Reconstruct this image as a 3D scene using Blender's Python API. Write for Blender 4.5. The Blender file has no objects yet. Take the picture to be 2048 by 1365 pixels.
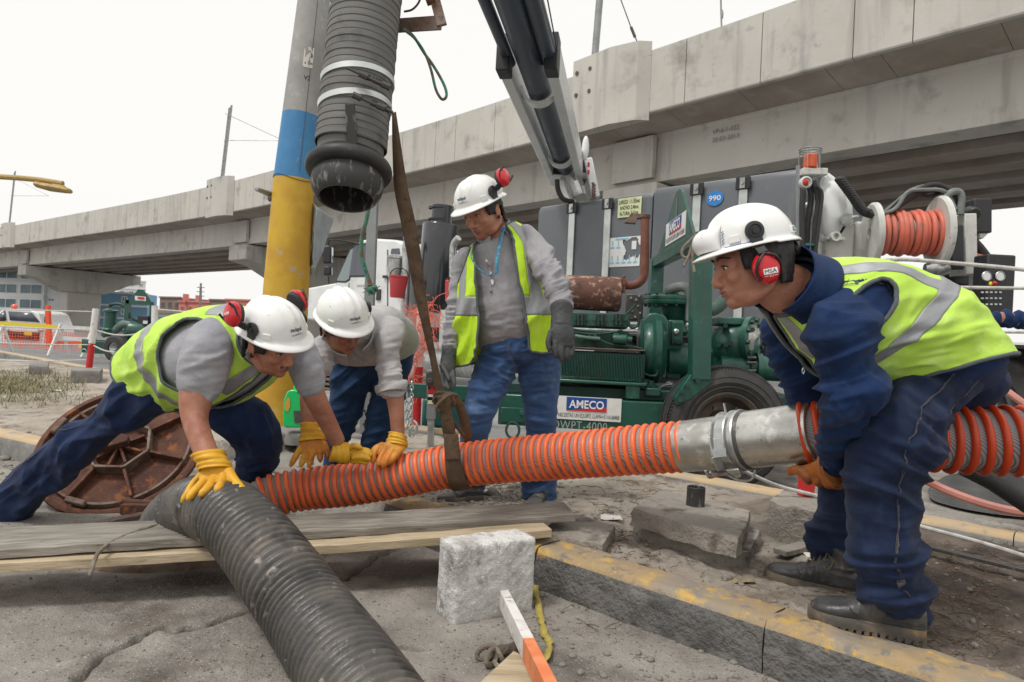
import bpy, bmesh, math, random
import numpy as np
from mathutils import Vector, Matrix
random.seed(7)
RS = np.random.RandomState(11)
SC = bpy.context.scene
COL = SC.collection
PI = math.pi
# ------------------------------------------------------------------ camera, world, sun, exposure
CAM_H = 0.9
FPX = 1365.0            # focal length in photo pixels (24 mm on 36 mm)
ROLL = math.radians(2.6)
cr, sr = math.cos(ROLL), math.sin(ROLL)
cam_d = bpy.data.cameras.new('camera')
cam_d.lens = 24.0
cam_d.sensor_width = 36.0
cam_d.clip_start = 0.05
cam_d.clip_end = 2000
cam = bpy.data.objects.new('camera', cam_d)
COL.objects.link(cam)
cam.matrix_world = Matrix(((cr, -sr, 0, 0), (0, 0, -1, 0), (sr, cr, 0, CAM_H), (0, 0, 0, 1)))
cam_d.dof.use_dof = True
cam_d.dof.focus_distance = 2.6
cam_d.dof.aperture_fstop = 9.0
SC.camera = cam
world = bpy.data.worlds.new('World')
SC.world = world
world.use_nodes = True
wn = world.node_tree.nodes
wl = world.node_tree.links
wn.clear()
w_out = wn.new('ShaderNodeOutputWorld')
w_bg = wn.new('ShaderNodeBackground')
w_sky = wn.new('ShaderNodeTexSky')
w_sky.sky_type = 'NISHITA'
w_sky.sun_disc = False
SUN_EL, SUN_AZ = math.radians(62), math.radians(-125)
w_sky.sun_elevation = SUN_EL
w_sky.sun_rotation = SUN_AZ
w_sky.air_density = 1.0
w_sky.dust_density = 6.0
w_hs = wn.new('ShaderNodeHueSaturation')
w_hs.inputs['Saturation'].default_value = 0.10
w_mx = wn.new('ShaderNodeMix')
w_mx.data_type = 'RGBA'
w_mx.inputs[0].default_value = 0.90      # overcast deck: the cloud layer covers most of the clear sky
w_mx.inputs[7].default_value = (9.2, 9.1, 8.85, 1)
w_bg.inputs['Strength'].default_value = 0.092
wl.new(w_sky.outputs[0], w_hs.inputs['Color'])
wl.new(w_hs.outputs[0], w_mx.inputs[6])
wl.new(w_mx.outputs[2], w_bg.inputs['Color'])
wl.new(w_bg.outputs[0], w_out.inputs[0])
sun_d = bpy.data.lights.new('sun', 'SUN')
sun_d.energy = 1.5
sun_d.angle = math.radians(11)
sun_d.color = (1.0, 0.97, 0.93)
sun = bpy.data.objects.new('sun', sun_d)
COL.objects.link(sun)
sun.location = (-4, -6, 12)
_sd = Vector((math.cos(SUN_EL) * math.sin(SUN_AZ), math.cos(SUN_EL) * math.cos(SUN_AZ), math.sin(SUN_EL)))
sun.rotation_euler = _sd.to_track_quat('Z', 'Y').to_euler()
SC.view_settings.view_transform = 'Standard'
SC.view_settings.look = 'None'
SC.view_settings.exposure = 0.32
SC.view_settings.gamma = 1.0
SC.view_settings.use_curve_mapping = False
SC.render.engine = 'CYCLES'
SC.cycles.use_denoising = True
SC.cycles.max_bounces = 8
SC.cycles.use_adaptive_sampling = True

# ------------------------------------------------------------------ measuring helpers
V = Vector
def ray(x, y):
 u = (x - 1024.0) / FPX
 v = (682.5 - y) / FPX
 return V((u * cr - v * sr, 1.0, u * sr + v * cr))
def P(x, y, d):
 """the point seen at photo pixel x, y, at d metres in front of the lens"""
 r = ray(x, y)
 return V((d * r.x, d, CAM_H + d * r.z))
def G(x, y, z=0.0):
 """where the line of sight through x, y meets height z"""
 r = ray(x, y)
 t = (z - CAM_H) / r.z
 return V((t * r.x, t, z))
def RP(x, y, p0, n):
 """where the line of sight meets a plane"""
 r = ray(x, y)
 o = V((0, 0, CAM_H))
 t = (V(p0) - o).dot(n) / r.dot(n)
 return o + r * t

# ------------------------------------------------------------------ vector noise
def _hash(ix, iy, iz):
 h = (ix * 374761393 + iy * 668265263 + iz * 2147483647 + 144665) & 0xffffffff
 h = ((h ^ (h >> 13)) * 1274126177) & 0xffffffff
 h = (h ^ (h >> 16)) & 0xffffffff
 return h / 4294967295.0
def vnoise(p):
 p = np.asarray(p, dtype=np.float64)
 i = np.floor(p).astype(np.int64)
 f = p - i
 f = f * f * (3 - 2 * f)
 r = 0
 for dx in (0, 1):
  for dy in (0, 1):
   for dz in (0, 1):
    w = (f[:, 0] if dx else 1 - f[:, 0]) * (f[:, 1] if dy else 1 - f[:, 1]) * (f[:, 2] if dz else 1 - f[:, 2])
    r = r + w * _hash(i[:, 0] + dx, i[:, 1] + dy, i[:, 2] + dz)
 return r * 2 - 1
def fbm(p, o=4):
 p = np.asarray(p, dtype=np.float64)
 r, a = 0, 1.0
 for k in range(o):
  r = r + a * vnoise(p + 17.3 * k)
  p = p * 2.03
  a *= 0.5
 return r / 1.8

# ------------------------------------------------------------------ materials
def _mixc(nt, fac, a, b, mode='MIX'):
 m = nt.nodes.new('ShaderNodeMix')
 m.data_type = 'RGBA'
 m.blend_type = mode
 for s, v in ((0, fac), (6, a), (7, b)):
  if isinstance(v, (int, float)):
   m.inputs[s].default_value = v
  elif isinstance(v, tuple):
   m.inputs[s].default_value = (v[0], v[1], v[2], 1)
  else:
   nt.links.new(v, m.inputs[s])
 return m.outputs[2]
def _noise(nt, co, scale, detail=4, rough=0.55, lo=0.35, hi=0.65, dist=0.0):
 n = nt.nodes.new('ShaderNodeTexNoise')
 n.inputs['Scale'].default_value = scale
 n.inputs['Detail'].default_value = detail
 n.inputs['Roughness'].default_value = rough
 n.inputs['Distortion'].default_value = dist
 nt.links.new(co, n.inputs['Vector'])
 r = nt.nodes.new('ShaderNodeMapRange')
 r.inputs['From Min'].default_value = lo
 r.inputs['From Max'].default_value = hi
 r.clamp = True
 nt.links.new(n.outputs['Fac'], r.inputs['Value'])
 return r.outputs[0], n.outputs['Fac']
MATS = {}
def mat(name, base, rough=0.6, metal=0.0, layers=(), bumps=(), coat=0.0, spec=0.5, stretch=None, sheen=0.0, weave=None,
  trans=0.0, emit=None, rvar=0.12, alpha=None, wave=None, checker=None, streak=None):
 """layers: (colour, scale, lo, hi[, detail]) painted over base; bumps: (strength, scale, distance[, detail])"""
 m = bpy.data.materials.new(name)
 MATS[name] = m
 m.use_nodes = True
 nt = m.node_tree
 b = nt.nodes['Principled BSDF']
 tc = nt.nodes.new('ShaderNodeTexCoord')
 co = tc.outputs['Object']
 if stretch:
  mp = nt.nodes.new('ShaderNodeMapping')
  mp.inputs['Scale'].default_value = stretch
  nt.links.new(co, mp.inputs['Vector'])
  co = mp.outputs[0]
 c = (base[0], base[1], base[2])
 first = None
 for L in layers:
  f, raw = _noise(nt, co, L[1], L[4] if len(L) > 4 else 5, 0.6, L[2], L[3])
  if first is None:
   first = raw
  c = _mixc(nt, f, c, (L[0][0], L[0][1], L[0][2]))
 if streak:
  mp2 = nt.nodes.new('ShaderNodeMapping')
  mp2.inputs['Scale'].default_value = (1, 1, .09)
  nt.links.new(tc.outputs['Object'], mp2.inputs['Vector'])
  f, raw = _noise(nt, mp2.outputs[0], streak[1], 5, .6, streak[2], streak[3])
  c = _mixc(nt, f, c, streak[0])
 if checker:
  ck = nt.nodes.new('ShaderNodeTexWave')
  ck.inputs['Scale'].default_value = checker[1]
  ck.bands_direction = 'DIAGONAL'
  nt.links.new(co, ck.inputs['Vector'])
  c = _mixc(nt, ck.outputs['Fac'], c, checker[0])
 if isinstance(c, tuple):
  b.inputs['Base Color'].default_value = (c[0], c[1], c[2], 1)
 else:
  nt.links.new(c, b.inputs['Base Color'])
 b.inputs['Metallic'].default_value = metal
 if rvar and first is not None:
  mr = nt.nodes.new('ShaderNodeMapRange')
  mr.inputs['From Min'].default_value = 0.3
  mr.inputs['From Max'].default_value = 0.7
  mr.inputs['To Min'].default_value = max(0.03, rough - rvar)
  mr.inputs['To Max'].default_value = min(1, rough + rvar)
  nt.links.new(first, mr.inputs['Value'])
  nt.links.new(mr.outputs[0], b.inputs['Roughness'])
 else:
  b.inputs['Roughness'].default_value = rough
 b.inputs['Specular IOR Level'].default_value = spec
 if coat:
  b.inputs['Coat Weight'].default_value = coat
  b.inputs['Coat Roughness'].default_value = 0.12
 if sheen:
  b.inputs['Sheen Weight'].default_value = sheen
 if trans:
  b.inputs['Transmission Weight'].default_value = trans
 if emit:
  b.inputs['Emission Color'].default_value = (*emit[0], 1)
  b.inputs['Emission Strength'].default_value = emit[1]
 if alpha is not None:
  b.inputs['Alpha'].default_value = alpha
 last = None
 for B in bumps:
  _, raw = _noise(nt, co, B[1], B[3] if len(B) > 3 else 4, 0.6)
  bp = nt.nodes.new('ShaderNodeBump')
  bp.inputs['Strength'].default_value = B[0]
  bp.inputs['Distance'].default_value = B[2]
  nt.links.new(raw, bp.inputs['Height'])
  if last is not None:
   nt.links.new(last, bp.inputs['Normal'])
  last = bp.outputs[0]
 if wave:
  wv = nt.nodes.new('ShaderNodeTexWave')
  wv.bands_direction = wave[2] if len(wave) > 2 else 'DIAGONAL'
  wv.inputs['Scale'].default_value = wave[1]
  wv.inputs['Distortion'].default_value = 0.6
  nt.links.new(co, wv.inputs['Vector'])
  bp = nt.nodes.new('ShaderNodeBump')
  bp.inputs['Strength'].default_value = wave[0]
  bp.inputs['Distance'].default_value = 0.001
  nt.links.new(wv.outputs['Fac'], bp.inputs['Height'])
  if last is not None:
   nt.links.new(last, bp.inputs['Normal'])
  last = bp.outputs[0]
 if last is not None:
  nt.links.new(last, b.inputs['Normal'])
 return m

M = {}
def dm(k, *a, **kw):
 M[k] = mat(k, *a, **kw)
# concrete and ground
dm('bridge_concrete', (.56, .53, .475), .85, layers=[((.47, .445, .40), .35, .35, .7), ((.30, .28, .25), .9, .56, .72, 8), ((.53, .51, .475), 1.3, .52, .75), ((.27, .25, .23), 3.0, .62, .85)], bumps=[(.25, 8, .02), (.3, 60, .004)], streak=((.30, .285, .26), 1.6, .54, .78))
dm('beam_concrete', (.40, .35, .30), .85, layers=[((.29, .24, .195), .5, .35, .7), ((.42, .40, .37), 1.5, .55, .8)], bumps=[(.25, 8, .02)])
dm('road_near', (.19, .178, .165), .85, layers=[((.26, .245, .225), 2.2, .42, .62), ((.10, .088, .078), 1.7, .50, .68), ((.15, .12, .10), 4.0, .52, .72), ((.34, .33, .31), 11, .62, .74), ((.42, .41, .39), 160, .69, .74, 2)], bumps=[(.55, 45, .012), (.7, 190, .006), (.3, 9, .03)])
dm('soil', (.20, .165, .135), .95, layers=[((.28, .24, .20), 1.4, .42, .62), ((.11, .082, .065), 3.2, .50, .66), ((.33, .30, .26), 14, .60, .74)], bumps=[(.8, 30, .02), (.7, 120, .008)])
dm('mud', (.10, .075, .06), .85, layers=[((.17, .14, .115), 2.6, .45, .65), ((.055, .04, .033), 6, .52, .68)], bumps=[(.8, 26, .02), (.8, 110, .008)])
dm('far_road', (.17, .17, .17), .85, layers=[((.21, .21, .205), .6, .4, .65), ((.12, .12, .12), 2.1, .55, .75)], bumps=[(.3, 80, .004)])
dm('wet_road', (.10, .10, .10), .12, layers=[((.14, .135, .13), 3, .4, .65)], bumps=[(.35, 22, .01), (.15, 70, .004)], rvar=.08)
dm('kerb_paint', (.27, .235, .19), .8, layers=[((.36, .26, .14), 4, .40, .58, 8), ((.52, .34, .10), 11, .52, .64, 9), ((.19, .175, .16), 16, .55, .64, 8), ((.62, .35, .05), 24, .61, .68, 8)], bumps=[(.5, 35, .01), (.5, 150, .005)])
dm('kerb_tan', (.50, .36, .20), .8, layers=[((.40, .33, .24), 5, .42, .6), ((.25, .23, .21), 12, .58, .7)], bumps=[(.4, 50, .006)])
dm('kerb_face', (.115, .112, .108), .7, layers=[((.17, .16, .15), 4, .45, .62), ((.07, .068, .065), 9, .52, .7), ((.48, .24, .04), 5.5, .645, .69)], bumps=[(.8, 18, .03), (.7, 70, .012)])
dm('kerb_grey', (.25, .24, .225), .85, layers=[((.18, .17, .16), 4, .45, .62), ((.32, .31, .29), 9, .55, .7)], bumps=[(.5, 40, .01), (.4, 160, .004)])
dm('broken_concrete', (.27, .242, .21), .9, layers=[((.36, .325, .28), 4, .42, .6), ((.12, .10, .085), 8, .52, .68)], bumps=[(.9, 25, .02), (.8, 90, .01)])
dm('block_white', (.74, .73, .70), .9, layers=[((.42, .40, .37), 7, .46, .62), ((.26, .24, .22), 15, .55, .72), ((.75, .74, .72), 40, .55, .65)], bumps=[(1.0, 60, .012), (.9, 200, .006)])
dm('stone', (.22, .197, .17), .9, layers=[((.25, .22, .19), 10, .4, .65)], bumps=[(.6, 50, .01)])
# wood, rope, webbing
dm('old_plank', (.26, .235, .20), .8, stretch=(1, 9, 9), layers=[((.17, .15, .125), 3, .42, .62), ((.36, .33, .29), 5, .5, .68), ((.10, .085, .07), 9, .60, .74)], bumps=[(.5, 12, .01), (.5, 60, .004)])
dm('fresh_plank', (.55, .44, .30), .75, stretch=(1, 9, 9), layers=[((.42, .33, .21), 4, .42, .62), ((.28, .23, .16), 6, .56, .7)], bumps=[(.5, 20, .006), (.5, 70, .003)])
dm('white_wood', (.62, .60, .57), .7, layers=[((.72, .70, .67), 12, .45, .6), ((.35, .33, .30), 22, .60, .68)], bumps=[(.6, 70, .004)])
dm('orange_wood', (.70, .20, .075), .65, layers=[((.78, .27, .12), 12, .45, .6), ((.55, .30, .20), 30, .62, .7)], bumps=[(.5, 70, .004)])
dm('rope_brown', (.16, .13, .10), .9, layers=[((.26, .22, .17), 30, .45, .6)], bumps=[(.8, 160, .004)])
dm('webbing', (.115, .070, .042), .85, layers=[((.17, .115, .07), 14, .42, .6), ((.07, .045, .03), 30, .55, .7)], bumps=[(.8, 150, .003)], wave=(.8, 90))
dm('rope_green', (.045, .20, .14), .8, layers=[((.14, .085, .05), 26, .48, .58), ((.02, .09, .06), 60, .55, .65)], bumps=[(.8, 120, .004)])
dm('rope_white', (.55, .54, .51), .8, layers=[((.40, .38, .35), 30, .45, .65)], bumps=[(.6, 150, .003)])
dm('yellow_strap', (.42, .34, .08), .6, layers=[((.33, .26, .06), 20, .45, .65)])
# metals and paints
dm('rust', (.135, .055, .032), .85, layers=[((.085, .038, .028), 6, .42, .62), ((.27, .095, .035), 17, .53, .66), ((.20, .13, .10), 30, .62, .74)], bumps=[(.6, 40, .01), (.7, 160, .005)])
dm('rust_edge', (.19, .14, .11), .8, layers=[((.12, .06, .04), 10, .42, .62), ((.30, .26, .22), 22, .58, .72)], bumps=[(.6, 60, .006)])
dm('rust_muffler', (.13, .058, .042), .85, layers=[((.34, .22, .16), 16, .52, .58), ((.07, .035, .03), 9, .55, .7)], bumps=[(.5, 60, .004)])
dm('rust_pipe', (.15, .05, .035), .7, layers=[((.22, .09, .06), 8, .42, .62)], bumps=[(.4, 60, .003)])
dm('pump_green', (.012, .088, .062), .38, layers=[((.009, .062, .045), 5, .42, .66), ((.045, .14, .11), 12, .60, .78), ((.12, .125, .11), 19, .64, .76)], streak=((.05, .065, .055), 8, .58, .76), bumps=[(.25, 25, .004), (.15, 120, .002)], coat=.2)
dm('pump_green_dark', (.008, .045, .034), .5, layers=[((.02, .07, .055), 9, .5, .7), ((.06, .065, .055), 25, .64, .76)], bumps=[(.3, 40, .004)])
dm('grey_green', (.13, .20, .17), .6, layers=[((.09, .15, .125), 9, .45, .65)])
dm('grey_rubber', (.20, .215, .205), .7, layers=[((.14, .155, .145), 9, .45, .65)])
dm('tank_grey', (.112, .122, .134), .40, layers=[((.095, .105, .118), .9, .4, .65), ((.15, .157, .165), 6, .62, .78)], bumps=[(.06, 1.2, .05)], coat=.15, streak=((.17, .17, .165), 5, .58, .8))
dm('bright_steel', (.62, .64, .62), .42, .75, layers=[((.50, .52, .50), 5, .45, .65)])
dm('galvanised', (.50, .51, .50), .38, .85, layers=[((.36, .37, .36), 7, .45, .62), ((.62, .63, .62), 16, .55, .66), ((.28, .25, .22), 40, .66, .74)], bumps=[(.25, 12, .01), (.2, 70, .002)])
dm('coupling_steel', (.60, .59, .55), .30, .9, layers=[((.42, .41, .38), 6, .45, .65), ((.70, .69, .66), 18, .55, .66), ((.24, .21, .18), 24, .67, .74)], bumps=[(.25, 14, .008), (.2, 90, .002)])
dm('dark_steel', (.10, .095, .09), .5, .6, layers=[((.22, .20, .18), 30, .58, .68), ((.13, .075, .05), 12, .6, .7)], bumps=[(.3, 60, .003)])
dm('collar_dark', (.030, .030, .031), .55, .3, layers=[((.06, .058, .056), 9, .48, .66), ((.22, .21, .20), 40, .66, .72)], bumps=[(.3, 40, .004)])
dm('worn_steel', (.055, .054, .053), .6, .4, stretch=(3, 3, 1), layers=[((.27, .26, .25), 14, .55, .66), ((.06, .055, .05), 16, .55, .7)], bumps=[(.3, 60, .003)])
dm('steel_post', (.30, .31, .31), .5, .5, layers=[((.24, .25, .25), 4, .45, .65)])
dm('black_gloss', (.020, .022, .026), .22, layers=[((.05, .05, .052), 5, .60, .8)], coat=.5, rvar=.05)
dm('black_plastic', (.022, .022, .024), .45, layers=[((.045, .045, .045), 30, .58, .72)])
dm('black_rubber', (.028, .028, .028), .7, layers=[((.06, .055, .05), 10, .52, .72)], bumps=[(.3, 60, .004)])
dm('tyre', (.038, .037, .036), .75, layers=[((.075, .07, .065), 6, .48, .7), ((.14, .095, .06), 10, .66, .76)], bumps=[(.2, 60, .003)])
dm('boom_black', (.048, .062, .085), .42, layers=[((.075, .085, .10), 4, .5, .72), ((.13, .13, .13), 25, .68, .78)], coat=.2)
dm('truck_white', (.74, .75, .74), .35, layers=[((.62, .63, .61), 3, .48, .72), ((.40, .38, .34), 16, .68, .8)], coat=.25)
dm('reel_white', (.62, .62, .58), .5, layers=[((.50, .49, .45), 4, .45, .68), ((.32, .29, .25), 18, .62, .74)])
dm('column_yellow', (.50, .27, .022), .6, layers=[((.60, .37, .03), 3, .42, .6), ((.42, .36, .25), 9, .60, .70), ((.22, .15, .07), 24, .68, .76)], bumps=[(.25, 40, .004)])
dm('column_blue', (.045, .20, .42), .6, layers=[((.07, .25, .46), 4, .42, .6), ((.38, .37, .35), 13, .66, .72)], bumps=[(.25, 40, .004)])
dm('column_grey', (.36, .35, .335), .75, layers=[((.29, .28, .265), 3, .42, .6), ((.44, .43, .41), 10, .58, .7)], bumps=[(.3, 30, .006)])
dm('tin', (.50, .54, .55), .45, .35, layers=[((.38, .41, .42), 5, .45, .65)], bumps=[(.5, 14, .02)])
dm('lamp_yellow', (.42, .28, .09), .55, layers=[((.30, .21, .08), 12, .45, .65)])
dm('paint_red', (.55, .018, .02), .45, layers=[((.42, .02, .02), 8, .45, .65), ((.5, .3, .28), 40, .7, .76)])
dm('paint_white', (.72, .71, .69), .55, layers=[((.58, .57, .54), 8, .48, .68), ((.35, .32, .30), 34, .66, .74)])
dm('bucket_red', (.50, .045, .05), .42, layers=[((.38, .06, .06), 10, .5, .7)])
dm('jug_green', (.015, .50, .13), .35, layers=[((.02, .42, .11), 6, .45, .65)])
dm('teal_plastic', (.03, .16, .16), .4, layers=[((.02, .12, .12), 6, .45, .65)])
dm('glass', (.20, .25, .26), .06, layers=(), spec=.8, rvar=0)
dm('mirror_glass', (.45, .50, .52), .05, .9)
dm('amber', (.75, .10, .02), .25, coat=.5)
# hoses
dm('hose_orange', (.86, .16, .045), .38, layers=[((.64, .10, .028), 6, .45, .65), ((.80, .22, .11), 14, .60, .76), ((.25, .06, .03), 44, .68, .75)], bumps=[(.15, 60, .003)])
dm('hose_orange_deep', (.62, .060, .012), .36, layers=[((.52, .05, .012), 6, .45, .65), ((.30, .06, .03), 30, .66, .74)], bumps=[(.15, 60, .003)])
dm('hose_web', (.16, .145, .15), .6, layers=[((.11, .095, .09), 9, .45, .65)], bumps=[(.4, 80, .004)])
dm('hose_thread', (.52, .50, .50), .6, layers=[((.36, .33, .32), 15, .5, .65)])
dm('hose_black', (.060, .056, .052), .40, layers=[((.125, .108, .09), 3.5, .46, .64, 8), ((.03, .029, .028), 9, .52, .66, 7), ((.34, .31, .28), 24, .62, .74)], bumps=[(.5, 30, .008), (.3, 140, .002)])
dm('hose_grey', (.135, .13, .124), .75, layers=[((.155, .15, .142), 4, .45, .62), ((.07, .068, .066), 8, .52, .68), ((.30, .29, .28), 50, .69, .74)], bumps=[(.35, 40, .005)])
dm('hose_red', (.68, .16, .10), .5, layers=[((.48, .16, .11), 5, .45, .65), ((.25, .14, .11), 14, .62, .74)])
dm('hose_pink', (.48, .20, .16), .5, layers=[((.40, .17, .14), 5, .45, .65)])
# cloth, skin
def cloth(k, base, dark, light, rough=.85, wv=420, **kw):
 dm(k, base, rough, layers=[(dark, 5, .45, .68), (light, 13, .52, .72)], bumps=[(.30, 20, .014, 6), (.30, 62, .004, 5), (.25, 260, .0015, 2)], sheen=.06, wave=(.35, wv), rvar=0, spec=.25, **kw)
cloth('denim_dark', (.010, .020, .056), (.006, .012, .034), (.020, .036, .085))
cloth('denim_navy', (.009, .023, .075), (.005, .014, .045), (.019, .040, .11))
cloth('denim_blue', (.015, .045, .115), (.009, .026, .07), (.03, .07, .16))
cloth('denim_mid', (.007, .026, .090), (.004, .015, .052), (.015, .043, .125))
dm('denim_light', (.052, .112, .25), .85, layers=[((.028, .066, .165), 3.5, .42, .62), ((.14, .235, .39), 4, .54, .70), ((.05, .10, .20), 24, .6, .75)], bumps=[(.22, 20, .012, 6), (.3, 240, .0015, 2)], wave=(.5, 300), sheen=.15, rvar=0, spec=.25)
cloth('grey_jersey', (.36, .36, .385), (.29, .29, .32), (.42, .42, .44))
cloth('grey_shirt', (.45, .435, .43), (.37, .355, .355), (.52, .505, .50))
cloth('grey_polo', (.33, .32, .335), (.26, .25, .27), (.39, .38, .39))
cloth('vest_lime', (.54, .80, .11), (.46, .72, .07), (.62, .86, .22), .7)
cloth('vest_yellow', (.56, .84, .03), (.46, .72, .03), (.62, .88, .08), .7)
dm('tape', (.33, .34, .35), .42, .25, layers=[((.26, .265, .275), 9, .45, .66)], bumps=[(.25, 24, .008)], wave=(.3, 300))
cloth('vest_trim', (.11, .125, .13), (.08, .09, .1), (.15, .16, .17))
cloth('seam_thread', (.085, .08, .09), (.06, .055, .07), (.13, .12, .12))
dm('stencil_dark', (.15, .145, .14), .8)
dm('skin', (.42, .185, .115), .52, layers=[((.27, .10, .06), 9, .42, .66), ((.42, .20, .13), 26, .52, .7), ((.20, .08, .055), 70, .64, .74)], bumps=[(.3, 80, .002), (.35, 300, .0012)], rvar=.06)
MATS['skin'].node_tree.nodes['Principled BSDF'].inputs['Subsurface Weight'].default_value = .05
MATS['skin'].node_tree.nodes['Principled BSDF'].inputs['Subsurface Radius'].default_value = (.012, .004, .002)
dm('lips', (.26, .085, .07), .42, layers=[((.20, .06, .05), 40, .45, .65)])
dm('hair', (.012, .010, .010), .5, layers=[((.03, .026, .024), 60, .5, .65)], bumps=[(.8, 90, .006)], stretch=(1, 1, .3))
dm('eye_white', (.60, .55, .52), .25)
dm('eye_dark', (.015, .010, .008), .12)
dm('helmet_white', (.82, .82, .795), .30, layers=[((.72, .72, .69), 6, .52, .74), ((.55, .53, .49), 19, .64, .74, 8), ((.34, .32, .29), 42, .68, .73)], coat=.25, rvar=.06)
dm('muff_red', (.60, .010, .018), .28, layers=[((.52, .012, .018), 8, .5, .7)], coat=.3, rvar=.05)
dm('leather_yellow', (.68, .36, .015), .55, layers=[((.60, .28, .012), 9, .45, .65), ((.33, .15, .03), 11, .57, .70, 8), ((.40, .18, .03), 16, .60, .74)], bumps=[(.4, 26, .006), (.4, 150, .0015)])
dm('leather_orange', (.58, .19, .015), .5, layers=[((.64, .30, .02), 6, .50, .62), ((.17, .075, .035), 9, .50, .64), ((.40, .12, .015), 16, .5, .7)], bumps=[(.4, 26, .006), (.4, 150, .0015)])
dm('leather_dirty', (.42, .12, .015), .42, layers=[((.62, .28, .02), 7, .55, .68), ((.12, .05, .02), 9, .50, .66)], bumps=[(.4, 26, .006), (.4, 150, .0015)])
dm('glove_grey', (.042, .045, .047), .62, layers=[((.065, .068, .07), 9, .45, .65)], bumps=[(.35, 26, .006)])
dm('boot_leather', (.038, .038, .039), .45, layers=[((.085, .08, .075), 8, .44, .62), ((.15, .135, .12), 26, .60, .74)], bumps=[(.4, 24, .006), (.4, 130, .002)])
dm('boot_sole', (.07, .062, .052), .8, layers=[((.17, .135, .10), 9, .42, .6), ((.25, .16, .08), 20, .58, .7)], bumps=[(.4, 60, .003)])
dm('lace', (.14, .12, .055), .8)
dm('ink_blue', (.015, .05, .085), .5)
dm('ink_black', (.012, .012, .014), .5)
dm('ink_white', (.80, .80, .80), .5)
dm('ink_red', (.60, .02, .03), .5)
dm('sign_blue', (.012, .065, .30), .5)
dm('sign_white', (.74, .74, .72), .5, layers=[((.66, .66, .64), 12, .5, .7)])
dm('sign_yellow', (.66, .70, .42), .5, layers=[((.55, .58, .36), 12, .5, .7)])
dm('sticker_blue', (.03, .22, .60), .45)
dm('sticker_aqua', (.22, .52, .70), .5)
dm('stencil_grey', (.33, .36, .34), .7)
dm('msa_green', (.02, .27, .20), .5)
# town
dm('plaster_white', (.86, .87, .87), .85, layers=[((.80, .81, .82), .8, .45, .7)])
dm('plaster_blue', (.22, .42, .60), .85, layers=[((.27, .47, .64), .8, .45, .7)])
dm('plaster_pink', (.66, .25, .20), .85, layers=[((.60, .22, .18), .8, .45, .7)])
dm('plaster_brown', (.27, .20, .18), .85, layers=[((.22, .17, .15), .8, .45, .7)])
dm('plaster_tan', (.50, .44, .37), .85)
dm('window_blue', (.17, .25, .28), .4, layers=[((.11, .17, .20), .3, .4, .65)])
dm('window_dark', (.09, .10, .12), .2)
dm('net_orange', (.85, .10, .03), .6)
dm('net_pink', (.80, .17, .10), .6)
dm('tape_yellow', (.80, .60, .04), .6)
dm('leaf', (.10, .13, .045), .8, layers=[((.20, .19, .08), 14, .42, .6)])
dm('straw', (.30, .25, .15), .9, layers=[((.18, .15, .08), 20, .42, .6)])
dm('twig', (.13, .085, .055), .9)
dm('paper', (.62, .59, .54), .8)
dm('lanyard', (.02, .13, .24), .6, layers=[((.03, .30, .38), 60, .5, .58), ((.5, .45, .2), 80, .62, .66)])

# ------------------------------------------------------------------ mesh building
def frame_of(t, up=V((0, 0, 1))):
 t = t.normalized()
 a = up.cross(t)
 if a.length < 1e-4:
  a = V((1, 0, 0)).cross(t)
 a.normalize()
 return a, t.cross(a).normalized()
def crom(pts, n):
 """smooth curve through rows of numbers, n samples per span"""
 A = np.array([list(p) for p in pts], dtype=float)
 if len(A) < 3:
  t = np.linspace(0, 1, n + 1)[:, None]
  return A[0] * (1 - t) + A[-1] * t
 A = np.vstack([2 * A[0] - A[1], A, 2 * A[-1] - A[-2]])
 out = []
 for i in range(1, len(A) - 2):
  for k in range(n):
   t = k / n
   out.append(.5 * ((2 * A[i]) + (-A[i - 1] + A[i + 1]) * t + (2 * A[i - 1] - 5 * A[i] + 4 * A[i + 1] - A[i + 2]) * t * t + (-A[i - 1] + 3 * A[i] - 3 * A[i + 1] + A[i + 2]) * t ** 3))
 out.append(A[-2])
 return np.array(out)
def vcurve(pts, n=6):
 return [V(r) for r in crom(pts, n)]
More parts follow.
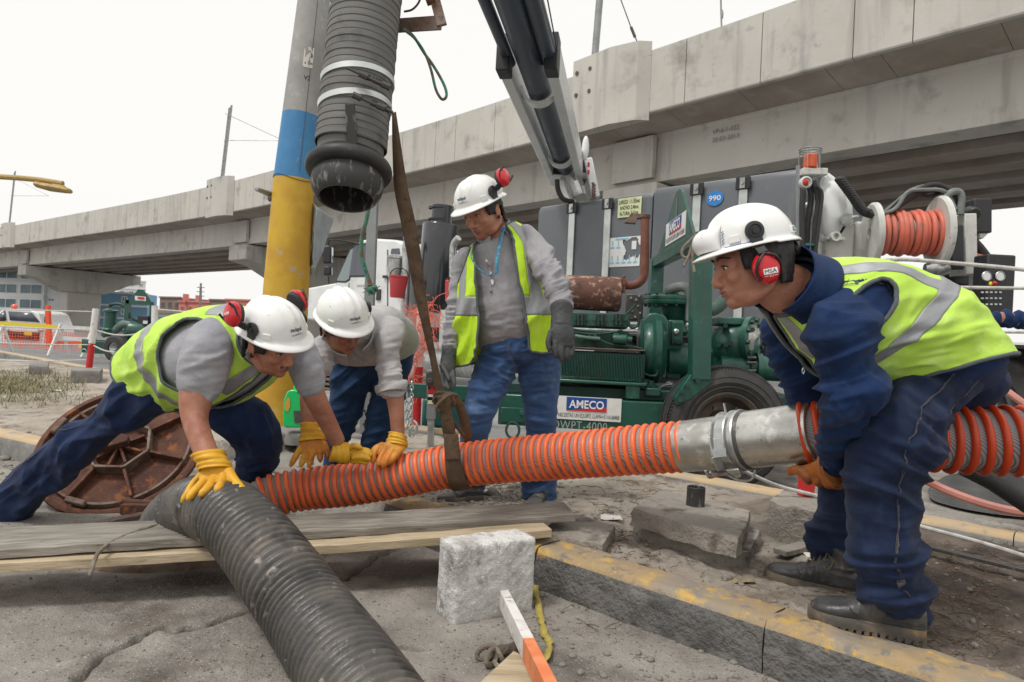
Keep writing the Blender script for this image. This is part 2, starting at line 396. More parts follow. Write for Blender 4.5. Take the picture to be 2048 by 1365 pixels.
class MB:
 def __init__(s):
  s.v = []
  s.f = []
 def add(s, v, f):
  o = len(s.v)
  s.v += [tuple(p) for p in v]
  s.f += [tuple(i + o for i in q) for q in f]
  return s
 def box(s, c, size, rot=None):
  x, y, z = size[0] / 2, size[1] / 2, size[2] / 2
  pts = [V((a * x, b * y, e * z)) for e in (-1, 1) for b in (-1, 1) for a in (-1, 1)]
  if rot is not None:
   pts = [rot @ p for p in pts]
  return s.add([V(c) + p for p in pts], [(0, 2, 3, 1), (4, 5, 7, 6), (0, 1, 5, 4), (2, 6, 7, 3), (0, 4, 6, 2), (1, 3, 7, 5)])
 def bar(s, a, b, w, h, up=V((0, 0, 1))):
  a, b = V(a), V(b)
  x, z = frame_of(b - a, up)
  pts = [p + x * (i * w / 2) + z * (j * h / 2) for p in (a, b) for j in (-1, 1) for i in (-1, 1)]
  return s.add(pts, [(0, 2, 3, 1), (4, 5, 7, 6), (0, 1, 5, 4), (2, 6, 7, 3), (0, 4, 6, 2), (1, 3, 7, 5)])
 def prism(s, poly, ext):
  ext = V(ext)
  n = len(poly)
  v = [V(p) for p in poly] + [V(p) + ext for p in poly]
  return s.add(v, [tuple(range(n)), tuple(range(2 * n - 1, n - 1, -1))] + [(i, i + n, (i + 1) % n + n, (i + 1) % n) for i in range(n)])
 def loft(s, rings, closed=True, cap=True):
  n = len(rings[0])
  v = [p for r in rings for p in r]
  f = []
  for k in range(len(rings) - 1):
   for i in range(n if closed else n - 1):
    j = (i + 1) % n
    f.append((k * n + i, k * n + j, (k + 1) * n + j, (k + 1) * n + i))
  if cap and closed:
   f.append(tuple(range(n - 1, -1, -1)))
   m = (len(rings) - 1) * n
   f.append(tuple(range(m, m + n)))
  return s.add(v, f)
 def tube(s, pts, r, n=10, cap=True, closed=False, flat=1.0, up=None):
  pts = [V(p) for p in pts]
  m = len(pts)
  rr = [r] * m if isinstance(r, (int, float)) else r
  rings = []
  a = None
  for i, p in enumerate(pts):
   t = (pts[(i + 1) % m] - pts[i - 1]) if closed else (pts[min(i + 1, m - 1)] - pts[max(i - 1, 0)])
   if t.length < 1e-9:
    t = V((0, 0, 1))
   t.normalize()
   if up is not None:
    a, b = frame_of(t, up)
   elif a is None:
    a, b = frame_of(t)
   else:
    a = a - t * a.dot(t)
    a.normalize()
    b = t.cross(a)
   rings.append([p + (a * math.cos(q) + b * (math.sin(q) * flat)) * rr[i] for q in (2 * PI * k / n for k in range(n))])
  if closed:
   rings.append(rings[0])
   return s.loft(rings, True, False)
  return s.loft(rings, True, cap)
 def cyl(s, a, b, r, r2=None, n=20):
  return s.tube([a, b], [r, r if r2 is None else r2], n)
 def lathe(s, c, ax, prof, n=32, closed_prof=False):
  ax = V(ax).normalized()
  a, b = frame_of(ax)
  rings = [[V(c) + ax * z + (a * math.cos(q) + b * math.sin(q)) * max(r, 1e-4) for q in (2 * PI * k / n for k in range(n))] for r, z in prof]
  if closed_prof:
   rings.append(rings[0])
  return s.loft(rings, True, not closed_prof)
 def ball(s, c, r, n=16, m=10, rot=None):
  if isinstance(r, (int, float)):
   r = (r, r, r)
  rings = []
  for k in range(m + 1):
   ph = PI * k / m
   q = max(math.sin(ph), 1e-3)
   ring = []
   for i in range(n):
    p = V((r[0] * q * math.cos(2 * PI * i / n), r[1] * q * math.sin(2 * PI * i / n), -r[2] * math.cos(ph)))
    ring.append(V(c) + (rot @ p if rot is not None else p))
   rings.append(ring)
  return s.loft(rings)
 def grid(s, fn, nu, nv, mask=None):
  v = [fn(i / nu, j / nv) for j in range(nv + 1) for i in range(nu + 1)]
  f = [(j * (nu + 1) + i, j * (nu + 1) + i + 1, (j + 1) * (nu + 1) + i + 1, (j + 1) * (nu + 1) + i)
             for j in range(nv) for i in range(nu) if mask is None or mask((i + .5) / nu, (j + .5) / nv)]
  return s.add(v, f)
 def mesh(s, name):
  me = bpy.data.meshes.new(name)
  me.from_pydata(s.v, [], s.f)
  me.validate()
  me.update()
  return me
 def build(s, name, m, parent=None, smooth=True, bevel=0, auto=35, origin=None, solid=0, **props):
  return link(s.mesh(name), name, m, parent, smooth, bevel, auto, origin, solid, **props)

def link(me, name, m, parent=None, smooth=True, bevel=0, auto=35, origin=None, solid=0, flipfix=True, **props):
 bm = bmesh.new()
 bm.from_mesh(me)
 if flipfix:
  bmesh.ops.recalc_face_normals(bm, faces=bm.faces)
 base = V((0, 0, 0))
 if parent is not None:
  base = wloc(parent)
 elif origin is not None:
  base = V(origin)
 elif len(bm.verts):
  xs = [v.co for v in bm.verts]
  base = V((sum(c.x for c in xs) / len(xs), sum(c.y for c in xs) / len(xs), min(c.z for c in xs)))
 for v in bm.verts:
  v.co -= base
 if smooth:
  ang = math.radians(auto)
  for f in bm.faces:
   f.smooth = True
  for e in bm.edges:
   if len(e.link_faces) == 2 and e.calc_face_angle(0) > ang:
    e.smooth = False
 bm.to_mesh(me)
 bm.free()
 o = bpy.data.objects.new(name, me)
 COL.objects.link(o)
 if parent is not None:
  o.parent = parent
 else:
  o.location = base
 mm = M[m] if isinstance(m, str) else m
 me.materials.append(mm)
 if bevel:
  b = o.modifiers.new('bevel', 'BEVEL')
  b.width = bevel
  b.segments = 2
  b.limit_method = 'ANGLE'
 if solid:
  b = o.modifiers.new('thick', 'SOLIDIFY')
  b.thickness = solid
  b.offset = 0
 for k, v in props.items():
  o[k] = v
 return o
def wloc(o):
 p = V((0, 0, 0))
 while o is not None:
  p += V(o.location)
  o = o.parent
 return p
def thing(name, loc, label, cat, group=None, kind=None):
 o = bpy.data.objects.new(name, None)
 COL.objects.link(o)
 o.location = loc
 o.empty_display_size = .1
 o['label'] = label
 o['category'] = cat
 if group:
  o['group'] = group
 if kind:
  o['kind'] = kind
 return o
def tag(o, label, cat, group=None):
 o['label'] = label
 o['category'] = cat
 if group:
  o['group'] = group
 return o
def copy_thing(o, parent=None, delta=None, label=None):
 c = o.copy()
 COL.objects.link(c)
 if parent is not None:
  c.parent = parent
 if delta is not None:
  c.location = V(o.location) + V(delta)
 if label:
  c['label'] = label
 for ch in list(o.children):
  copy_thing(ch, c)
 return c

def co_array(me):
 a = np.empty(len(me.vertices) * 3)
 me.vertices.foreach_get('co', a)
 return a.reshape(-1, 3)
def set_co(me, a):
 me.vertices.foreach_set('co', a.reshape(-1))
 me.update()
def nrm_array(me):
 a = np.empty(len(me.vertices) * 3)
 me.vertices.foreach_get('normal', a)
 return a.reshape(-1, 3)
def remesh(mb, voxel=.006, smooth=6, fac=.5):
 """weld overlapping volumes into one continuous skin"""
 me = mb.mesh('tmp')
 bm = bmesh.new()
 bm.from_mesh(me)
 bmesh.ops.recalc_face_normals(bm, faces=bm.faces)
 bm.to_mesh(me)
 bm.free()
 o = bpy.data.objects.new('tmp', me)
 COL.objects.link(o)
 r = o.modifiers.new('r', 'REMESH')
 r.mode = 'VOXEL'
 r.voxel_size = voxel
 if smooth:
  q = o.modifiers.new('s', 'SMOOTH')
  q.iterations = smooth
  q.factor = fac
 dg = bpy.context.evaluated_depsgraph_get()
 out = bpy.data.meshes.new_from_object(o.evaluated_get(dg))
 bpy.data.objects.remove(o)
 bpy.data.meshes.remove(me)
 return out
def folds(me, zones=(), base=(.004, 9.0), fine=(.0015, 30.0), seed=0):
 """cloth creases: zones = (point, radius, direction across the creases, amplitude, wavelength)"""
 a = co_array(me)
 n = nrm_array(me)
 d = base[0] * fbm(a * base[1] + seed, 2) + fine[0] * fbm(a * fine[1] + seed, 2)
 for z in zones:
  p, R, dr, amp, wl_ = np.array(z[0]), z[1], np.array(V(z[2]).normalized()), z[3], z[4]
  q = a - p
  w = np.exp(-(np.sum(q * q, axis=1) / (R * R)))
  t1 = np.cross(dr, [.31, .88, .36])
  t1 /= np.linalg.norm(t1)
  t2 = np.cross(dr, t1)
  wp = .55 * fbm(a * 3.3 + seed + 3, 2)
  pr = np.column_stack([(q @ dr) / (wl_ * .8) + wp * 1.3, (q @ t1) / (wl_ * 3.6) + wp * .5, (q @ t2) / (wl_ * 3.6)]) + seed * 3.7
  r1 = 1 - np.abs(vnoise(pr)) * 1.9
  r2 = 1 - np.abs(vnoise(pr * 1.9 + 31)) * 1.9
  r1 = np.clip(r1, -.5, 1)
  d = d + 1.9 * amp * w * (1.2 * np.sign(r1) * np.abs(r1) ** 1.5 + .45 * np.clip(r2, -.5, 1) - .42)
 a = a + n * np.clip(d, -.010, .04)[:, None]
 set_co(me, a)
 return me

def text_mesh(txt, bold=0.0, space=1.0):
 """flat lettering, normalised so that its width is 1 and it is centred; returns verts (x,y), faces"""
 c = bpy.data.curves.new('t', 'FONT')
 c.body = txt
 c.align_x = 'CENTER'
 c.align_y = 'CENTER'
 c.offset = bold
 c.space_character = space
 c.resolution_u = 3
 o = bpy.data.objects.new('t', c)
 COL.objects.link(o)
 dg = bpy.context.evaluated_depsgraph_get()
 dg.update()
 me = bpy.data.meshes.new_from_object(o.evaluated_get(dg))
 bm = bmesh.new()
 bm.from_mesh(me)
 bmesh.ops.triangulate(bm, faces=bm.faces)
 vs = [(v.co.x, v.co.y) for v in bm.verts]
 fs = [tuple(v.index for v in f.verts) for f in bm.faces]
 bm.free()
 bpy.data.objects.remove(o)
 bpy.data.curves.remove(c)
 bpy.data.meshes.remove(me)
 x0, x1 = min(v[0] for v in vs), max(v[0] for v in vs)
 y0, y1 = min(v[1] for v in vs), max(v[1] for v in vs)
 w = x1 - x0
 return [((x - (x0 + x1) / 2) / w, (y - (y0 + y1) / 2) / w) for x, y in vs], fs, (y1 - y0) / w
def lettering(txt, c, ex, ey, width, m, parent, bold=0.0, aspect=None, off=None, name='lettering', fn=None, space=1.0):
 """lettering on a plane at c along ex (unit) and ey (unit); height follows aspect = height/width when given"""
 vs, fs, asp = text_mesh(txt, bold, space)
 ky = 1.0 if aspect is None else aspect / asp
 n = V(ex).cross(V(ey)).normalized()
 off = .003 if off is None else off
 mb = MB()
 if fn is None:
  pts = [V(c) + V(ex) * (x * width) + V(ey) * (y * width * ky) + n * off for x, y in vs]
 else:
  pts = [fn(x * width, y * width * ky) for x, y in vs]
 mb.add(pts, fs)
 return mb.build(name, m, parent, smooth=False, flipfix=False)
# ------------------------------------------------------------------ ground
def xy(p):
 return np.array([p[0], p[1]])
KA1, KA2 = G(1076, 1096, .15), G(1400, 1200, .15)
KAd = (KA2 - KA1).normalized()
KB1, KB2 = G(340, 765, .15), G(2048, 1076, .15)
KBd = (KB2 - KB1).normalized()
KL1, KL2 = G(0, 868, .15), G(100, 890, .15)
KLd = (KL2 - KL1).normalized()
KA0 = KA1 + (G(735, 1003, .15) - KA1).length * -KAd
ISL = [KL1 - KLd * 8, KL1, KL2, G(300, 893, .13), G(450, 885, .13), G(590, 866, .13), G(640, 885, .13), G(700, 945, .13), KA0, KA2 + KAd * 5,
       KB2 + KBd * 3.5, KB2, KB1, KB1 - KBd * 12]
_off = V((-KAd.y, KAd.x, 0)) * .09
_ofb = V((-KBd.y, KBd.x, 0)) * -.04
_ofl = V((-KLd.y, KLd.x, 0)) * .09
for _i, _o in ((0, _ofl), (1, _ofl), (2, _ofl), (8, _off), (9, _off)):
 ISL[_i] = ISL[_i] + _o
ISLP = np.array([xy(p) for p in ISL])
def inside(pts, poly):
 x, y = pts[:, 0], pts[:, 1]
 r = np.zeros(len(pts), bool)
 n = len(poly)
 for i in range(n):
  x1, y1 = poly[i]
  x2, y2 = poly[(i + 1) % n]
  c = ((y1 > y) != (y2 > y))
  with np.errstate(divide='ignore', invalid='ignore'):
   xi = (x2 - x1) * (y - y1) / (y2 - y1 + 1e-12) + x1
  r ^= c & (x < xi)
 return r
def segdist(pts, a, b):
 d = b - a
 t = np.clip(((pts - a) @ d) / (d @ d + 1e-12), 0, 1)
 return np.hypot(*(pts - (a + t[:, None] * d)).T)
def polydist(pts, poly, closed=True):
 r = np.full(len(pts), 1e9)
 for i in range(len(poly) if closed else len(poly) - 1):
  r = np.minimum(r, segdist(pts, np.array(poly[i]), np.array(poly[(i + 1) % len(poly)])))
 return r
HOLE = G(356, 1076, 0)
HOLE_R = .36
CRACKS = [[(120, 1375), (148, 1361), (195, 1322), (232, 1298), (273, 1283), (300, 1262), (332, 1256), (352, 1264), (367, 1260), (395, 1252), (414, 1252), (440, 1243), (476, 1229), (500, 1222)],
          [(600, 1205), (660, 1176), (687, 1158), (712, 1142), (742, 1119), (790, 1098)], [(760, 1300), (800, 1290), (840, 1300)], [(1180, 1262), (1260, 1300), (1340, 1350)]]
CRW = [[xy(G(*q)) for q in c] for c in CRACKS]
def hgt(pts):
 pts = np.asarray(pts)
 p3 = np.column_stack([pts, np.zeros(len(pts))])
 ins = inside(pts, ISLP)
 ed = polydist(pts, ISLP)
 ed = ed + .02 * vnoise(p3 * 14)
 k = np.clip(np.where(ins, ed, -ed) / .045 + .5, 0, 1)
 k = k * k * (3 - 2 * k)
 h = .115 * k + .007 * fbm(p3 * 2.2, 3) + .004 * fbm(p3 * 17, 3)
 lump = np.clip(fbm(p3 * 5.0 + 5, 4), 0, 1)
 h = h + k * (.035 * lump + .010 * fbm(p3 * 30, 3))
 road = np.clip((pts[:, 1] - 5.5) / 2, 0, 1) * (1 - k)
 h = h * (1 - road)
 for c in CRW[:3]:
  dd = polydist(pts + .012 * np.column_stack([vnoise(p3 * 30), vnoise(p3 * 30 + 50)]), c, False)
  h = h - .055 * np.exp(-(dd / .0085) ** 2) - .003 * np.exp(-(dd / .03) ** 2)
 hd = np.hypot(pts[:, 0] - HOLE.x, pts[:, 1] - HOLE.y)
 h = np.where(hd < .55, h * np.clip((hd - .42) / .13, 0, 1), h)
 return h
def hz(x, y):
 return float(hgt(np.array([[x, y]]))[0])
ys = [1.05]
while ys[-1] < 13:
 ys.append(ys[-1] + (.0085 if ys[-1] < 2.6 else .012) + .010 * max(0, ys[-1] - 2.2))
ys = np.array(ys)
xs = np.concatenate([np.arange(-9, -3.2, .09), np.arange(-3.2, -1.7, .0165), np.arange(-1.7, .6, .0105), np.arange(.6, 3.4, .0165), np.arange(3.4, 9, .09)])
XX, YY = np.meshgrid(xs, ys)
pts = np.column_stack([XX.ravel(), YY.ravel()])
# wider sheet: stretch the columns with distance so that the near rows stay dense
pts[:, 0] *= np.interp(pts[:, 1], [1, 3, 13], [.62, 1.0, 2.3])
zz = hgt(pts)
nx, ny = len(xs), len(ys)
hd = np.hypot(pts[:, 0] - HOLE.x, pts[:, 1] - HOLE.y)
ii = np.arange(nx * ny).reshape(ny, nx)
q = np.column_stack([ii[:-1, :-1].ravel(), ii[:-1, 1:].ravel(), ii[1:, 1:].ravel(), ii[1:, :-1].ravel()])
q = q[(hd[q] > HOLE_R + .015).all(axis=1)]
gme = bpy.data.meshes.new('ground')
gme.vertices.add(nx * ny)
gme.vertices.foreach_set('co', np.column_stack([pts, zz]).ravel())
gme.loops.add(len(q) * 4)
gme.loops.foreach_set('vertex_index', q.ravel())
gme.polygons.add(len(q))
gme.polygons.foreach_set('loop_start', np.arange(len(q)) * 4)
gme.polygons.foreach_set('loop_total', np.full(len(q), 4))
gme.polygons.foreach_set('use_smooth', np.ones(len(q), bool))
gme.update(calc_edges=True)
gme.validate()
# which surface lies where: r = soil of the median, g = dark damp mud
p3 = np.column_stack([pts, 0 * pts[:, 0]])
ins = inside(pts, ISLP)
soil = ins.astype(float)
mud = np.clip((pts[:, 0] - .85 + .3 * fbm(p3 * 2, 3)) / .5, 0, 1) * ins * np.clip((4.2 - pts[:, 1]) / 1.2, 0, 1)
hard = np.clip((pts[:, 1] - 5.5) / .6, 0, 1) * (1 - soil)
at = gme.color_attributes.new('surface', 'FLOAT_COLOR', 'POINT')
at.data.foreach_set('color', np.column_stack([soil, mud, hard, np.ones(len(pts))]).ravel())
gm = mat('ground_mix', (.25, .228, .202), .88, layers=[((.36, .328, .288), 2.2, .42, .62), ((.095, .08, .068), 1.5, .53, .66), ((.16, .13, .105), 4.0, .52, .70), ((.34, .33, .31), 11, .64, .76), ((.50, .49, .47), 140, .64, .69, 2), ((.06, .055, .05), 60, .62, .70, 3)],
         bumps=[(.15, 9, .03), (.7, 45, .014), (.9, 170, .007)])
nt = gm.node_tree
tc = [n for n in nt.nodes if n.type == 'TEX_COORD'][0].outputs['Object']
bs = nt.nodes['Principled BSDF']
roadc = bs.inputs['Base Color'].links[0].from_socket
atn = nt.nodes.new('ShaderNodeAttribute')
atn.attribute_name = 'surface'
sep = nt.nodes.new('ShaderNodeSeparateColor')
nt.links.new(atn.outputs['Color'], sep.inputs[0])
def stack(base, layers):
 c = base
 for L in layers:
  f, _ = _noise(nt, tc, L[1], 6, .62, L[2], L[3])
  c = _mixc(nt, f, c, L[0])
 return c
soilc = stack((.33, .285, .235), [((.43, .385, .325), 1.3, .42, .60), ((.21, .17, .13), 3.1, .50, .64), ((.11, .085, .065), 8, .55, .68), ((.40, .37, .32), 28, .62, .72), ((.50, .48, .45), 120, .69, .74)])
mudc = stack((.105, .078, .060), [((.17, .135, .11), 2.6, .46, .64), ((.05, .036, .03), 5, .50, .66), ((.20, .16, .12), 26, .60, .72), ((.35, .31, .27), 90, .68, .74)])
asph = stack((.25, .25, .245), [((.31, .31, .305), .8, .42, .62), ((.15, .15, .148), 2.2, .52, .7)])
c = _mixc(nt, sep.outputs[2], roadc, asph)
c = _mixc(nt, sep.outputs[0], c, soilc)
c = _mixc(nt, sep.outputs[1], c, mudc)
nt.links.new(c, bs.inputs['Base Color'])
gme.materials.append(gm)
ground = bpy.data.objects.new('ground', gme)
COL.objects.link(ground)
ground['kind'] = 'structure'
# the city beyond: one wide sheet with the road surface, a little lower
b = MB()
b.add([(-600, -40, -.03), (600, -40, -.03), (600, 900, -.03), (-600, 900, -.03)], [(0, 1, 2, 3)])
# cut the wide sheet around the near ground
b = MB()
for x0, x1, y0, y1 in ((-900, 900, -60, 1.1), (-900, 900, 12.98, 1200), (-900, -5, 1.1, 12.98), (5.0, 900, 1.1, 12.98)):
 b.add([(x0, y0, -.012), (x1, y0, -.012), (x1, y1, -.012), (x0, y1, -.012)], [(0, 1, 2, 3)])
o = b.build('road', 'far_road', smooth=False, origin=(0, 0, 0), kind='structure')
# wet patch on the road to the right
wp = [G(1855, 985), G(1900, 955), G(1990, 950), G(2120, 965), G(2260, 1030), G(2120, 1045), G(1980, 1035), G(1870, 1010)]
wp = [V((p.x, p.y, .022)) for p in vcurve(wp + [wp[0]], 5)[:-1]]
b = MB().add(wp, [tuple(range(len(wp)))])
b.build('puddle_water', 'wet_road', smooth=False, kind='structure')

# manhole: shaft and ring frame
b = MB()
b.lathe((HOLE.x, HOLE.y, 0), (0, 0, 1), [(HOLE_R, .004), (HOLE_R, -.12), (HOLE_R - .02, -.13), (HOLE_R - .02, -2.2), (.001, -2.2), (.001, -2.25), (HOLE_R + .01, -2.25), (HOLE_R + .01, .004)], 56, True)
b.build('manhole_shaft', 'broken_concrete', kind='structure')
man = thing('manhole', (HOLE.x, HOLE.y, 0), 'rusty iron ring frame set around the open manhole behind the planks', 'manhole')
b = MB()
b.lathe((HOLE.x, HOLE.y, 0), (0, 0, 1), [(HOLE_R - .03, -.03), (HOLE_R - .03, .004), (HOLE_R - .012, .008), (HOLE_R - .01, -.012), (HOLE_R + .012, -.012), (HOLE_R + .014, .022), (HOLE_R + .055, .026), (HOLE_R + .075, .012), (HOLE_R + .09, -.02)], 72, True)
b.build('ring', 'rust_edge', man)
# hinge block on the ring
COVN = V((.10, -.70, .70)).normalized()
covb = G(283, 1019, .02)
b = MB()
b.box(covb + V((-.01, -.03, .01)), (.12, .06, .05))
b.cyl(covb + V((-.09, -.01, .035)), covb + V((.09, -.01, .035)), .014)
b.build('hinge', 'rust', man, bevel=.004)
# cover, leaning back on its hinge
COVR = .395
upc = (V((0, 0, 1)) - COVN * COVN.z).normalized()
upc = (upc + V((-.22, 0, 0)))
upc = (upc - COVN * upc.dot(COVN)).normalized()
rtc = upc.cross(COVN).normalized()
covc = RP(238, 893, covb + upc * COVR, COVN)
covc = P(240, 893, 3.48)
cover = thing('manhole_cover', covc - upc * COVR, 'big round rusty manhole cover tipped up on its hinge showing its ribbed underside', 'manhole cover')
def cp(a, r, h=0.0):
 return covc + rtc * (r * math.cos(a)) + upc * (r * math.sin(a)) + COVN * h
b = MB()
b.lathe(covc - COVN * .03, COVN, [(0.0, -.012), (COVR - .02, -.012), (COVR, .0), (COVR, .022), (COVR - .012, .03), (COVR - .03, .03), (COVR - .034, .004), (COVR - .06, .0), (0.0, .0)], 80)
b.build('plate', 'rust', cover)
b = MB()
b.lathe(covc - COVN * .028, COVN, [(COVR - .075, .0), (COVR - .072, .024), (COVR - .06, .024), (COVR - .055, .0)], 80, True)
b.build('rim', 'rust_edge', cover)
hexr = .155
for k in range(7):
 a0, a1 = 2 * PI * k / 7 + .45, 2 * PI * (k + 1) / 7 + .45
 b = MB()
 b.bar(cp(a0, hexr, .0), cp(a1, hexr, .0), .014, .062, COVN)
 b.build('rib', 'rust_edge', cover, bevel=.003)
 b = MB()
 b.bar(cp(a0, hexr + .006, -.003), cp(a0 + .02, COVR - .07, -.012), .014, .05, COVN)
 b.build('rib', 'rust', cover, bevel=.003)
b = MB()
b.prism([cp(2.55, .13, .012), cp(1.5, .05, .012), cp(.35, .055, .012), cp(-.35, .05, .012), cp(3.6, .10, .012)], COVN * .045)
b.build('lifting_boss', 'rust', cover, bevel=.006)
for a in (-2.6, -1.9, -1.25, -.5, .35):
 MB().bar(cp(a, .02, -.01), cp(a, .12, -.01), .012, .05, COVN).build('boss_rib', 'rust', cover)
for a in (-2.05, 2.6):
 b = MB()
 b.bar(cp(a - .14, COVR - .05, .01), cp(a + .14, COVR - .05, .01), .03, .03, COVN)
 b.build('stop_lug', 'rust_edge', cover, bevel=.006)

# ------------------------------------------------------------------ kerbs
def base_z(o):
 return wloc(o).z
def kerb(name, p0, dr, length, stone, width, side, mt, mf, h=.15, label='', rough=.006, gap=.005, seed=0, cuts=None):
 root = thing(name, p0, label, 'kerb', kind='structure')
 n_ = V((-dr.y, dr.x, 0)) * side
 s = 0
 k = 0
 cuts = list(cuts or [])
 while s < length - .05:
  L = (cuts.pop(0) if cuts else stone * (1 + .08 * math.sin(k * 2.3 + seed)))
  L = min(L, length - s)
  a = p0 + dr * (s + gap / 2)
  prof = [(0, -.06), (0, -.01), (-.002, h * .35), (-.001, h * .7), (.004, h - .022), (.014, h - .006), (.03, h), (width * .5, h + .002), (width - .02, h - .002), (width, h - .015), (width, -.06)]
  m_ = max(4, int((L - gap) / .035))
  rings = []
  for i in range(m_ + 1):
   rings.append([V((a.x, a.y, 0)) + dr * ((L - gap) * i / m_) + n_ * u + V((0, 0, z)) for u, z in prof])
  sub = MB().loft(rings, True, True)
  me = sub.mesh('kerb_stone')
  bm = bmesh.new()
  bm.from_mesh(me)
  bmesh.ops.subdivide_edges(bm, edges=[e for e in bm.edges if e.calc_length() > .03], cuts=2, use_grid_fill=True)
  bm.to_mesh(me)
  bm.free()
  c_ = co_array(me)
  nn = nrm_array(me)
  hole = np.clip(fbm(c_ * 9 + seed, 3) - .25, 0, 1)
  c_ = c_ + nn * (rough * fbm(c_ * 14 + seed + k, 4) - .035 * hole * (rough / .006) * .5)[:, None]
  set_co(me, c_)
  o = link(me, 'kerb_stone', mt, root, auto=60)
  me.materials.append(M[mf])
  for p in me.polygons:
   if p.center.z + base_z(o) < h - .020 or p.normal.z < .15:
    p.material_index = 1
  s += L
  k += 1
 return root
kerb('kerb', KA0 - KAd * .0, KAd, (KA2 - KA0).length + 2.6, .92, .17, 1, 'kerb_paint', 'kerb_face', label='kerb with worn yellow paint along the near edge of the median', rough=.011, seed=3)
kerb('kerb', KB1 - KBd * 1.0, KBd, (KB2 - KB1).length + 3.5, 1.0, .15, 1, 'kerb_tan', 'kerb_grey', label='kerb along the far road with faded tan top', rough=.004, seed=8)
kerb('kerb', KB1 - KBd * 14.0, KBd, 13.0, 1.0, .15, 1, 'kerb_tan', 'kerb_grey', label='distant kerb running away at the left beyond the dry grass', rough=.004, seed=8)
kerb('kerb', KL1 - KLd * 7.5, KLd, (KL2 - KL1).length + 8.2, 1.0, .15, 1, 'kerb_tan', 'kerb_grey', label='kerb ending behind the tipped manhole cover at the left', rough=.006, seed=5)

def slab(name, top, thick, m, label, cat, seed=0, rough=.012, cell=.03, parent=None, under=1.0, **kw):
 """a broken slab: top outline (3D points), ragged sides"""
 c = sum(top, V((0, 0, 0))) / len(top)
 out = []
 n = len(top)
 for i in range(n):
  a, b2 = top[i], top[(i + 1) % n]
  k = max(2, int((b2 - a).length / cell))
  for j in range(k):
   out.append(a.lerp(b2, j / k))
 rings = []
 for f in (0.001, .25, .5, .75, .9):
  rings.append([c.lerp(p, f) for p in out])
 rings.append([c.lerp(p, .985) for p in out])
 for h in (.12, .35, .6, .85, 1.0):
  rings.append([c.lerp(p, 1.0 - (1 - under) * h) - V((0, 0, thick * h)) for p in out])
 me = MB().loft(rings, True, False).mesh(name)
 a = co_array(me)
 nn = nrm_array(me)
 side = (a[:, 2] < max(p.z for p in top) - .012).astype(float)
 a += nn * ((rough * .25 + rough * side) * fbm(a * 16 + seed, 4) + rough * .5 * side * fbm(a * 50, 3))[:, None]
 set_co(me, a)
 o = link(me, name, m, parent, auto=50, **kw)
 if label:
  tag(o, label, cat)
 return o
ft = thing('footing_slab', G(1400, 1060, .12), 'broken concrete footing slab with a cut steel pipe stub on the median', 'slab')
slab('slab_body', [G(1266, 1016, .25), G(1322, 980, .25), G(1410, 1001, .25), G(1500, 1022, .25), G(1497, 1045, .25), G(1476, 1078, .25), G(1380, 1052, .25)], .07, 'broken_concrete', None, None, 4, .02, parent=ft)
slab('lower_body', [G(1268, 1040, .17), G(1330, 1000, .17), G(1500, 1040, .17), G(1520, 1065, .17), G(1500, 1105, .17), G(1440, 1106, .17), G(1370, 1082, .17)], .12, 'broken_concrete', None, None, 9, .03, parent=ft)
pc = G(1390, 1012, .25)
b = MB()
b.lathe(pc - V((0, 0, .02)), (0.02, 0, 1), [(.0375, 0), (.0375, .098), (.036, .10), (.033, .098), (.033, 0)], 32, True)
b.build('pipe_stub', 'worn_steel', ft)
fb = thing('footing_block', G(1600, 1030, .1), 'square concrete footing block with a red painted post stub', 'footing')
slab('block', [G(1538, 1000, .27), G(1572, 976, .27), G(1720, 1000, .27), G(1745, 1045, .27), G(1560, 1012, .27)], .17, 'broken_concrete', None, None, 2, .012, parent=fb)
pr = P(1611, 985, 3.05)
b = MB()
b.cyl(V((pr.x, pr.y, .235)), V((pr.x + .003, pr.y, .36)), .036, n=28)
b.build('post_stub', 'paint_red', fb)
slab('paving_slab', [G(1085, 1062, .165), G(1130, 1020, .165), G(1230, 1052, .165), G(1205, 1092, .165)], .05, 'broken_concrete', 'thin flat paving slab lying behind the end of the planks', 'slab', 12, .006)
slab('paving_slab', [G(575, 866, .15), G(520, 838, .15), G(640, 812, .15), G(800, 835, .15), G(800, 868, .15), G(660, 872, .15)], .09, 'kerb_grey', 'broken pavement slab under the green jug and yellow pole', 'slab', 14, .012)
slab('concrete_block', [G(60, 724, .24), G(70, 722, .24), G(98, 724, .24), G(96, 733, .24), G(58, 732, .24)], .13, 'kerb_grey', 'small low concrete block beside the far left kerb', 'block', 16, .006)
slab('post_footing', [G(142, 738, .27), G(150, 733, .27), G(206, 737, .27), G(200, 743, .27), G(143, 742, .27)], .16, 'kerb_grey', 'concrete block holding the red and white post at the left', 'footing', 18, .006)

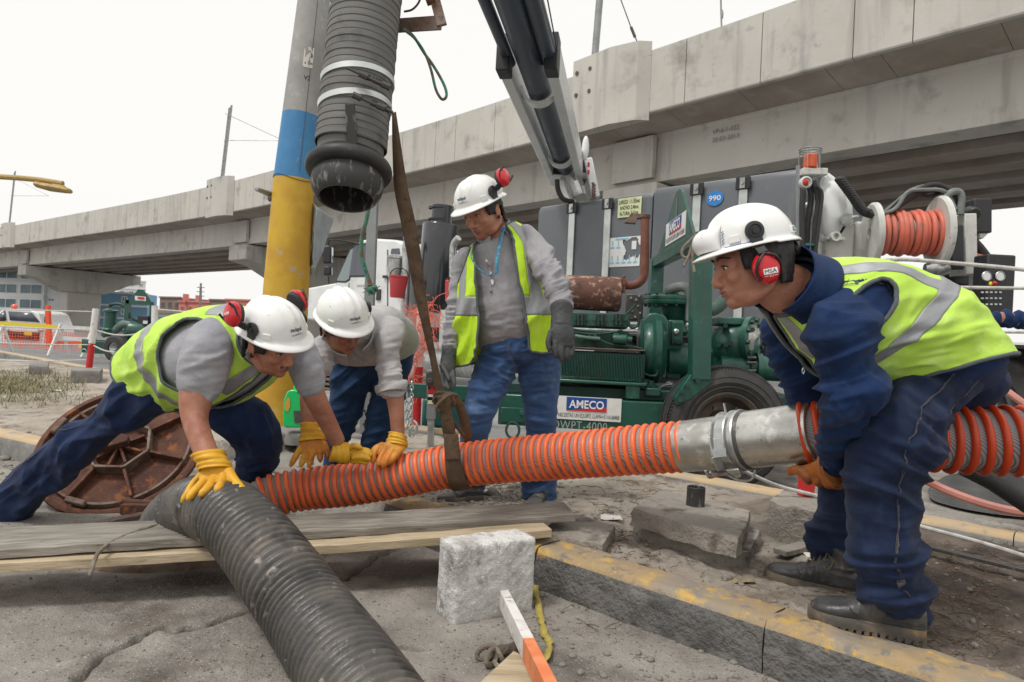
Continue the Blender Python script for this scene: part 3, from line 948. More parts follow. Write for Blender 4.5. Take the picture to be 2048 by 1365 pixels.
# ------------------------------------------------------------------ loose stones, twigs, grass
def stone_at(x, y, r, label=None, grp=None, m='stone', z=None, name='stone', cat='stone'):
 g = G(x, y, .13) if z is None else G(x, y, z)
 me = MB().ball((g.x, g.y, hz(g.x, g.y) + r * .3), (r, r * .85, r * .6), 14, 9).mesh(name)
 a = co_array(me)
 a += nrm_array(me) * (r * .35 * fbm(a / r * .6 + x, 3))[:, None]
 set_co(me, a)
 o = link(me, name, m, auto=40)
 if label:
  tag(o, label, cat, grp)
 return o
for x, y, r, lb in ((985, 985, .035, 'largest pale stone on the dirt beside the boot of the man in light jeans'), (1004, 968, .022, 'small pale stone behind the largest stone by the hose'), (976, 964, .02, 'small stone just under the orange hose'),
     (1008, 990, .018, 'flat little stone right of the largest pale stone'), (1035, 975, .016, 'tiny stone between the boots of the man in light jeans'), (1222, 1022, .016, 'small round stone left of the broken footing slab'),
     (12, 880, .035, 'rounded stone against the kerb at the far left'), (1455, 1152, .02, 'leaf-coloured stone on the dark mud near the yellow kerb')):
 stone_at(x, y, r, lb, 'loose stones on the median')
b = MB()
for k in range(2300):
 u = random.random()
 if u < .6:
  g = G(random.uniform(880, 2040), random.uniform(960, 1330), .13)
 elif u < .8:
  g = G(random.uniform(0, 700), random.uniform(880, 1060), .0)
 else:
  g = G(random.uniform(0, 2000), random.uniform(1100, 1365), 0)
 r = random.uniform(.002, .005) * (1.5 if random.random() < .1 else 1)
 z = hz(g.x, g.y)
 c = V((g.x, g.y, z + r * .4))
 v = [c + V((random.uniform(.7, 1.3) * r * dx, random.uniform(.7, 1.3) * r * dy, r * dz * .8)) for dx, dy, dz in ((1, 0, 0), (0, 1, 0), (-1, 0, 0), (0, -1, 0), (0, 0, 1), (0, 0, -1))]
 b.add(v, [(0, 1, 4), (1, 2, 4), (2, 3, 4), (3, 0, 4), (1, 0, 5), (2, 1, 5), (3, 2, 5), (0, 3, 5)])
b.build('gravel', 'stone', kind='stuff')
b = MB()
b_ = MB()
for k in range(900):
 u = random.random()
 if u < .45:
  g = G(random.gauss(1000, 70), random.gauss(985, 14), .13)
 elif u < .7:
  g = G(random.uniform(1100, 2048), random.uniform(985, 1290), .13)
 elif u < .85:
  g = G(random.uniform(-20, 120), random.gauss(925, 14), .0)
 else:
  g = G(random.uniform(420, 720), random.uniform(890, 960), .1)
 r = random.uniform(.004, .013)
 z = hz(g.x, g.y)
 b_.ball((g.x, g.y, z + r * .25), (r * random.uniform(.7, 1.4), r * random.uniform(.7, 1.3), r * .7), 7, 5, Matrix.Rotation(random.uniform(0, 6), 3, 'Z'))
b_.build('rubble', 'stone', smooth=False, kind='stuff')
b = MB()
def twig(g, L, r, n=4):
 a = random.uniform(0, 2 * PI)
 z = hz(g.x, g.y) + .004
 p = V((g.x, g.y, z))
 pts = [p]
 for i in range(n):
  a += random.uniform(-.5, .5)
  p = p + V((math.cos(a), math.sin(a), 0)) * (L / n)
  pts.append(V((p.x, p.y, z + random.uniform(0, .012))))
 b.tube(pts, r, 4)
for k in range(520):
 u = random.random()
 if u < .65:
  g = G(random.triangular(1480, 2048, 1950), random.uniform(1080, 1300), .13)
 elif u < .85:
  g = G(random.uniform(1180, 1330), random.uniform(960, 1110), .13)
 else:
  g = G(random.uniform(1000, 1500), random.uniform(990, 1180), .13)
 twig(g, random.uniform(.03, .13), random.uniform(.0007, .0017))
b.build('twig_litter', 'twig', kind='stuff')
b = MB()
b2 = MB()
for k in range(2600):
 g = G(random.triangular(-60, 200, 20), random.triangular(740, 815, 765), .13)
 z = hz(g.x, g.y)
 a = random.uniform(0, 2 * PI)
 L = random.uniform(.04, .13)
 w = .0035
 d = V((math.cos(a), math.sin(a), 0))
 t = d * random.uniform(.3, 1.2) * L + V((0, 0, L * random.uniform(.3, 1)))
 s_ = V((-d.y, d.x, 0)) * w
 p = V((g.x, g.y, z))
 (b if random.random() < .6 else b2).add([p - s_, p + s_, p + t * .6 + s_ * .7, p + t, p + t * .6 - s_ * .7], [(0, 1, 2, 3, 4)])
b.build('dry_grass', 'straw', smooth=False, kind='stuff')
b2.build('green_grass', 'leaf', smooth=False, kind='stuff')
for x, y, lb in ((140, 1016, 'crumpled dark foil scrap on the ground left of the manhole'), (112, 782, 'small white paper scrap on the sandy ground at the left'), (1480, 1155, 'dry brown leaf on the mud beside the yellow kerb'),
                 (1222, 1040, 'pale crumpled litter beside the broken footing slab'), (1630, 1108, 'white crumpled scrap behind the boot of the bending man')):
 g = G(x, y, .13 if y < 900 or x > 800 else 0)
 me = MB().grid(lambda u, v: V((g.x + (u - .5) * .09, g.y + (v - .5) * .06, hz(g.x, g.y) + .01)), 8, 6).mesh('scrap')
 a = co_array(me)
 a[:, 2] += .018 * fbm(a * 40 + x, 2)
 a[:, 0] += .012 * fbm(a * 30 + x, 2)
 set_co(me, a)
 tag(link(me, 'paper_scrap', 'dark_steel' if x == 140 else ('straw' if x == 1480 else 'paper')), lb, 'litter')

# ------------------------------------------------------------------ viaduct
ZB = 6.5
bl = [G(2048, 238, ZB), G(1260, 373, ZB), G(820, 443, ZB), G(438, 495, ZB), G(68, 529, ZB)]
bl = [bl[0] + (bl[0] - bl[1]).normalized() * 16] + bl + [bl[-1] + (bl[-1] - bl[-2]).normalized() * 45]
line = vcurve(bl, 24)
S = [0]
for i in range(1, len(line)):
 S.append(S[-1] + (line[i] - line[i - 1]).length)
S = np.array(S)
LA = np.array([list(p) for p in line])
def at_s(s, o=0, z=None):
 p = V([np.interp(s, S, LA[:, k]) for k in range(3)])
 q = V([np.interp(s + .5, S, LA[:, k]) for k in range(3)]) - V([np.interp(s - .5, S, LA[:, k]) for k in range(3)])
 q.normalize()
 n = V((-q.y, q.x, 0))
 if n.dot(V((0, -1, 0))) < 0:
  n = -n
 r = p + n * o
 if z is not None:
  r.z = z
 return r
def s_of_px(px):
 best = min(np.linspace(0, S[-1], 1500), key=lambda s: abs((lambda p: (p.x / p.y if p.y > 0 else 9) - (px - 1024) / FPX)(at_s(s, 1.35))))
 return float(best)
via = thing('viaduct', at_s(S[-1] * .4, -4, 0), 'long grey concrete railway viaduct curving overhead behind the workers', 'viaduct', kind='structure')
def sweep(o_z, s0, s1, n, closed=True):
 return [[at_s(s0 + (s1 - s0) * i / n, o, z) for o, z in o_z] for i in range(n + 1)]
LT = S[-1]
for k in range(6):
 o = -.0 - k * 1.95
 e_ = .06 if k == 0 else .36
 prof = [(o + 0, 6.5), (o + 0, 6.75), (o - e_, 6.95), (o - e_, 8.0), (o + .0, 8.12), (o + .0, 8.32), (o - 1.0, 8.32), (o - 1.0, 8.12), (o - .64, 8.0), (o - .64, 6.95), (o - 1.0, 6.75), (o - 1.0, 6.5)]
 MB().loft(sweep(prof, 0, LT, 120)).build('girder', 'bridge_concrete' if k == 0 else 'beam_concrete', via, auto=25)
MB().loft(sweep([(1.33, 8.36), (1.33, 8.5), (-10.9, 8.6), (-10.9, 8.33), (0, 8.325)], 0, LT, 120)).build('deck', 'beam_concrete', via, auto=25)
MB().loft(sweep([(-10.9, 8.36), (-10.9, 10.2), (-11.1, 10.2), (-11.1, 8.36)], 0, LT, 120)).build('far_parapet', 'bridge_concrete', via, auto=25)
piers = [s_of_px(1205), s_of_px(437), s_of_px(15)]
piers.append(piers[-1] + 36)
s = .5
k = 0
while s < LT - 1:
 L = 2.45 if k % 4 else 1.35
 prof = [(1.34, 8.30), (1.5, 8.30), (1.52, 8.34), (1.52, 10.27), (1.34, 10.30)]
 MB().loft(sweep(prof, s + .012, s + L - .012, 3)).build('parapet_panel', 'bridge_concrete', via, auto=25)
 # haunch slab under the edge
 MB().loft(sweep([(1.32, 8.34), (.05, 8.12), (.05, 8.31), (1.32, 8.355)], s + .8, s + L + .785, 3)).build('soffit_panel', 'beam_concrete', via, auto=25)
 s += L
 k += 1
for sp in piers:
 b = MB()
 pl = [(-1.75, 1.53), (-1.25, 1.86), (.2, 1.86), (1.1, 2.25), (1.75, 2.12), (1.75, 1.53)]
 pl = [(-1.6, 1.53), (-1.35, 1.95), (.35, 2.05), (1.3, 1.85), (1.6, 1.53)]
 bot, top = [at_s(sp - q[0], q[1], 8.05) for q in pl], [at_s(sp - q[0], q[1], 10.55) for q in pl]
 b.loft([bot, top])
 b.build('pilaster', 'bridge_concrete', via, auto=20)
 b = MB()
 for ds in (.55, 1.15):
  for z in (9.35, 10.1):
   p = at_s(sp + ds + .0, 2.02 if ds < 1 else 2.0, z)
   q = at_s(sp + ds, 1.9, z)
   b.cyl(q, p, .07, n=12)
 b.build('anchor_hole', 'dark_steel', via)
 b = MB().loft(sweep([(.02, 6.62), (.22, 6.62), (.22, 8.05), (.02, 8.05)], sp - .85, sp + .85, 2))
 b.build('end_block', 'bridge_concrete', via, auto=20)
 # pier cap and column
 b = MB()
 rings = []
 for o, z0 in ((.35, 5.45), (-.9, 5.2), (-3.3, 4.0), (-7.3, 4.0), (-9.8, 5.2), (-11.0, 5.45)):
  rings.append([at_s(sp - 1.15, o, z0), at_s(sp + 1.15, o, z0), at_s(sp + 1.15, o, 6.42), at_s(sp - 1.15, o, 6.42)])
 b.loft(rings)
 b.build('pier_cap', 'bridge_concrete', via, auto=20, bevel=.05)
 b = MB().loft([[at_s(sp + a, o, z) for a, o in ((-.9, -3.6), (.9, -3.6), (.9, -7.0), (-.9, -7.0))] for z in (-.5, 4.2)])
 b.build('pier_column', 'bridge_concrete', via, auto=20, bevel=.12)
 b = MB()
 for k in range(6):
  b.box(at_s(sp, -.35 - k * 1.95, 6.46), (.5, .5, .1))
 b.build('bearing', 'dark_steel', via)
# beam stencil
pA, pB = None, None
c0 = RP(1452, 268, at_s(s_of_px(1452), 0), (at_s(s_of_px(1452), 1) - at_s(s_of_px(1452), 0)))
sb = min(np.linspace(0, LT, 2000), key=lambda s: (at_s(s, 0, c0.z) - c0).length)
ex = (at_s(sb - .5, 0, 0) - at_s(sb + .5, 0, 0)).normalized()
for t_, dz in (('VP-6-1-022', .16), ('20-03-2013', -.1)):
 lettering(t_, at_s(sb, .01, 7.62 + dz), ex, V((0, 0, 1)), .92, 'stencil_dark', via, .0, aspect=.15, off=.0, name='stencil')

# masts on the viaduct
def lattice(base, h, label, lean=V((0, 0, 0)), w=.38):
 r = thing('catenary_mast', base, label, 'mast')
 ax = (at_s(1, 0, 0) - at_s(0, 0, 0)).normalized()
 a = base - ax * w / 2
 c = base + ax * w / 2
 t = V((0, 0, h)) + lean
 b = MB()
 b.bar(a, a + t, .09, .09)
 b.bar(c, c + t * .98, .09, .09)
 b.build('upright', 'steel_post', r)
 b = MB()
 n = 16
 for i in range(n):
  p0, p1 = a + t * (i / n), c + t * ((i + .5) / n)
  b.bar(p0, p1, .035, .035)
  b.bar(p1, a + t * ((i + 1) / n), .035, .035)
 b.build('lacing', 'steel_post', r)
 b = MB()
 e = at_s(1, -3, 0) - at_s(1, 0, 0)
 e.normalize()
 tip = base + V((0, 0, h * .58)) + V((3.9, 0, 0)) * 1.0
 b.tube([base + V((0, 0, h * .9)) + t * 0, tip], .018, 6)
 b.tube([base + V((0, 0, h * .55)), tip], .018, 6)
 b.build('wire_arm', 'steel_post', r)
 return r
p = at_s(piers[1], 1.6, 10.3)
lattice(p, 5.0, 'lattice mast standing on the viaduct above the yellow pole side', V((.35, 0, 0)))
p = at_s(piers[2], 1.6, 10.3)
lattice(p, 5.6, 'lattice mast on the viaduct at the far left above the street lamp', V((.35, 0, 0)))
pm = thing('catenary_mast', at_s(piers[0], 1.2, 10.5), 'round grey mast rising from the viaduct pilaster at the top edge', 'mast')
q = P(1190, 98, at_s(piers[0], 1.2).y)
b = MB()
b.cyl(V((q.x, q.y, 10.4)), V((q.x + .25, q.y, 17)), .12, n=20)
b.build('pole', 'steel_post', pm)
b = MB()
b.tube([P(1238, -10, 23), P(1262, 55, 23), P(1276, 88, 23.5)], .02, 5)
b.tube([P(1262, 55, 23), P(1270, 75, 23)], .05, 6)
tag(b.build('hanging_wire', 'dark_steel'), 'loose wire with a small insulator hanging above the viaduct', 'wire')
b = MB()
b.cyl(P(1443, 55, 22), P(1441, -20, 22), .03, n=8)
b.ball(P(1444, 30, 22), (.05, .05, .16), 8, 6)
tag(b.build('lightning_rod', 'steel_post'), 'thin rod standing on top of the viaduct parapet', 'rod')

# ------------------------------------------------------------------ far town
def building(label, x0, x1, ytop, d0, d1, m, rows, cols, wm='window_blue', name='building', depth=6, wfrac=(.75, .6), cat='building', parapet=.4, ground=True, frame=None, skip=()):
 a, c = P(x0, ytop, d0), P(x1, ytop, d1)
 H = (a.z + c.z) / 2
 a = V((a.x, a.y, 0))
 c = V((c.x, c.y, 0))
 ex = (c - a)
 L = ex.length
 ex.normalize()
 n = V((-ex.y, ex.x, 0))
 if n.y < 0:
  n = -n
 r = thing(name, (a + c) / 2, label, cat)
 b = MB().loft([[p + V((0, 0, z)) for p in (a, c, c + n * depth, a + n * depth)] for z in (-.5, H)])
 b.build('wall', m, r, smooth=False)
 b = MB()
 for k in range(rows + 1):
  z = H * (k / rows) if k else .25
  b.bar(a + V((0, 0, z)) - n * .06 - ex * .1, c + V((0, 0, z)) - n * .06 + ex * .1, .2, .22)
 b.build('cornice', frame or m, r, smooth=False)
 for i in range(cols):
  for j in range(rows):
   if (i, j) in skip:
    continue
   ww, wh = L / cols * wfrac[0], H / rows * wfrac[1]
   ctr = a + ex * (L * (i + .5) / cols) + V((0, 0, H * (j + .52) / rows))
   f = MB()
   for (e0, e1) in (((-1, -1), (1, -1)), ((1, -1), (1, 1)), ((1, 1), (-1, 1)), ((-1, 1), (-1, -1)), ((0, -1), (0, 1))):
    f.bar(ctr + ex * (e0[0] * ww / 2) + V((0, 0, e0[1] * wh / 2)) - n * .02, ctr + ex * (e1[0] * ww / 2) + V((0, 0, e1[1] * wh / 2)) - n * .02, .1, .1)
   w = f.build('window', frame or m, r, smooth=False)
   g = MB().add([ctr + ex * (sx * ww / 2) + V((0, 0, sz * wh / 2)) - n * .015 for sx, sz in ((-1, -1), (1, -1), (1, 1), (-1, 1))], [(0, 1, 2, 3)])
   g.build('pane', wm, w, smooth=False)
 return r, a, c, n, H
building('white apartment block with wide blue window bands seen under the viaduct', -190, 92, 505, 92, 84, 'plaster_white', 5, 6, wfrac=(.86, .62))
building('white side wing of the apartment block with small dark windows', 92, 172, 547, 84.5, 84, 'plaster_white', 5, 3, 'window_dark', depth=5, wfrac=(.4, .25), skip=((0, 3), (2, 1), (1, 0)))
r_, a_, c_, n_, H_ = building('light blue house with brown shuttered windows behind the left pump', 172, 296, 586, 79, 80, 'plaster_blue', 3, 4, 'plaster_brown', depth=3, wfrac=(.32, .4), frame='plaster_white', skip=((1, 2), (3, 1)))
building('pale house with cluttered rooftop rising behind the blue house', 236, 292, 562, 110, 112, 'plaster_white', 6, 3, 'window_dark', wfrac=(.4, .4))
building('brown brick house left of the pink house', 320, 362, 595, 105, 103, 'plaster_brown', 2, 3, 'window_dark', wfrac=(.4, .35), skip=((1, 0),))
rp, a2, c2, n2, H2 = building('pink house with two square chimney towers on its roof', 358, 420, 604, 103, 101, 'plaster_pink', 2, 4, 'window_dark', wfrac=(.35, .3))
for x0, x1, yt in ((366, 371, 588), (391, 397, 591)):
 a, c = P(x0, yt, 102), P(x1, yt, 102)
 MB().loft([[V((a.x, a.y, z)), V((c.x, c.y, z)), V((c.x, c.y + 1.2, z)), V((a.x, a.y + 1.2, z))] for z in (H2 - .2, a.z)]).build('tower', 'plaster_pink', rp, smooth=False)
building('brown house with a flat canopy roof right of the pink house', 420, 452, 600, 101, 100, 'plaster_brown', 2, 2, 'window_dark', wfrac=(.4, .3))
building('red and grey house showing just left of the ear muffs', 452, 500, 600, 98, 97, 'plaster_pink', 2, 4, 'window_dark', wfrac=(.5, .5))
building('low tan house far behind the left pump', 300, 520, 628, 60, 60, 'plaster_tan', 1, 5, 'window_dark', wfrac=(.3, .3))
building('long pale wall building glimpsed behind the truck at the right', 1840, 2300, 690, 40, 36, 'plaster_white', 1, 8, 'window_dark', wfrac=(.3, .3))
up = thing('utility_pole', G(402, 625, 0) * 0 + V((P(402, 640, 80).x, 80, 0)), 'thin grey utility pole in front of the pink house', 'pole')
b = MB()
t_ = P(402, 567, 80)
b.cyl(V((P(400, 640, 80).x, 80, 0)), t_, .22, .12, 10)
b.build('shaft', 'column_grey', up)
b = MB()
for k in range(3):
 b.box(t_ - V((0, 0, .5 + k * .5)), (.9, .08, .08))
b.build('crossarm', 'column_grey', up)
# street lamp reaching in from the left
sl = thing('street_lamp', V((P(-330, 400, 14).x, 14, 0)), 'ochre street lamp arm reaching in from the left edge', 'street lamp')
b = MB()
pb = V((P(-330, 400, 14).x, 14, 0))
b.tube(vcurve([pb, V((pb.x, 14, 3.2)), P(-290, 352, 14), P(-120, 348, 14), P(0, 354, 14), P(75, 360, 14), P(126, 368, 14)], 6), .055, 10)
b.build('arm', 'lamp_yellow', sl)
me = MB().loft([[P(x, y + a * h * 1.0, 14) + V((0, .12 * math.sin(q), 0)) + V((0, 0, .0)) if False else P(x, y, 14) + V((0, .14 * w * math.cos(q), -.02 - .07 * h * (1 - math.sin(q)))) for q in (2 * PI * k / 14 for k in range(14))]
    for x, y, h, w, a in ((72, 362, .2, .4, 0), (76, 362, .9, 1, 0), (100, 366, 1.1, 1.1, 0), (128, 371, 1.0, 1, 0), (140, 376, .7, .7, 0), (142, 378, .2, .2, 0))]).mesh('l')
link(me, 'lamp_head', 'lamp_yellow', sl)
b = MB().ball(P(108, 373, 14), (.25, .08, .05), 16, 8)
b.build('lens', 'lamp_yellow', sl)

# ------------------------------------------------------------------ painted concrete pole with tin sheet and lamp bracket
pd = 5.55
polb = P(556, 848, pd)
pole = thing('lighting_pole', V((polb.x, pd, .1)), 'round concrete pole painted yellow below, blue above, bare grey on top', 'pole')
def pole_pt(y):
 x = np.interp(y, [-80, 0, 360, 600, 850], [634, 628.5, 588, 571, 557])
 return P(x, y, pd)
def pole_r(y):
 w = np.interp(y, [-80, 0, 230, 360, 600, 850], [58, 62, 72, 78, 88, 96])
 return w / FPX * pd / 2
for nm, y0, y1, mm in (('yellow_band', 862, 361, 'column_yellow'), ('blue_band', 361, 232, 'column_blue'), ('bare_shaft', 232, -160, 'column_grey')):
 yy = np.linspace(y0, y1, 10)
 rr = [pole_r(v) for v in yy]
 MB().tube([pole_pt(v) for v in yy], rr, 48).build(nm, mm, pole)
b = MB()
def on_pole(ang, y, off=.002):
 c = pole_pt(y)
 r = pole_r(y) + off
 return c + V((math.sin(ang) * r, -math.cos(ang) * r, 0))
b.tube([on_pole(.55, v, .001) for v in np.linspace(350, -100, 12)], .0022, 5)
b.tube([on_pole(a, 362 + 6 * math.sin(a * 2), .002) for a in np.linspace(-1.5, 1.5, 20)], .003, 5)
b.build('surface_crack', 'dark_steel', pole)
me = MB().grid(lambda u, v: on_pole(.1 + .55 * u, 108 + 40 * v, .003), 12, 12, mask=lambda u, v: vnoise(np.array([[u * 5, v * 5, 2.2]]))[0] > -.15).mesh('x')
link(me, 'poster_remnant', 'paper', pole)
lettering('V2', pole_pt(170), V((1, 0, 0)), V((0, 0, 1)), .055, 'ink_black', pole, .01, name='stencil', fn=lambda x, y: on_pole(.42 + x / .16, 168 - y * 246, .003))
# crumpled tin sheet fixed behind the pole
ts = thing('tin_sheet', P(640, 556, 5.7), 'crumpled pale tin sheet fixed to the right side of the painted pole', 'sheet')
def tin(pts, nm='sheet'):
 A = [P(x, y, d) for x, y, d in pts]
 me = MB().grid(lambda u, v: (A[0].lerp(A[1], u)).lerp(A[3].lerp(A[2], u), v), 16, 24).mesh('s')
 a = co_array(me)
 a += nrm_array(me) * (.018 * fbm(a * 7, 3))[:, None]
 set_co(me, a)
 return link(me, nm, 'tin', ts, solid=.003)
tin([(622, 400, 5.65), (634, 415, 5.5), (624, 528, 5.55), (615, 545, 5.7)], 'folded_edge')
tin([(634, 415, 5.5), (670, 437, 5.8), (630, 542, 5.85), (618, 530, 5.6)])
tin([(610, 536, 5.6), (632, 536, 5.6), (618, 556, 5.65), (608, 550, 5.7)], 'torn_corner')
lb = thing('floodlight', P(540, 390, 5.7), 'grey floodlight bracket sticking out left of the painted pole', 'floodlight')
b = MB()
b.bar(P(513, 378, 5.4), P(556, 392, 5.6), .05, .018)
b.bar(P(513, 378, 5.4), P(556, 397, 5.6), .035, .03)
b.build('bracket', 'steel_post', lb, bevel=.004)
b = MB()
b.ball(P(541, 398, 5.5), (.022, .03, .025), 12, 8)
b.ball(P(549, 400, 5.5), (.018, .03, .022), 12, 8)
b.build('lamp', 'dark_steel', lb)

# ------------------------------------------------------------------ rope fence posts
def rw_post(x, ytop, ybot, ysplit, d, w, label, ang=0):
 t, s_, bt = P(x + ang, ytop, d), P(x + ang * (ybot - ysplit) / (ybot - ytop), ysplit, d), P(x, ybot, d)
 r = thing('barrier_post', bt, label, 'post', 'red and white rope barrier posts')
 MB().cyl(s_, t, w, n=20).build('white_section', 'paint_white', r)
 MB().cyl(bt, s_, w, n=20).build('red_section', 'paint_red', r)
 b = MB()
 for yy in (.25, .6):
  p = t.lerp(bt, yy)
  b.ball(p - V((0, w, 0)), .011, 8, 6)
 b.build('eyelet', 'galvanised', r)
 return r
rw_post(178, 618, 738, 687, 9.4, .042, 'thin red and white post in a concrete block at the left', 14)
rw_post(308, 612, 762, 690, 9.2, .042, 'red and white post half hidden behind the back of the kneeling man', 2)
rw_post(832, 594, 858, 734, 5.8, .037, 'red and white post standing beside the hanging chain', 12)
def cord(pts, r, m, label, cat='rope', name='rope', grp=None):
 b = MB().tube(vcurve(pts, 8), r, 8)
 return tag(b.build(name, m), label, cat, grp)
cord([P(-60, 618, 10), P(80, 621, 9.7), P(189, 624, 9.4)], .008, 'rope_white', 'topmost pale cord running left from the left red and white post')
cord([P(-60, 650, 10), P(80, 657, 9.7), P(188, 660, 9.4)], .008, 'rope_white', 'middle pale cord running left from the left red and white post')
cord([P(-60, 684, 10), P(80, 689, 9.7), P(184, 690, 9.4)], .008, 'rope_white', 'lowest pale cord running left from the left red and white post')
cord([P(-60, 718, 10), P(60, 723, 9.7), P(182, 720, 9.4)], .008, 'rope_white', 'pale cord hanging close to the kerb at the far left')
cord([P(188, 660, 9.4), P(230, 670, 9.3), P(270, 669, 9.2), P(310, 655, 9.2)], .010, 'rope_white', 'upper sagging white rope between the two left posts')
cord([P(184, 690, 9.4), P(215, 703, 9.3), P(265, 706, 9.2), P(310, 700, 9.2)], .010, 'rope_white', 'lower sagging white rope between the two left posts')
cord([P(312, 619, 9.2), P(370, 624, 9), P(440, 632, 8.6)], .010, 'rope_white', 'white rope leaving the second left post towards the pole')
# white wooden trestle barriers
def trestle(px, d, label):
 r = thing('trestle_barrier', V((P(px[0], 700, d).x, d, 0)), label, 'barrier', 'white wooden barriers on the far road')
 a, c = P(px[0], 655, d), P(px[1], 658, d)
 for z in (0.0, -.28):
  MB().bar(a + V((0, 0, z)), c + V((0, 0, z)), .04, .10).build('rail', 'paint_white', r)
 for e in (a, c):
  for k in (-1, 1):
   MB().bar(e + V((0, 0, .08)), V((e.x + .08 * k, e.y + .3 * k, 0.0)), .05, .05).build('leg', 'paint_white', r)
 return r
trestle((121, 187), 17.5, 'white wooden barrier beside the left pump trailer')
trestle((-40, 6), 17.5, 'white wooden barrier cut off by the left edge')
def net(name, c4, nu, nv, m, label, cat, wob=.02, r=.004, lean=0):
 b = MB()
 A = [V(p) for p in c4]
 def S_(u, v):
  p = A[0].lerp(A[1], u).lerp(A[3].lerp(A[2], u), v)
  q = np.array([[u * nu * .5, v * nv * .5, len(name)]])
  return p + V((vnoise(q)[0], vnoise(q + 9)[0], vnoise(q + 20)[0])) * wob
 for i in range(nu + 1):
  b.tube([S_(i / nu, k / nv) for k in range(nv + 1)], r, 4)
 for j in range(nv + 1):
  b.tube([S_(k / nu, j / nv) for k in range(nu + 1)], r, 4)
 o = b.build(name, m)
 return tag(o, label, cat)
net('safety_net', (P(5, 660, 19), P(112, 664, 19), P(108, 700, 19), P(5, 694, 19)), 20, 6, 'net_orange', 'orange plastic safety net strung in front of the white van', 'netting', .02, .007)
net('safety_net', (P(112, 664, 20), P(180, 668, 20), P(180, 703, 20), P(108, 700, 20)), 16, 7, 'net_orange', 'orange safety net behind the white trestle barrier', 'netting', .02, .006)
b = MB().bar(P(-10, 646, 19), P(185, 659, 19), .02, .10)
tag(b.build('barrier_tape', 'tape_yellow'), 'yellow barrier tape stretched above the orange net', 'tape')
b = MB()
b.bar(P(96, 612, 24), P(99, 700, 24), .13, .13)
tag(b.build('orange_post', 'net_orange'), 'orange post beside the viaduct column', 'post')
b = MB()
b.bar(P(120, 692, 26), P(190, 694, 26), .3, .35)
tag(b.build('orange_block', 'net_orange'), 'low orange road block behind the white trestle', 'barrier')
net('safety_net', (P(2005, 735, 9), P(2200, 748, 8.5), P(2200, 845, 8.5), P(2000, 825, 9)), 24, 10, 'net_pink', 'pink and orange safety net behind the bending man at the right edge', 'netting', .03, .009)
b = MB().bar(P(1950, 778, 8.9), P(2200, 800, 8.4), .01, .09)
tag(b.build('barrier_tape', 'tape_yellow'), 'yellow tape tied along the pink net at the right', 'tape')
# bundled net by the middle post
b = MB()
for k in range(230):
 a1, a2 = random.uniform(0, 2 * PI), random.uniform(0, 2 * PI)
 u = random.random()
 def nb():
  if random.random() < .6:
   q = random.uniform(0, 2 * PI)
   rr = math.sqrt(random.random())
   return P(848 + 30 * rr * math.cos(q), 650 + 48 * rr * math.sin(q), 5.7 + random.uniform(-.12, .12))
  return P(random.uniform(815, 838), random.uniform(670, 790), 5.72 + random.uniform(-.06, .06))
 p0 = nb()
 p2 = p0 + V((random.uniform(-.12, .12), random.uniform(-.05, .05), random.uniform(-.12, .12)))
 p1 = (p0 + p2) / 2 + V((random.uniform(-.03, .03), 0, random.uniform(-.03, .03)))
 b.tube(vcurve([p0, p1, p2], 3), .0028, 4)
tag(b.build('bundled_net', 'net_pink'), 'tangled bundle of orange net hanging on the middle red and white post', 'netting')

# ------------------------------------------------------------------ white van far left
vd = 25.0
vb = thing('van', V((P(45, 690, vd).x, vd + 2, 0)), 'white van parked beyond the orange net at the far left', 'van')
def vp(x, y, dd=0):
 return P(x, y, vd + dd)
fr = [(-22, 690), (-22, 662), (-8, 632), (6, 618), (60, 619), (76, 626), (88, 655), (90, 668), (90, 690)]
b = MB().prism([vp(x, y) for x, y in fr], V((-1.4, 3.9, 0)))
b.build('body', 'truck_white', vb, bevel=.05, auto=30)
b = MB().add([vp(17, 623, -.02), vp(64, 626, -.02), vp(80, 645, -.02), vp(20, 641, -.02)], [(0, 1, 2, 3)])
b.build('windscreen', 'window_dark', vb, solid=.02)
b = MB().add([vp(-6, 634, -.02), vp(10, 621, -.02), vp(13, 641, -.02), vp(-12, 642, -.02)], [(0, 1, 2, 3)])
b.build('side_window', 'window_dark', vb, solid=.02)
b = MB().box(vp(45, 672, -.04), (1.2, .1, .3))
b.build('grille', 'black_plastic', vb, bevel=.02)
b = MB().box(vp(57, 668, -.11), (.28, .02, .12))
b.build('licence_plate', 'tape_yellow', vb)
for x in (10, 66):
 MB().cyl(vp(x, 684, .15), vp(x + 3, 684, .45), .26, n=20).build('wheel', 'tyre', vb)
for x in (12, 82):
 MB().ball(vp(x, 660, -.02), (.12, .05, .08), 12, 8).build('headlight', 'bright_steel', vb)
MB().ball(vp(29, 614, .4), (.12, .1, .1), 12, 8).build('beacon', 'amber', vb)
for x, dx in ((4, -1), (93, 1)):
 MB().box(vp(x, 640, -.1), (.12, .08, .22)).build('mirror', 'black_plastic', vb, bevel=.02)
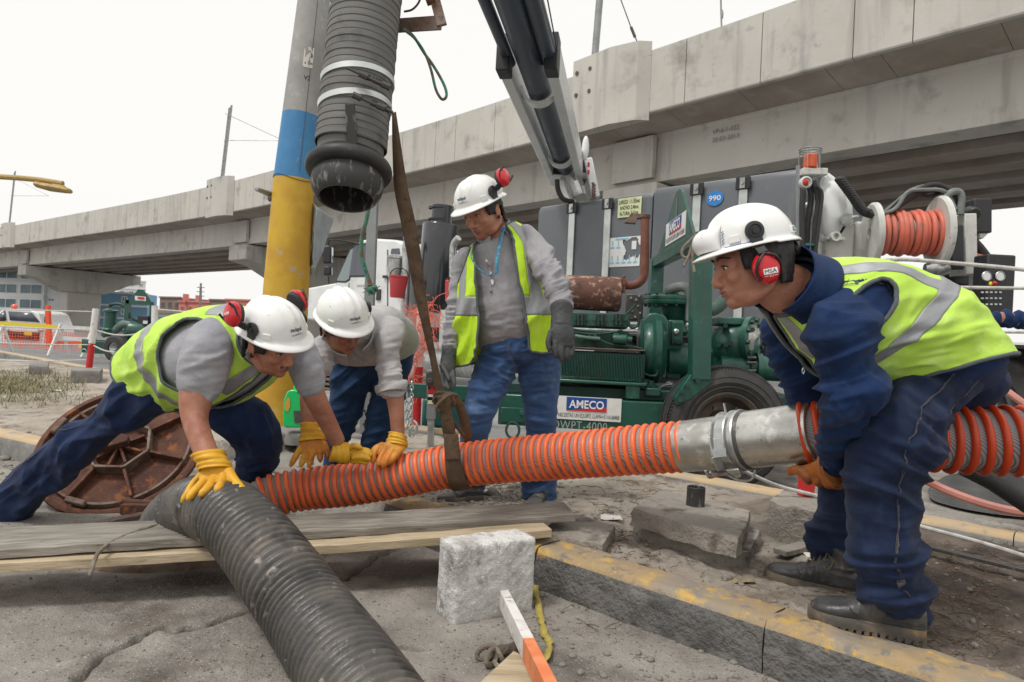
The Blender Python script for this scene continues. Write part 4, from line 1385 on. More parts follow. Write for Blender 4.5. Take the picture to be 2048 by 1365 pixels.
# ------------------------------------------------------------------ tank truck
TO = V((3.08, 7.3, 0))
TD = V((-.73, .683, 0)).normalized()
TN = V((-TD.y, TD.x, 0))
if TN.y > 0:
 TN = -TN
def t(x, y, off=0.0):
 return RP(x, y, TO + TN * off, TN)
def ts_(x, y=500):
 return (t(x, y) - TO).dot(TD)
truck = thing('tank_truck', TO + TD * 4 - TN * 1.2, 'white cab vacuum tank truck with grey tank panels parked behind the pump trailer', 'truck')
sp_ = [ts_(v) for v in (1598, 1483, 1391, 1301.5, 1214, 1143, 1073)]
def tprof(s0, s1, top, g=.008):
 rings = []
 for s in (s0 + g, s1 - g):
  rings.append([TO + TD * s + TN * a + V((0, 0, z)) for a, z in ((0, 1.22), (0, top - .10), (-.03, top - .03), (-.10, top), (-1.15, top + .03), (-2.2, top), (-2.3, top - .1), (-2.3, 1.22))])
 return rings
for k in range(6):
 tp = 2.92 if k < 3 else 2.88
 MB().loft(tprof(sp_[k], sp_[k + 1], tp)).build('tank_panel', 'tank_grey', truck, auto=50, bevel=.01)
for x in (1483, 1391, 1214, 1143):
 s = ts_(x)
 tp = 2.90 if x > 1300 else 2.86
 p = TO + TD * s
 b = MB().bar(p + TN * .02 + V((0, 0, 1.25)), p + TN * .02 + V((0, 0, tp - .06)), .10, .022, TN)
 b.build('strap', 'bright_steel', truck, bevel=.003)
 b = MB().box(p + TN * .035 + V((0, 0, tp - .09)), (.17, .03, .14), Matrix.Rotation(math.atan2(TD.y, TD.x), 3, 'Z'))
 b.build('strap_bracket', 'black_plastic', truck, bevel=.005)
 b = MB().cyl(p + TN * .03 + V((0, 0, tp - .09)), p + TN * .075 + V((0, 0, tp - .09)), .022, n=8)
 b.box(p + TN * .045 + V((0, 0, tp - .09)), (.06, .03, .12), Matrix.Rotation(math.atan2(TD.y, TD.x), 3, 'Z'))
 b.build('strap_bolt', 'galvanised', truck)
sg = t(1259, 415, .012)
b = MB().box(sg, (.36, .006, .25), Matrix.Rotation(math.atan2(TD.y, TD.x), 3, 'Z'))
sgn = b.build('size_sign', 'sign_yellow', truck, bevel=.002)
exT = -TD
for i, tx in enumerate(('LARGO: 11.135mt.', 'ANCHO: 2.46mt.', 'ALTURA: 3.63mt.')):
 lettering(tx, sg + TN * .004 + V((0, 0, .075 - i * .075)), exT, V((0, 0, 1)), .32 if i == 0 else .29, 'ink_black', sgn, .01, aspect=.17 if i == 0 else .18, off=.003)
cc = t(1430, 397, .008)
b = MB().prism([cc + exT * (.105 * math.cos(a)) + V((0, 0, .09 * math.sin(a))) for a in (2 * PI * k / 36 for k in range(36))], TN * .004)
st = b.build('number_sticker', 'sticker_blue', truck)
lettering('990', cc + TN * .004, exT, V((0, 0, 1)), .15, 'ink_white', st, .012, aspect=.42, off=.004)
# torn diagram sheet
s0 = t(1249, 504, .008)
def notch(u, v):
 return not (.48 < u + .06 * math.sin(v * 9) < .98 and .28 < v + .05 * math.sin(u * 14) < .93) or (.72 < u < .88 and .55 < v < .85)
b = MB().grid(lambda u, v: s0 + exT * ((u - .5) * .47) + V((0, 0, (v - .5) * .385)), 40, 32, mask=notch)
sh = b.build('diagram_sheet', 'sign_white', truck, smooth=False)
b = MB()
for k in range(5):
 for j in range(2):
  if j == 1 and k > 1:
   continue
  q = s0 + exT * (-.19 + k * .09) + V((0, 0, -.14 + j * .2)) + TN * .003
  b.box(q, (.06, .002, .022), Matrix.Rotation(math.atan2(TD.y, TD.x), 3, 'Z'))
  b.box(q + V((0, 0, .06)), (.014, .002, .07), Matrix.Rotation(math.atan2(TD.y, TD.x), 3, 'Z'))
b.box(s0 + V((0, 0, .17)) - exT * .05 + TN * .003, (.2, .002, .02), Matrix.Rotation(math.atan2(TD.y, TD.x), 3, 'Z'))
b.build('diagram_print', 'sticker_aqua', sh)
# chassis
smax = ts_(700)
b = MB().bar(TO + TD * -3.6 - TN * .5 + V((0, 0, .95)), TO + TD * smax - TN * .5 + V((0, 0, .95)), .1, .26)
b.build('chassis_rail', 'black_plastic', truck, bevel=.01)
for z in (1.19, 1.10):
 b = MB().tube([TO + TD * -.3 + TN * .0 + V((0, 0, z)), TO + TD * sp_[6] + V((0, 0, z))], .028, 12)
 b.build('side_rail', 'galvanised', truck)
rT = Matrix.Rotation(math.atan2(TD.y, TD.x), 3, 'Z')
for s in (-1.6, 1.1, 2.4, smax - .4):
 w = MB()
 c = TO + TD * s
 w.lathe(c - TN * .35 + V((0, 0, .5)), TN, [(.30, 0), (.48, .0), (.50, .04), (.50, .24), (.48, .28), (.32, .28), (.28, .24), (.28, .04)], 40, True)
 wo = w.build('wheel', 'tyre', truck)
 MB().lathe(c - TN * .30 + V((0, 0, .5)), TN, [(0, .06), (.12, .08), (.14, .14), (.2, .05), (.29, .02), (.29, .0), (0, 0)], 32).build('rim', 'galvanised', wo)
 MB().box(c - TN * .2 + V((0, 0, 1.05)), (1.15, .55, .03), rT).build('mudguard', 'black_plastic', truck)
b = MB().lathe(t(846, 722, -.1), -TD, [(0, 0), (.2, 0), (.22, .03), (.22, 1.35), (.2, 1.4), (0, 1.4)], 32)
b.build('fuel_tank', 'galvanised', truck)
b = MB().box(t(886, 658, .05), (.16, .02, .62), rT)
b.build('tread_plate', 'bright_steel', truck, bevel=.006)
# big black intake cylinder behind the cab
fc = t(865, 600, -.25)
k_ = fc.y / FPX
ztop = P(864, 446, fc.y).z
zb = P(862, 626, fc.y).z
b = MB().lathe(V((fc.x + .02, fc.y, zb)), (.045, 0, 1), [(0, 0), (36 * k_, 0), (36.5 * k_, .02), (36.5 * k_, ztop - zb - .05), (35 * k_, ztop - zb - .03), (22.5 * k_, ztop - zb), (22 * k_, ztop - zb + .0), (22 * k_, ztop - zb + .30), (21 * k_, ztop - zb + .305), (0, ztop - zb + .305)], 48)
b.build('intake_cylinder', 'black_gloss', truck, auto=40)
b = MB()
for z in (ztop + .03, ztop + .23):
 b.lathe(V((fc.x + .06, fc.y, z)), (.045, 0, 1), [(22 * k_, 0), (23.6 * k_, .005), (23.6 * k_, .03), (22 * k_, .035)], 48, True)
b.build('cylinder_band', 'black_plastic', truck)
b = MB().tube(vcurve([t(904, 640, .05), t(905, 560, .05), t(905, 510, .05), t(908, 488, .05), t(917, 476, .05)], 6), .055, 16)
b.build('exhaust_stack', 'galvanised', truck)
b = MB().cyl(t(897, 602, .12), t(897, 566, .12), .055, n=20)
b.ball(t(897, 564, .12), (.055, .055, .04), 16, 8)
b.build('fire_extinguisher', 'bucket_red', truck)
b = MB().tube([t(893, 560, .14), t(899, 556, .14)], .02, 8)
b.build('extinguisher_valve', 'black_plastic', truck)
# cab
def tcab(m, nm, pts, off, depth, **kw):
 return MB().prism([t(x, y, off) for x, y in pts], -TN * depth).build(nm, m, truck, **kw)
tcab('truck_white', 'cab', [(606, 578), (612, 640), (815, 660), (815, 500), (806, 486), (790, 480), (742, 477), (722, 481), (708, 490), (690, 528), (672, 566), (650, 570)], 0, 2.2, bevel=.04, auto=30)
tcab('window_dark', 'side_window', [(699, 552), (705, 497), (715, 491), (736, 489), (741, 551)], .012, .01, bevel=.003)
tcab('black_plastic', 'window_seal', [(696, 555), (702, 496), (714, 488), (738, 486), (744, 554)], .006, .01)
tcab('glass', 'windscreen', [(673, 562), (701, 500), (706, 497), (698, 558), (690, 563)], .014, .01, bevel=.003)
tcab('black_plastic', 'windscreen_seal', [(670, 565), (700, 497), (708, 494), (700, 561), (691, 566)], .006, .01)
tcab('window_dark', 'rear_window', [(781, 508), (783, 498), (798, 497), (800, 509)], .012, .01)
b = MB().tube([t(775, 640, .01), t(775, 500, .01)], .012, 6)
b.tube([t(693, 640, .01), t(698, 566, .01)], .008, 6)
b.build('door_seam', 'grey_rubber', truck)
b = MB().bar(t(766, 554, .03), t(782, 554, .03), .03, .05)
b.build('door_handle', 'black_plastic', truck, bevel=.004)
b = MB().box(t(757, 590, .015), (.12, .02, .2), rT)
b.build('side_vent', 'black_plastic', truck)
lettering('INTERNATIONAL', t(722, 572, .008), exT, V((0, 0, 1)), .26, 'grey_rubber', truck, .01, aspect=.16, off=.004)
mr = t(661, 520, .45)
b = MB()
b.bar(P(656, 492, mr.y), P(656, 528, mr.y), .14, .16)
b.bar(P(656, 533, mr.y), P(656, 552, mr.y), .14, .14)
b.build('mirror', 'black_plastic', truck, bevel=.03)
b = MB().bar(P(665, 495, mr.y - .09), P(665, 526, mr.y - .09), .085, .01)
b.bar(P(665, 536, mr.y - .09), P(665, 550, mr.y - .09), .07, .01)
b.build('mirror_glass', 'mirror_glass', truck)
MB().tube([P(657, 553, mr.y), P(658, 568, mr.y)], .015, 6).build('mirror_stub', 'black_plastic', truck)
b = MB().tube(vcurve([P(656, 492, mr.y), P(658, 483, mr.y), P(668, 480, mr.y), t(705, 486, .1), t(722, 489, .02)], 5), .018, 8)
b.build('mirror_arm', 'black_plastic', truck)
# pipe bits by the cab with the red bucket
b = MB()
b.lathe(t(790, 556, .25), (0.02, 0, 1), [(0, 0), (.10, 0), (.12, .15), (.13, .32), (.16, .33), (.16, .37), (.10, .38), (0, .38)], 24)
b.tube(vcurve([t(808, 640, .2), t(812, 560, .2), t(812, 500, .2), t(818, 470, .2)], 5), .07, 16)
b.tube(vcurve([t(776, 528, .2), t(777, 548, .2), t(784, 560, .2)], 5), .03, 10)
b.build('pipe_manifold', 'galvanised', truck)
bk = t(794, 596, .45)
bucket = thing('bucket', bk, 'red plastic bucket hanging beside the truck cab', 'bucket')
kk = bk.y / FPX
b = MB().lathe(bk, (.05, 0, 1), [(0, 0), (13.5 * kk, 0), (14 * kk, .01), (18.5 * kk, 40 * kk), (20 * kk, 41 * kk), (20 * kk, 44 * kk), (18 * kk, 44 * kk), (17 * kk, 40 * kk), (12.5 * kk, .02), (0, .02)], 32, True)
b.build('shell', 'bucket_red', bucket)
b = MB().tube([bk + V((.02 + 18 * kk * math.cos(a), 0, 44 * kk + 16 * kk * math.sin(a))) for a in np.linspace(0, PI, 14)], .010, 6)
b.build('handle', 'black_plastic', bucket)
b = MB().ball(t(812, 477, .3), (.05, .05, .07), 14, 10)
tag(b.build('rope_float', 'sticker_blue'), 'small blue and yellow cap on the pipe behind the brown webbing', 'cap')

# turret, reel and controls at the rear of the truck
rd = 7.0
def rp(x, y, dd=0.0):
 return P(x, y, rd + dd)
b = MB()
b.tube([rp(1597, 332), rp(1598, 640)], .03, 8)
b.tube([rp(1630, 350, .1), rp(1632, 560, .1)], .02, 8)
b.build('rear_frame', 'steel_post', truck)
b = MB().bar(rp(1601, 345, -.05), rp(1651, 346, -.05), .12, .07)
b.build('beacon_plate', 'reel_white', truck, bevel=.01)
b = MB().lathe(rp(1620, 337, -.05), (.045, 0, 1), [(0, 0), (.068, 0), (.072, .01), (.066, .13), (.05, .14), (0, .14)], 24)
b.build('beacon', 'amber', truck)
b = MB()
for k in range(5):
 a = 2 * PI * k / 5 + .3
 o_ = V((math.cos(a) * .105, math.sin(a) * .105, 0))
 b.tube([rp(1620, 340, -.05) + o_, rp(1620, 312, -.05) + o_, rp(1622, 300, -.05) + o_ * .9], .006, 6)
for z in (305, 300):
 b.tube([rp(1621, z, -.05) + V((math.cos(a) * .105, math.sin(a) * .105, 0)) for a in np.linspace(0, 2 * PI, 20)[:-1]], .006, 6, closed=True)
b.build('beacon_cage', 'steel_post', truck)
b = MB().lathe(rp(1610, 366, -.1), (0, -1, 0), [(0, -.02), (.058, -.02), (.06, .03), (.045, .04), (.04, .02), (0, .02)], 24)
b.build('lamp_housing', 'reel_white', truck)
b = MB().ball(rp(1610, 366, -.13), (.036, .02, .036), 16, 10)
b.build('tail_lamp', 'paint_red', truck)
b = MB().prism([rp(x, y, 0) for x, y in ((1640, 362), (1652, 340), (1677, 359), (1704, 397), (1707, 444), (1690, 470), (1689, 482), (1636, 482))], V((.25, .55, 0)))
b.build('turret', 'truck_white', truck, bevel=.04, auto=30)
b = MB().ball(rp(1660, 420, .02), (.16, .14, .30), 24, 16)
b.build('turret_cover', 'truck_white', truck)
b = MB().cyl(rp(1695, 436, .1), rp(1692, 438, -.2), .055, n=20)
b.cyl(rp(1700, 436, -.2), rp(1716, 434, -.2), .02, n=8)
b.build('turret_pivot', 'galvanised', truck)
b = MB().bar(rp(1636, 500, .2), rp(1690, 502, .2), .4, .5)
b.bar(rp(1690, 500, .3), rp(1722, 502, .3), .4, .55)
b.bar(rp(1720, 486, .2), rp(1740, 487, .2), .5, .42)
b.build('turret_base', 'reel_white', truck, bevel=.03)
b = MB().lathe(rp(1668, 474, -.1), (0, -1, 0), [(.03, 0), (.05, 0), (.05, .05), (.03, .05)], 20, True)
b.bar(rp(1652, 476, -.05), rp(1688, 478, -.05), .05, .03)
b.build('lifting_eye', 'reel_white', truck)
b = MB().bar(rp(1656, 521, -.05), rp(1668, 522, -.05), .02, .06)
b.build('red_tag', 'paint_red', truck)
b = MB()
b.bar(rp(1604, 489, -.1), rp(1632, 490, -.1), .03, .025)
b.build('hose_clamp', 'teal_plastic', truck)
for i, pts in enumerate((((1618, 368), (1622, 400), (1615, 450), (1612, 560)), ((1626, 362), (1636, 400), (1630, 460), (1624, 560)), ((1606, 380), (1604, 430), (1606, 560)), ((1632, 372), (1644, 388), (1640, 430), (1632, 500), (1630, 560)))):
 MB().tube(vcurve([rp(x, y, -.05 - .03 * i) for x, y in pts], 6), .028 if i < 3 else .016, 10).build('hydraulic_hose', 'black_rubber', truck)
for k in range(6):
 MB().ball(rp(1608 + (k % 3) * 6, 388 + k * 26, 0.02), (.035, .03, .05), 12, 8).build('fitting', 'galvanised', truck)
# reel
ra, rb = rp(1749, 468, -.15), rp(1872, 466, -.25)
rax = (rb - ra).normalized()
b = MB().lathe(ra - rax * .05, rax, [(.06, 0), (.29, 0), (.31, .02), (.31, .05), (.29, .06), (.06, .06)], 48, True)
b.build('reel_flange', 'reel_white', truck)
b = MB().lathe(rb - rax * .01, rax, [(.06, 0), (.34, 0), (.36, .02), (.36, .05), (.34, .06), (.06, .06)], 48, True)
b.build('reel_flange', 'reel_white', truck)
nw = 11
Lr = (rb - ra).length
for k in range(nw):
 c = ra + rax * (Lr * (k + .5) / nw)
 e1, e2 = frame_of(rax)
 R_ = .185 + .012 * math.sin(k * 2.1) + (.012 if k > 2 else 0)
 tl = rax * (.012 * math.sin(k * 1.7))
 MB().tube([c + tl * math.cos(a) + (e1 * math.cos(a) + e2 * math.sin(a)) * R_ for a in np.linspace(0, 2 * PI, 33)[:-1]], Lr / nw * .54, 12, closed=True).build('hose_turn', 'hose_red', truck)
MB().cyl(ra, rb, .16, n=32).build('reel_drum', 'reel_white', truck)
b = MB().bar(rp(1924, 432, -.2), rp(1926, 552, -.2), .12, .26, V((0, 1, 0)))
b.build('reel_frame', 'reel_white', truck, bevel=.01)
b = MB().bar(rp(1913, 450, -.36), rp(1914, 540, -.36), .13, .03, V((0, 1, 0)))
b.bar(rp(1950, 402, 0), rp(1950, 470, 0), .18, .25, V((0, 1, 0)))
b.bar(rp(1932, 412, 0), rp(1960, 412, 0), .12, .1)
b.cyl(rp(1938, 424, -.1), rp(1950, 428, -.3), .06, n=16)
b.bar(rp(1890, 560, 0), rp(1920, 562, 0), .3, .12)
b.build('motor_housing', 'black_plastic', truck, bevel=.015)
b = MB().prism([rp(x, y, -.1) for x, y in ((1958, 446), (1982, 444), (1982, 462), (1966, 478), (1958, 476))], V((.05, .25, 0)))
b.build('bracket', 'reel_white', truck, bevel=.01)
b = MB().bar(rp(1914, 580, .1), rp(1960, 582, .1), .3, .75)
b.build('rear_cabinet', 'grey_rubber', truck, bevel=.02)
b = MB().lathe(rp(1876, 538, -.3), rax, [(0, -.12), (.05, -.12), (.075, -.06), (.075, .04), (.05, .1), (0, .1)], 20)
b.build('reel_gear', 'galvanised', truck)
cp_ = rp(1986, 568, -.6)
b = MB().bar(rp(1958, 568, -.6), rp(2014, 571, -.6), .2, .54)
b.build('control_panel', 'black_plastic', truck, bevel=.015)
for x in (1972, 1999):
 g_ = MB().lathe(rp(x, 553, -.70), (0, -1, 0), [(0, 0), (.045, 0), (.048, .012), (.042, .018), (.04, .012), (0, .012)], 24).build('gauge', 'galvanised', truck)
 MB().lathe(rp(x, 553, -.713), (0, -1, 0), [(0, 0), (.038, 0), (.038, .002), (0, .002)], 24).build('gauge_face', 'sign_white', g_)
MB().ball(rp(1989, 567, -.72), (.022, .022, .022), 12, 8).build('stop_button', 'paint_red', truck)
MB().ball(rp(1981, 568, -.71), (.018, .012, .02), 12, 8).build('lever_knob', 'tape_yellow', truck)
b = MB()
for k in range(5):
 for j in range(3):
  b.box(rp(1964 + k * 9, 585 + j * 12, -.71), (.022, .01, .014))
b.build('switch_row', 'bright_steel', truck)
b = MB()
b.tube([rp(1987, 539, -.7) + V((math.cos(a) * .07, 0, math.sin(a) * .05)) for a in np.linspace(0, 2 * PI, 20)[:-1]], .008, 6, closed=True)
b.tube(vcurve([rp(1958, 525, -.6), rp(1985, 512, -.6), rp(2014, 520, -.6)], 6), .01, 6)
b.build('panel_guard', 'black_plastic', truck)
for i, (pts, r, mm) in enumerate(((((1680, 360), (1704, 392), (1724, 420), (1741, 428), (1764, 430), (1794, 410), (1838, 384), (1871, 377), (1903, 386), (1918, 420)), .045, 'black_rubber'),
                                  (((1740, 430), (1780, 424), (1810, 398), (1850, 374), (1880, 372), (1905, 392), (1910, 430)), .028, 'black_rubber'),
                                  (((1750, 432), (1790, 418), (1815, 385), (1850, 380), (1890, 384), (1912, 420)), .018, 'grey_rubber'),
                                  (((1755, 436), (1800, 404), (1830, 388), (1860, 392), (1900, 380), (1918, 398)), .016, 'black_rubber'),
                                  (((1760, 432), (1806, 392), (1826, 378), (1860, 372), (1896, 392)), .014, 'grey_rubber'),
                                  (((1890, 396), (1906, 384), (1922, 390), (1920, 430)), .035, 'grey_rubber'),
                                  (((1942, 480), (1960, 500), (1975, 520)), .05, 'black_rubber'),
                                  (((1938, 500), (1950, 512), (1975, 518)), .03, 'hose_red'))):
 MB().tube(vcurve([rp(x, y, -.2 - .05 * (i % 3)) for x, y in pts], 6), r, 10).build('cable_bundle', mm, truck)
b = MB()
for k in range(22):
 p = vcurve([rp(x, y, -.2) for x, y in ((1680, 360), (1704, 392), (1724, 420), (1741, 428))], 7)[k % 22]
 b.ball(p, (.055, .05, .035), 10, 6)
b.build('bellows_sleeve', 'black_rubber', truck)

# boom of the truck
def bm_(x, y, d):
 return P(x, y, d)
BA, BB = bm_(1136, 352, 10.0), bm_(1000, -60, 4.9)
BD = (BB - BA).normalized()
bside, bup = frame_of(BD)
if bside.x < 0:
 bside = -bside
boom = thing('suction_boom', BA, 'long dark telescopic suction boom with white side rails rising from the truck over the workers', 'boom')
def bpt(f, sx=0.0, up=0.0):
 return BA.lerp(BB, f) + bside * sx + bup * up
def bf(y):
 return min(np.linspace(0, 1, 400), key=lambda f: abs(((lambda p: 682.5 - FPX * ((p.z - CAM_H) * cr - p.x * sr) / p.y)(bpt(f))) - y))
MB().tube([bpt(0), bpt(1.0)], [.125, .12], 32).build('main_tube', 'boom_black', boom)
f1, f2, f3 = bf(118), bf(182), bf(312)
MB().tube([bpt(f1 * .98, -.19), bpt(1, -.20)], .052, 16).build('side_cylinder', 'boom_black', boom)
MB().tube([bpt(f1 * .98, .19), bpt(1, .18)], .078, 16).build('side_cylinder', 'boom_black', boom)
MB().tube([bpt(f1, .27), bpt(1, .30)], .006, 6).build('boom_wire', 'dark_steel', boom)
for sx in (-.20, .20):
 b = MB().bar(bpt(.0, sx, .0), bpt(f1, sx * 1.12), .10, .30, bup)
 b.build('side_rail', 'truck_white', boom, bevel=.012)
 b = MB().bar(bpt(f1 - .01, sx * 1.1), bpt(f1 + .03, sx * 1.1), .12, .34, bup)
 b.build('rail_end', 'black_plastic', boom, bevel=.01)
sgn_ = -1 if bup.y > 0 else 1
for ff, rr in ((f2, .185), (f3, .18)):
 L_ = .12
 rings = []
 for a in np.linspace(-.05, PI + .05, 18):
  rings.append([BA.lerp(BB, ff) + BD * (k * L_) + (bside * math.cos(a) + bup * (sgn_ * math.sin(a))) * q for k, q in ((0, rr), (1, rr), (1, rr - .03), (0, rr - .03))])
 MB().loft(rings).build('collar', 'truck_white', boom, auto=50)
b = MB()
pL, pR = bm_(1113, 346, 9.6), bm_(1166, 342, 9.6)
b.cyl(pL, pR, .075, n=16)
b.build('pivot_tube', 'truck_white', boom)
for p_ in (pL, pR):
 b = MB().cyl(p_ - V((.06, 0, 0)), p_ + V((.06, 0, 0)), .11, n=20)
 b.build('pivot_boss', 'truck_white', boom)
 b = MB().bar(p_ + V((0, -.03, .35)), p_ + V((0, -.03, -.05)), .12, .18, V((0, 1, 0)))
 b.build('pivot_bracket', 'black_plastic', boom, bevel=.01)
b = MB().bar(bm_(1172, 325, 9.7), bm_(1188, 402, 9.7), .12, .5, V((0, 1, 0)))
b.bar(bm_(1122, 350, 9.8), bm_(1146, 404, 9.8), .12, .4, V((0, 1, 0)))
b.build('knuckle_link', 'truck_white', boom, bevel=.02)
b = MB().tube([bm_(1138, 352, 9.5), bm_(1152, 378, 9.5)], .06, 14)
b.tube([bm_(1146, 366, 9.45), bm_(1156, 392, 9.45)], .09, 14)
b.build('link_cylinder', 'galvanised', boom)
b = MB().tube(vcurve([bm_(1114, 360, 9.4), bm_(1116, 380, 9.4), bm_(1126, 398, 9.4), bm_(1146, 405, 9.5)], 6), .035, 10)
b.build('boom_hose', 'black_rubber', boom)
b = MB().ball(bm_(1171, 297, 9.3), (.05, .05, .17), 16, 10)
b.build('side_lamp', 'truck_white', boom)
b = MB()
for yy in (330, 345):
 b.box(bm_(1177, yy, 9.4), (.03, .02, .06))
b.build('reflector', 'paint_red', boom)
b = MB()
for k in range(10):
 b.ball(bm_(1186 + (k % 2) * 3, 368 + k * 3, 9.3), .022, 8, 6)
b.build('dangling_chain', 'rust_edge', boom)

dm('rim_dirty', (.085, .08, .075), .6, .3, layers=[((.16, .12, .09), 9, .45, .62), ((.20, .19, .18), 20, .6, .7)])
# ------------------------------------------------------------------ pump trailer
PN = V((-.12, -.993, 0)).normalized()
P0 = P(1180, 820, 4.65)
PE = V((-PN.y, PN.x, 0))
if PE.x < 0:
 PE = -PE
def q(x, y, off=0.0):
 """point on a plane parallel to the pump's near side, off metres behind it"""
 return RP(x, y, P0 - PN * off, PN)
pump = thing('pump_trailer', V((P0.x, P0.y + .5, 0)), 'dark green diesel pump on a two wheel trailer with a rusty silencer', 'pump')
def pbar(nm, a, b2, w, h, m='pump_green', bev=.006, up=V((0, 0, 1))):
 return MB().bar(a, b2, w, h, up).build(nm, m, pump, bevel=bev)
def pbox(nm, x0, y0, x1, y1, off, depth, m='pump_green', bev=.008, parent=None):
 a, c = q(x0, y0, off), q(x1, y1, off)
 xa, xc = a.dot(PE), c.dot(PE)
 pts = []
 o0 = P0 - PN * off
 base = o0 - PE * o0.dot(PE)
 z0, z1 = min(a.z, c.z), max(a.z, c.z)
 w = [V((base.x, base.y, 0)) + PE * xa, V((base.x, base.y, 0)) + PE * xc]
 b = MB().loft([[w[0] + V((0, 0, z)), w[1] + V((0, 0, z)), w[1] - PN * depth + V((0, 0, z)), w[0] - PN * depth + V((0, 0, z))] for z in (z0, z1)])
 return b.build(nm, m, parent or pump, bevel=bev, auto=30)
def plathe(nm, c, ax, prof, m='pump_green', n=32, closed=False):
 return MB().lathe(c, ax, prof, n, closed).build(nm, m, pump)
# bed frame
pbox('frame_side', 998, 788, 1372, 872, .0, .10)
pbox('frame_side', 1012, 780, 1600, 850, 1.25, .08)
pbox('frame_tail', 1372, 800, 1640, 868, .35, .10, 'pump_green_dark')
pbox('frame_deck', 1005, 786, 1600, 796, .1, 1.15, 'pump_green_dark')
pbar('drawbar', q(818, 780, .55), q(1020, 790, .55), .12, .11)
pbar('drawbar', q(818, 782, .60), q(1020, 800, 1.1), .09, .10)
b = MB()
c_ = q(1026, 846, -.04)
b.tube([c_ + PE * (.045 * math.cos(a)) + V((0, 0, -.05 + .055 * math.sin(a))) - PN * -.0 for a in np.linspace(-.2, PI + .2 + PI, 22)], .009, 8)
b.build('shackle', 'pump_green_dark', pump)
b = MB()
for x in (1006, 1044):
 b.cyl(q(x, 826, -.03), q(x, 826, .02), .02, n=6)
b.box(q(1025, 830, -.01), (.16, .03, .1))
b.build('shackle_plate', 'pump_green', pump, bevel=.004)
# sign on the frame
sc_ = q(1178, 818, -.006)
exP = PE
sw = (q(1242, 818) - q(1114, 818)).length
b = MB().prism([sc_ + exP * (sx * sw / 2) + V((0, 0, sz * .079)) for sx, sz in ((-1, -1), (1, -1), (1, 1), (-1, 1))], PN * .004)
sn = b.build('name_plate', 'sign_white', pump, smooth=False)
bc = sc_ + V((0, 0, .028)) + PN * .0055 - exP * .018
bw = (q(1213, 811) - q(1133, 811)).length
b = MB().prism([bc + exP * (sx * bw / 2) + V((0, 0, sz * .046)) for sx, sz in ((-1, -1), (1, -1), (1, 1), (-1, 1))], PN * .002)
b.build('logo_ground', 'sign_blue', sn, smooth=False)
b = MB().prism([bc + exP * (bw / 2 * sx) + V((0, 0, sz * .046)) + PN * .003 for sx, sz in ((-1, -1), (1, -1), (1, -.25))], PN * .0015)
b.build('logo_wedge', 'ink_red', sn, smooth=False)
lettering('AMECO', bc + PN * .006, exP, V((0, 0, 1)), bw * .87, 'ink_white', sn, .02, aspect=.24, off=.0, name='logo_text')
lettering('NECESITAS UN EQUIPO, LLAMA+5116168400', sc_ + V((0, 0, -.052)) + PN * .006, exP, V((0, 0, 1)), sw * .95, 'ink_black', sn, .0, aspect=.078, off=.0, name='phone_text')
lettering('DWPT-4000', q(1160, 852, -.004), exP, V((0, 0, 1)), (q(1214, 852) - q(1106, 852)).length, 'stencil_grey', pump, .0, aspect=.17, off=.0, name='stencil', space=1.1)
# radiator
pbox('radiator_case', 1121, 701, 1289, 760, .06, .50, 'pump_green_dark')
ra0, ra1 = q(1123, 706, .045), q(1285, 713, .045)
b = MB()
nf = 52
h0 = q(1200, 706, .045).z - q(1200, 756, .045).z
for k in range(nf):
 p = ra0.lerp(ra1, (k + .5) / nf)
 b.bar(V((p.x, p.y, ra0.z)), V((p.x, p.y, ra0.z - h0)), .0045, .022, V((0, 1, 0)))
b.build('radiator_fins', 'pump_green', pump, kind='stuff', smooth=False)
pbox('radiator_cap_plate', 1119, 693, 1291, 703, .03, .56, 'rust_edge', .004)
pbox('engine_tray', 1100, 757, 1293, 774, .0, .7)
pbox('tray_leg', 1120, 772, 1290, 790, .15, .5, 'pump_green_dark')
pbox('tray_leg', 1252, 770, 1280, 800, .02, .1)
# engine
pbox('engine_block', 1060, 655, 1256, 700, .22, .55, 'pump_green_dark')
pbox('cylinder_head', 1100, 622, 1256, 657, .20, .5)
for x0 in (1152, 1192, 1228):
 w = pbox('cooling_opening', x0, 628, x0 + 20, 652, .19, .02, 'black_plastic', .002)
 b = MB()
 for k in (5, 12):
  b.cyl(q(x0 + k, 629, .185), q(x0 + k, 651, .185), .011, n=10)
 b.build('push_rod', 'pump_green_dark', w)
b = MB()
for k in range(9):
 b.cyl(q(1150 + k * 12.5, 640, .2), q(1150 + k * 12.5, 640, .17), .008, n=6)
b.build('head_bolts', 'pump_green', pump)
for i, (pts, r) in enumerate(((((1140, 658), (1165, 662), (1195, 664), (1230, 668), (1252, 690)), .009), (((1146, 664), (1180, 668), (1220, 666), (1245, 660)), .007), (((1186, 668), (1200, 680), (1225, 690), (1262, 694), (1285, 700), (1308, 720), (1314, 748), (1302, 752), (1285, 746)), .009),
                              (((1150, 672), (1175, 676), (1200, 678)), .012), (((1255, 640), (1262, 655), (1275, 652), (1278, 640)), .010), (((1250, 630), (1262, 620), (1270, 610)), .008))):
 MB().tube(vcurve([q(x, y, .13 - .01 * i) for x, y in pts], 6), r, 8).build('fuel_line', 'grey_green' if i == 3 else 'pump_green_dark', pump)
for x, y, r_, L_ in ((1183, 676, .028, .05), (1197, 678, .02, .06), (1232, 676, .035, .12), (1164, 680, .02, .05), (1246, 684, .02, .05)):
 plathe('engine_fitting', q(x, y, .2), PN, [(0, 0), (r_, 0), (r_, L_ * .8), (r_ * .7, L_), (0, L_)], 'pump_green', 16)
b = MB().lathe(q(1226, 678, .10), PE, [(0, 0), (.03, 0), (.033, .02), (.033, .09), (.02, .10), (.02, .13), (0, .13)], 20)
b.build('injection_pump', 'pump_green', pump)
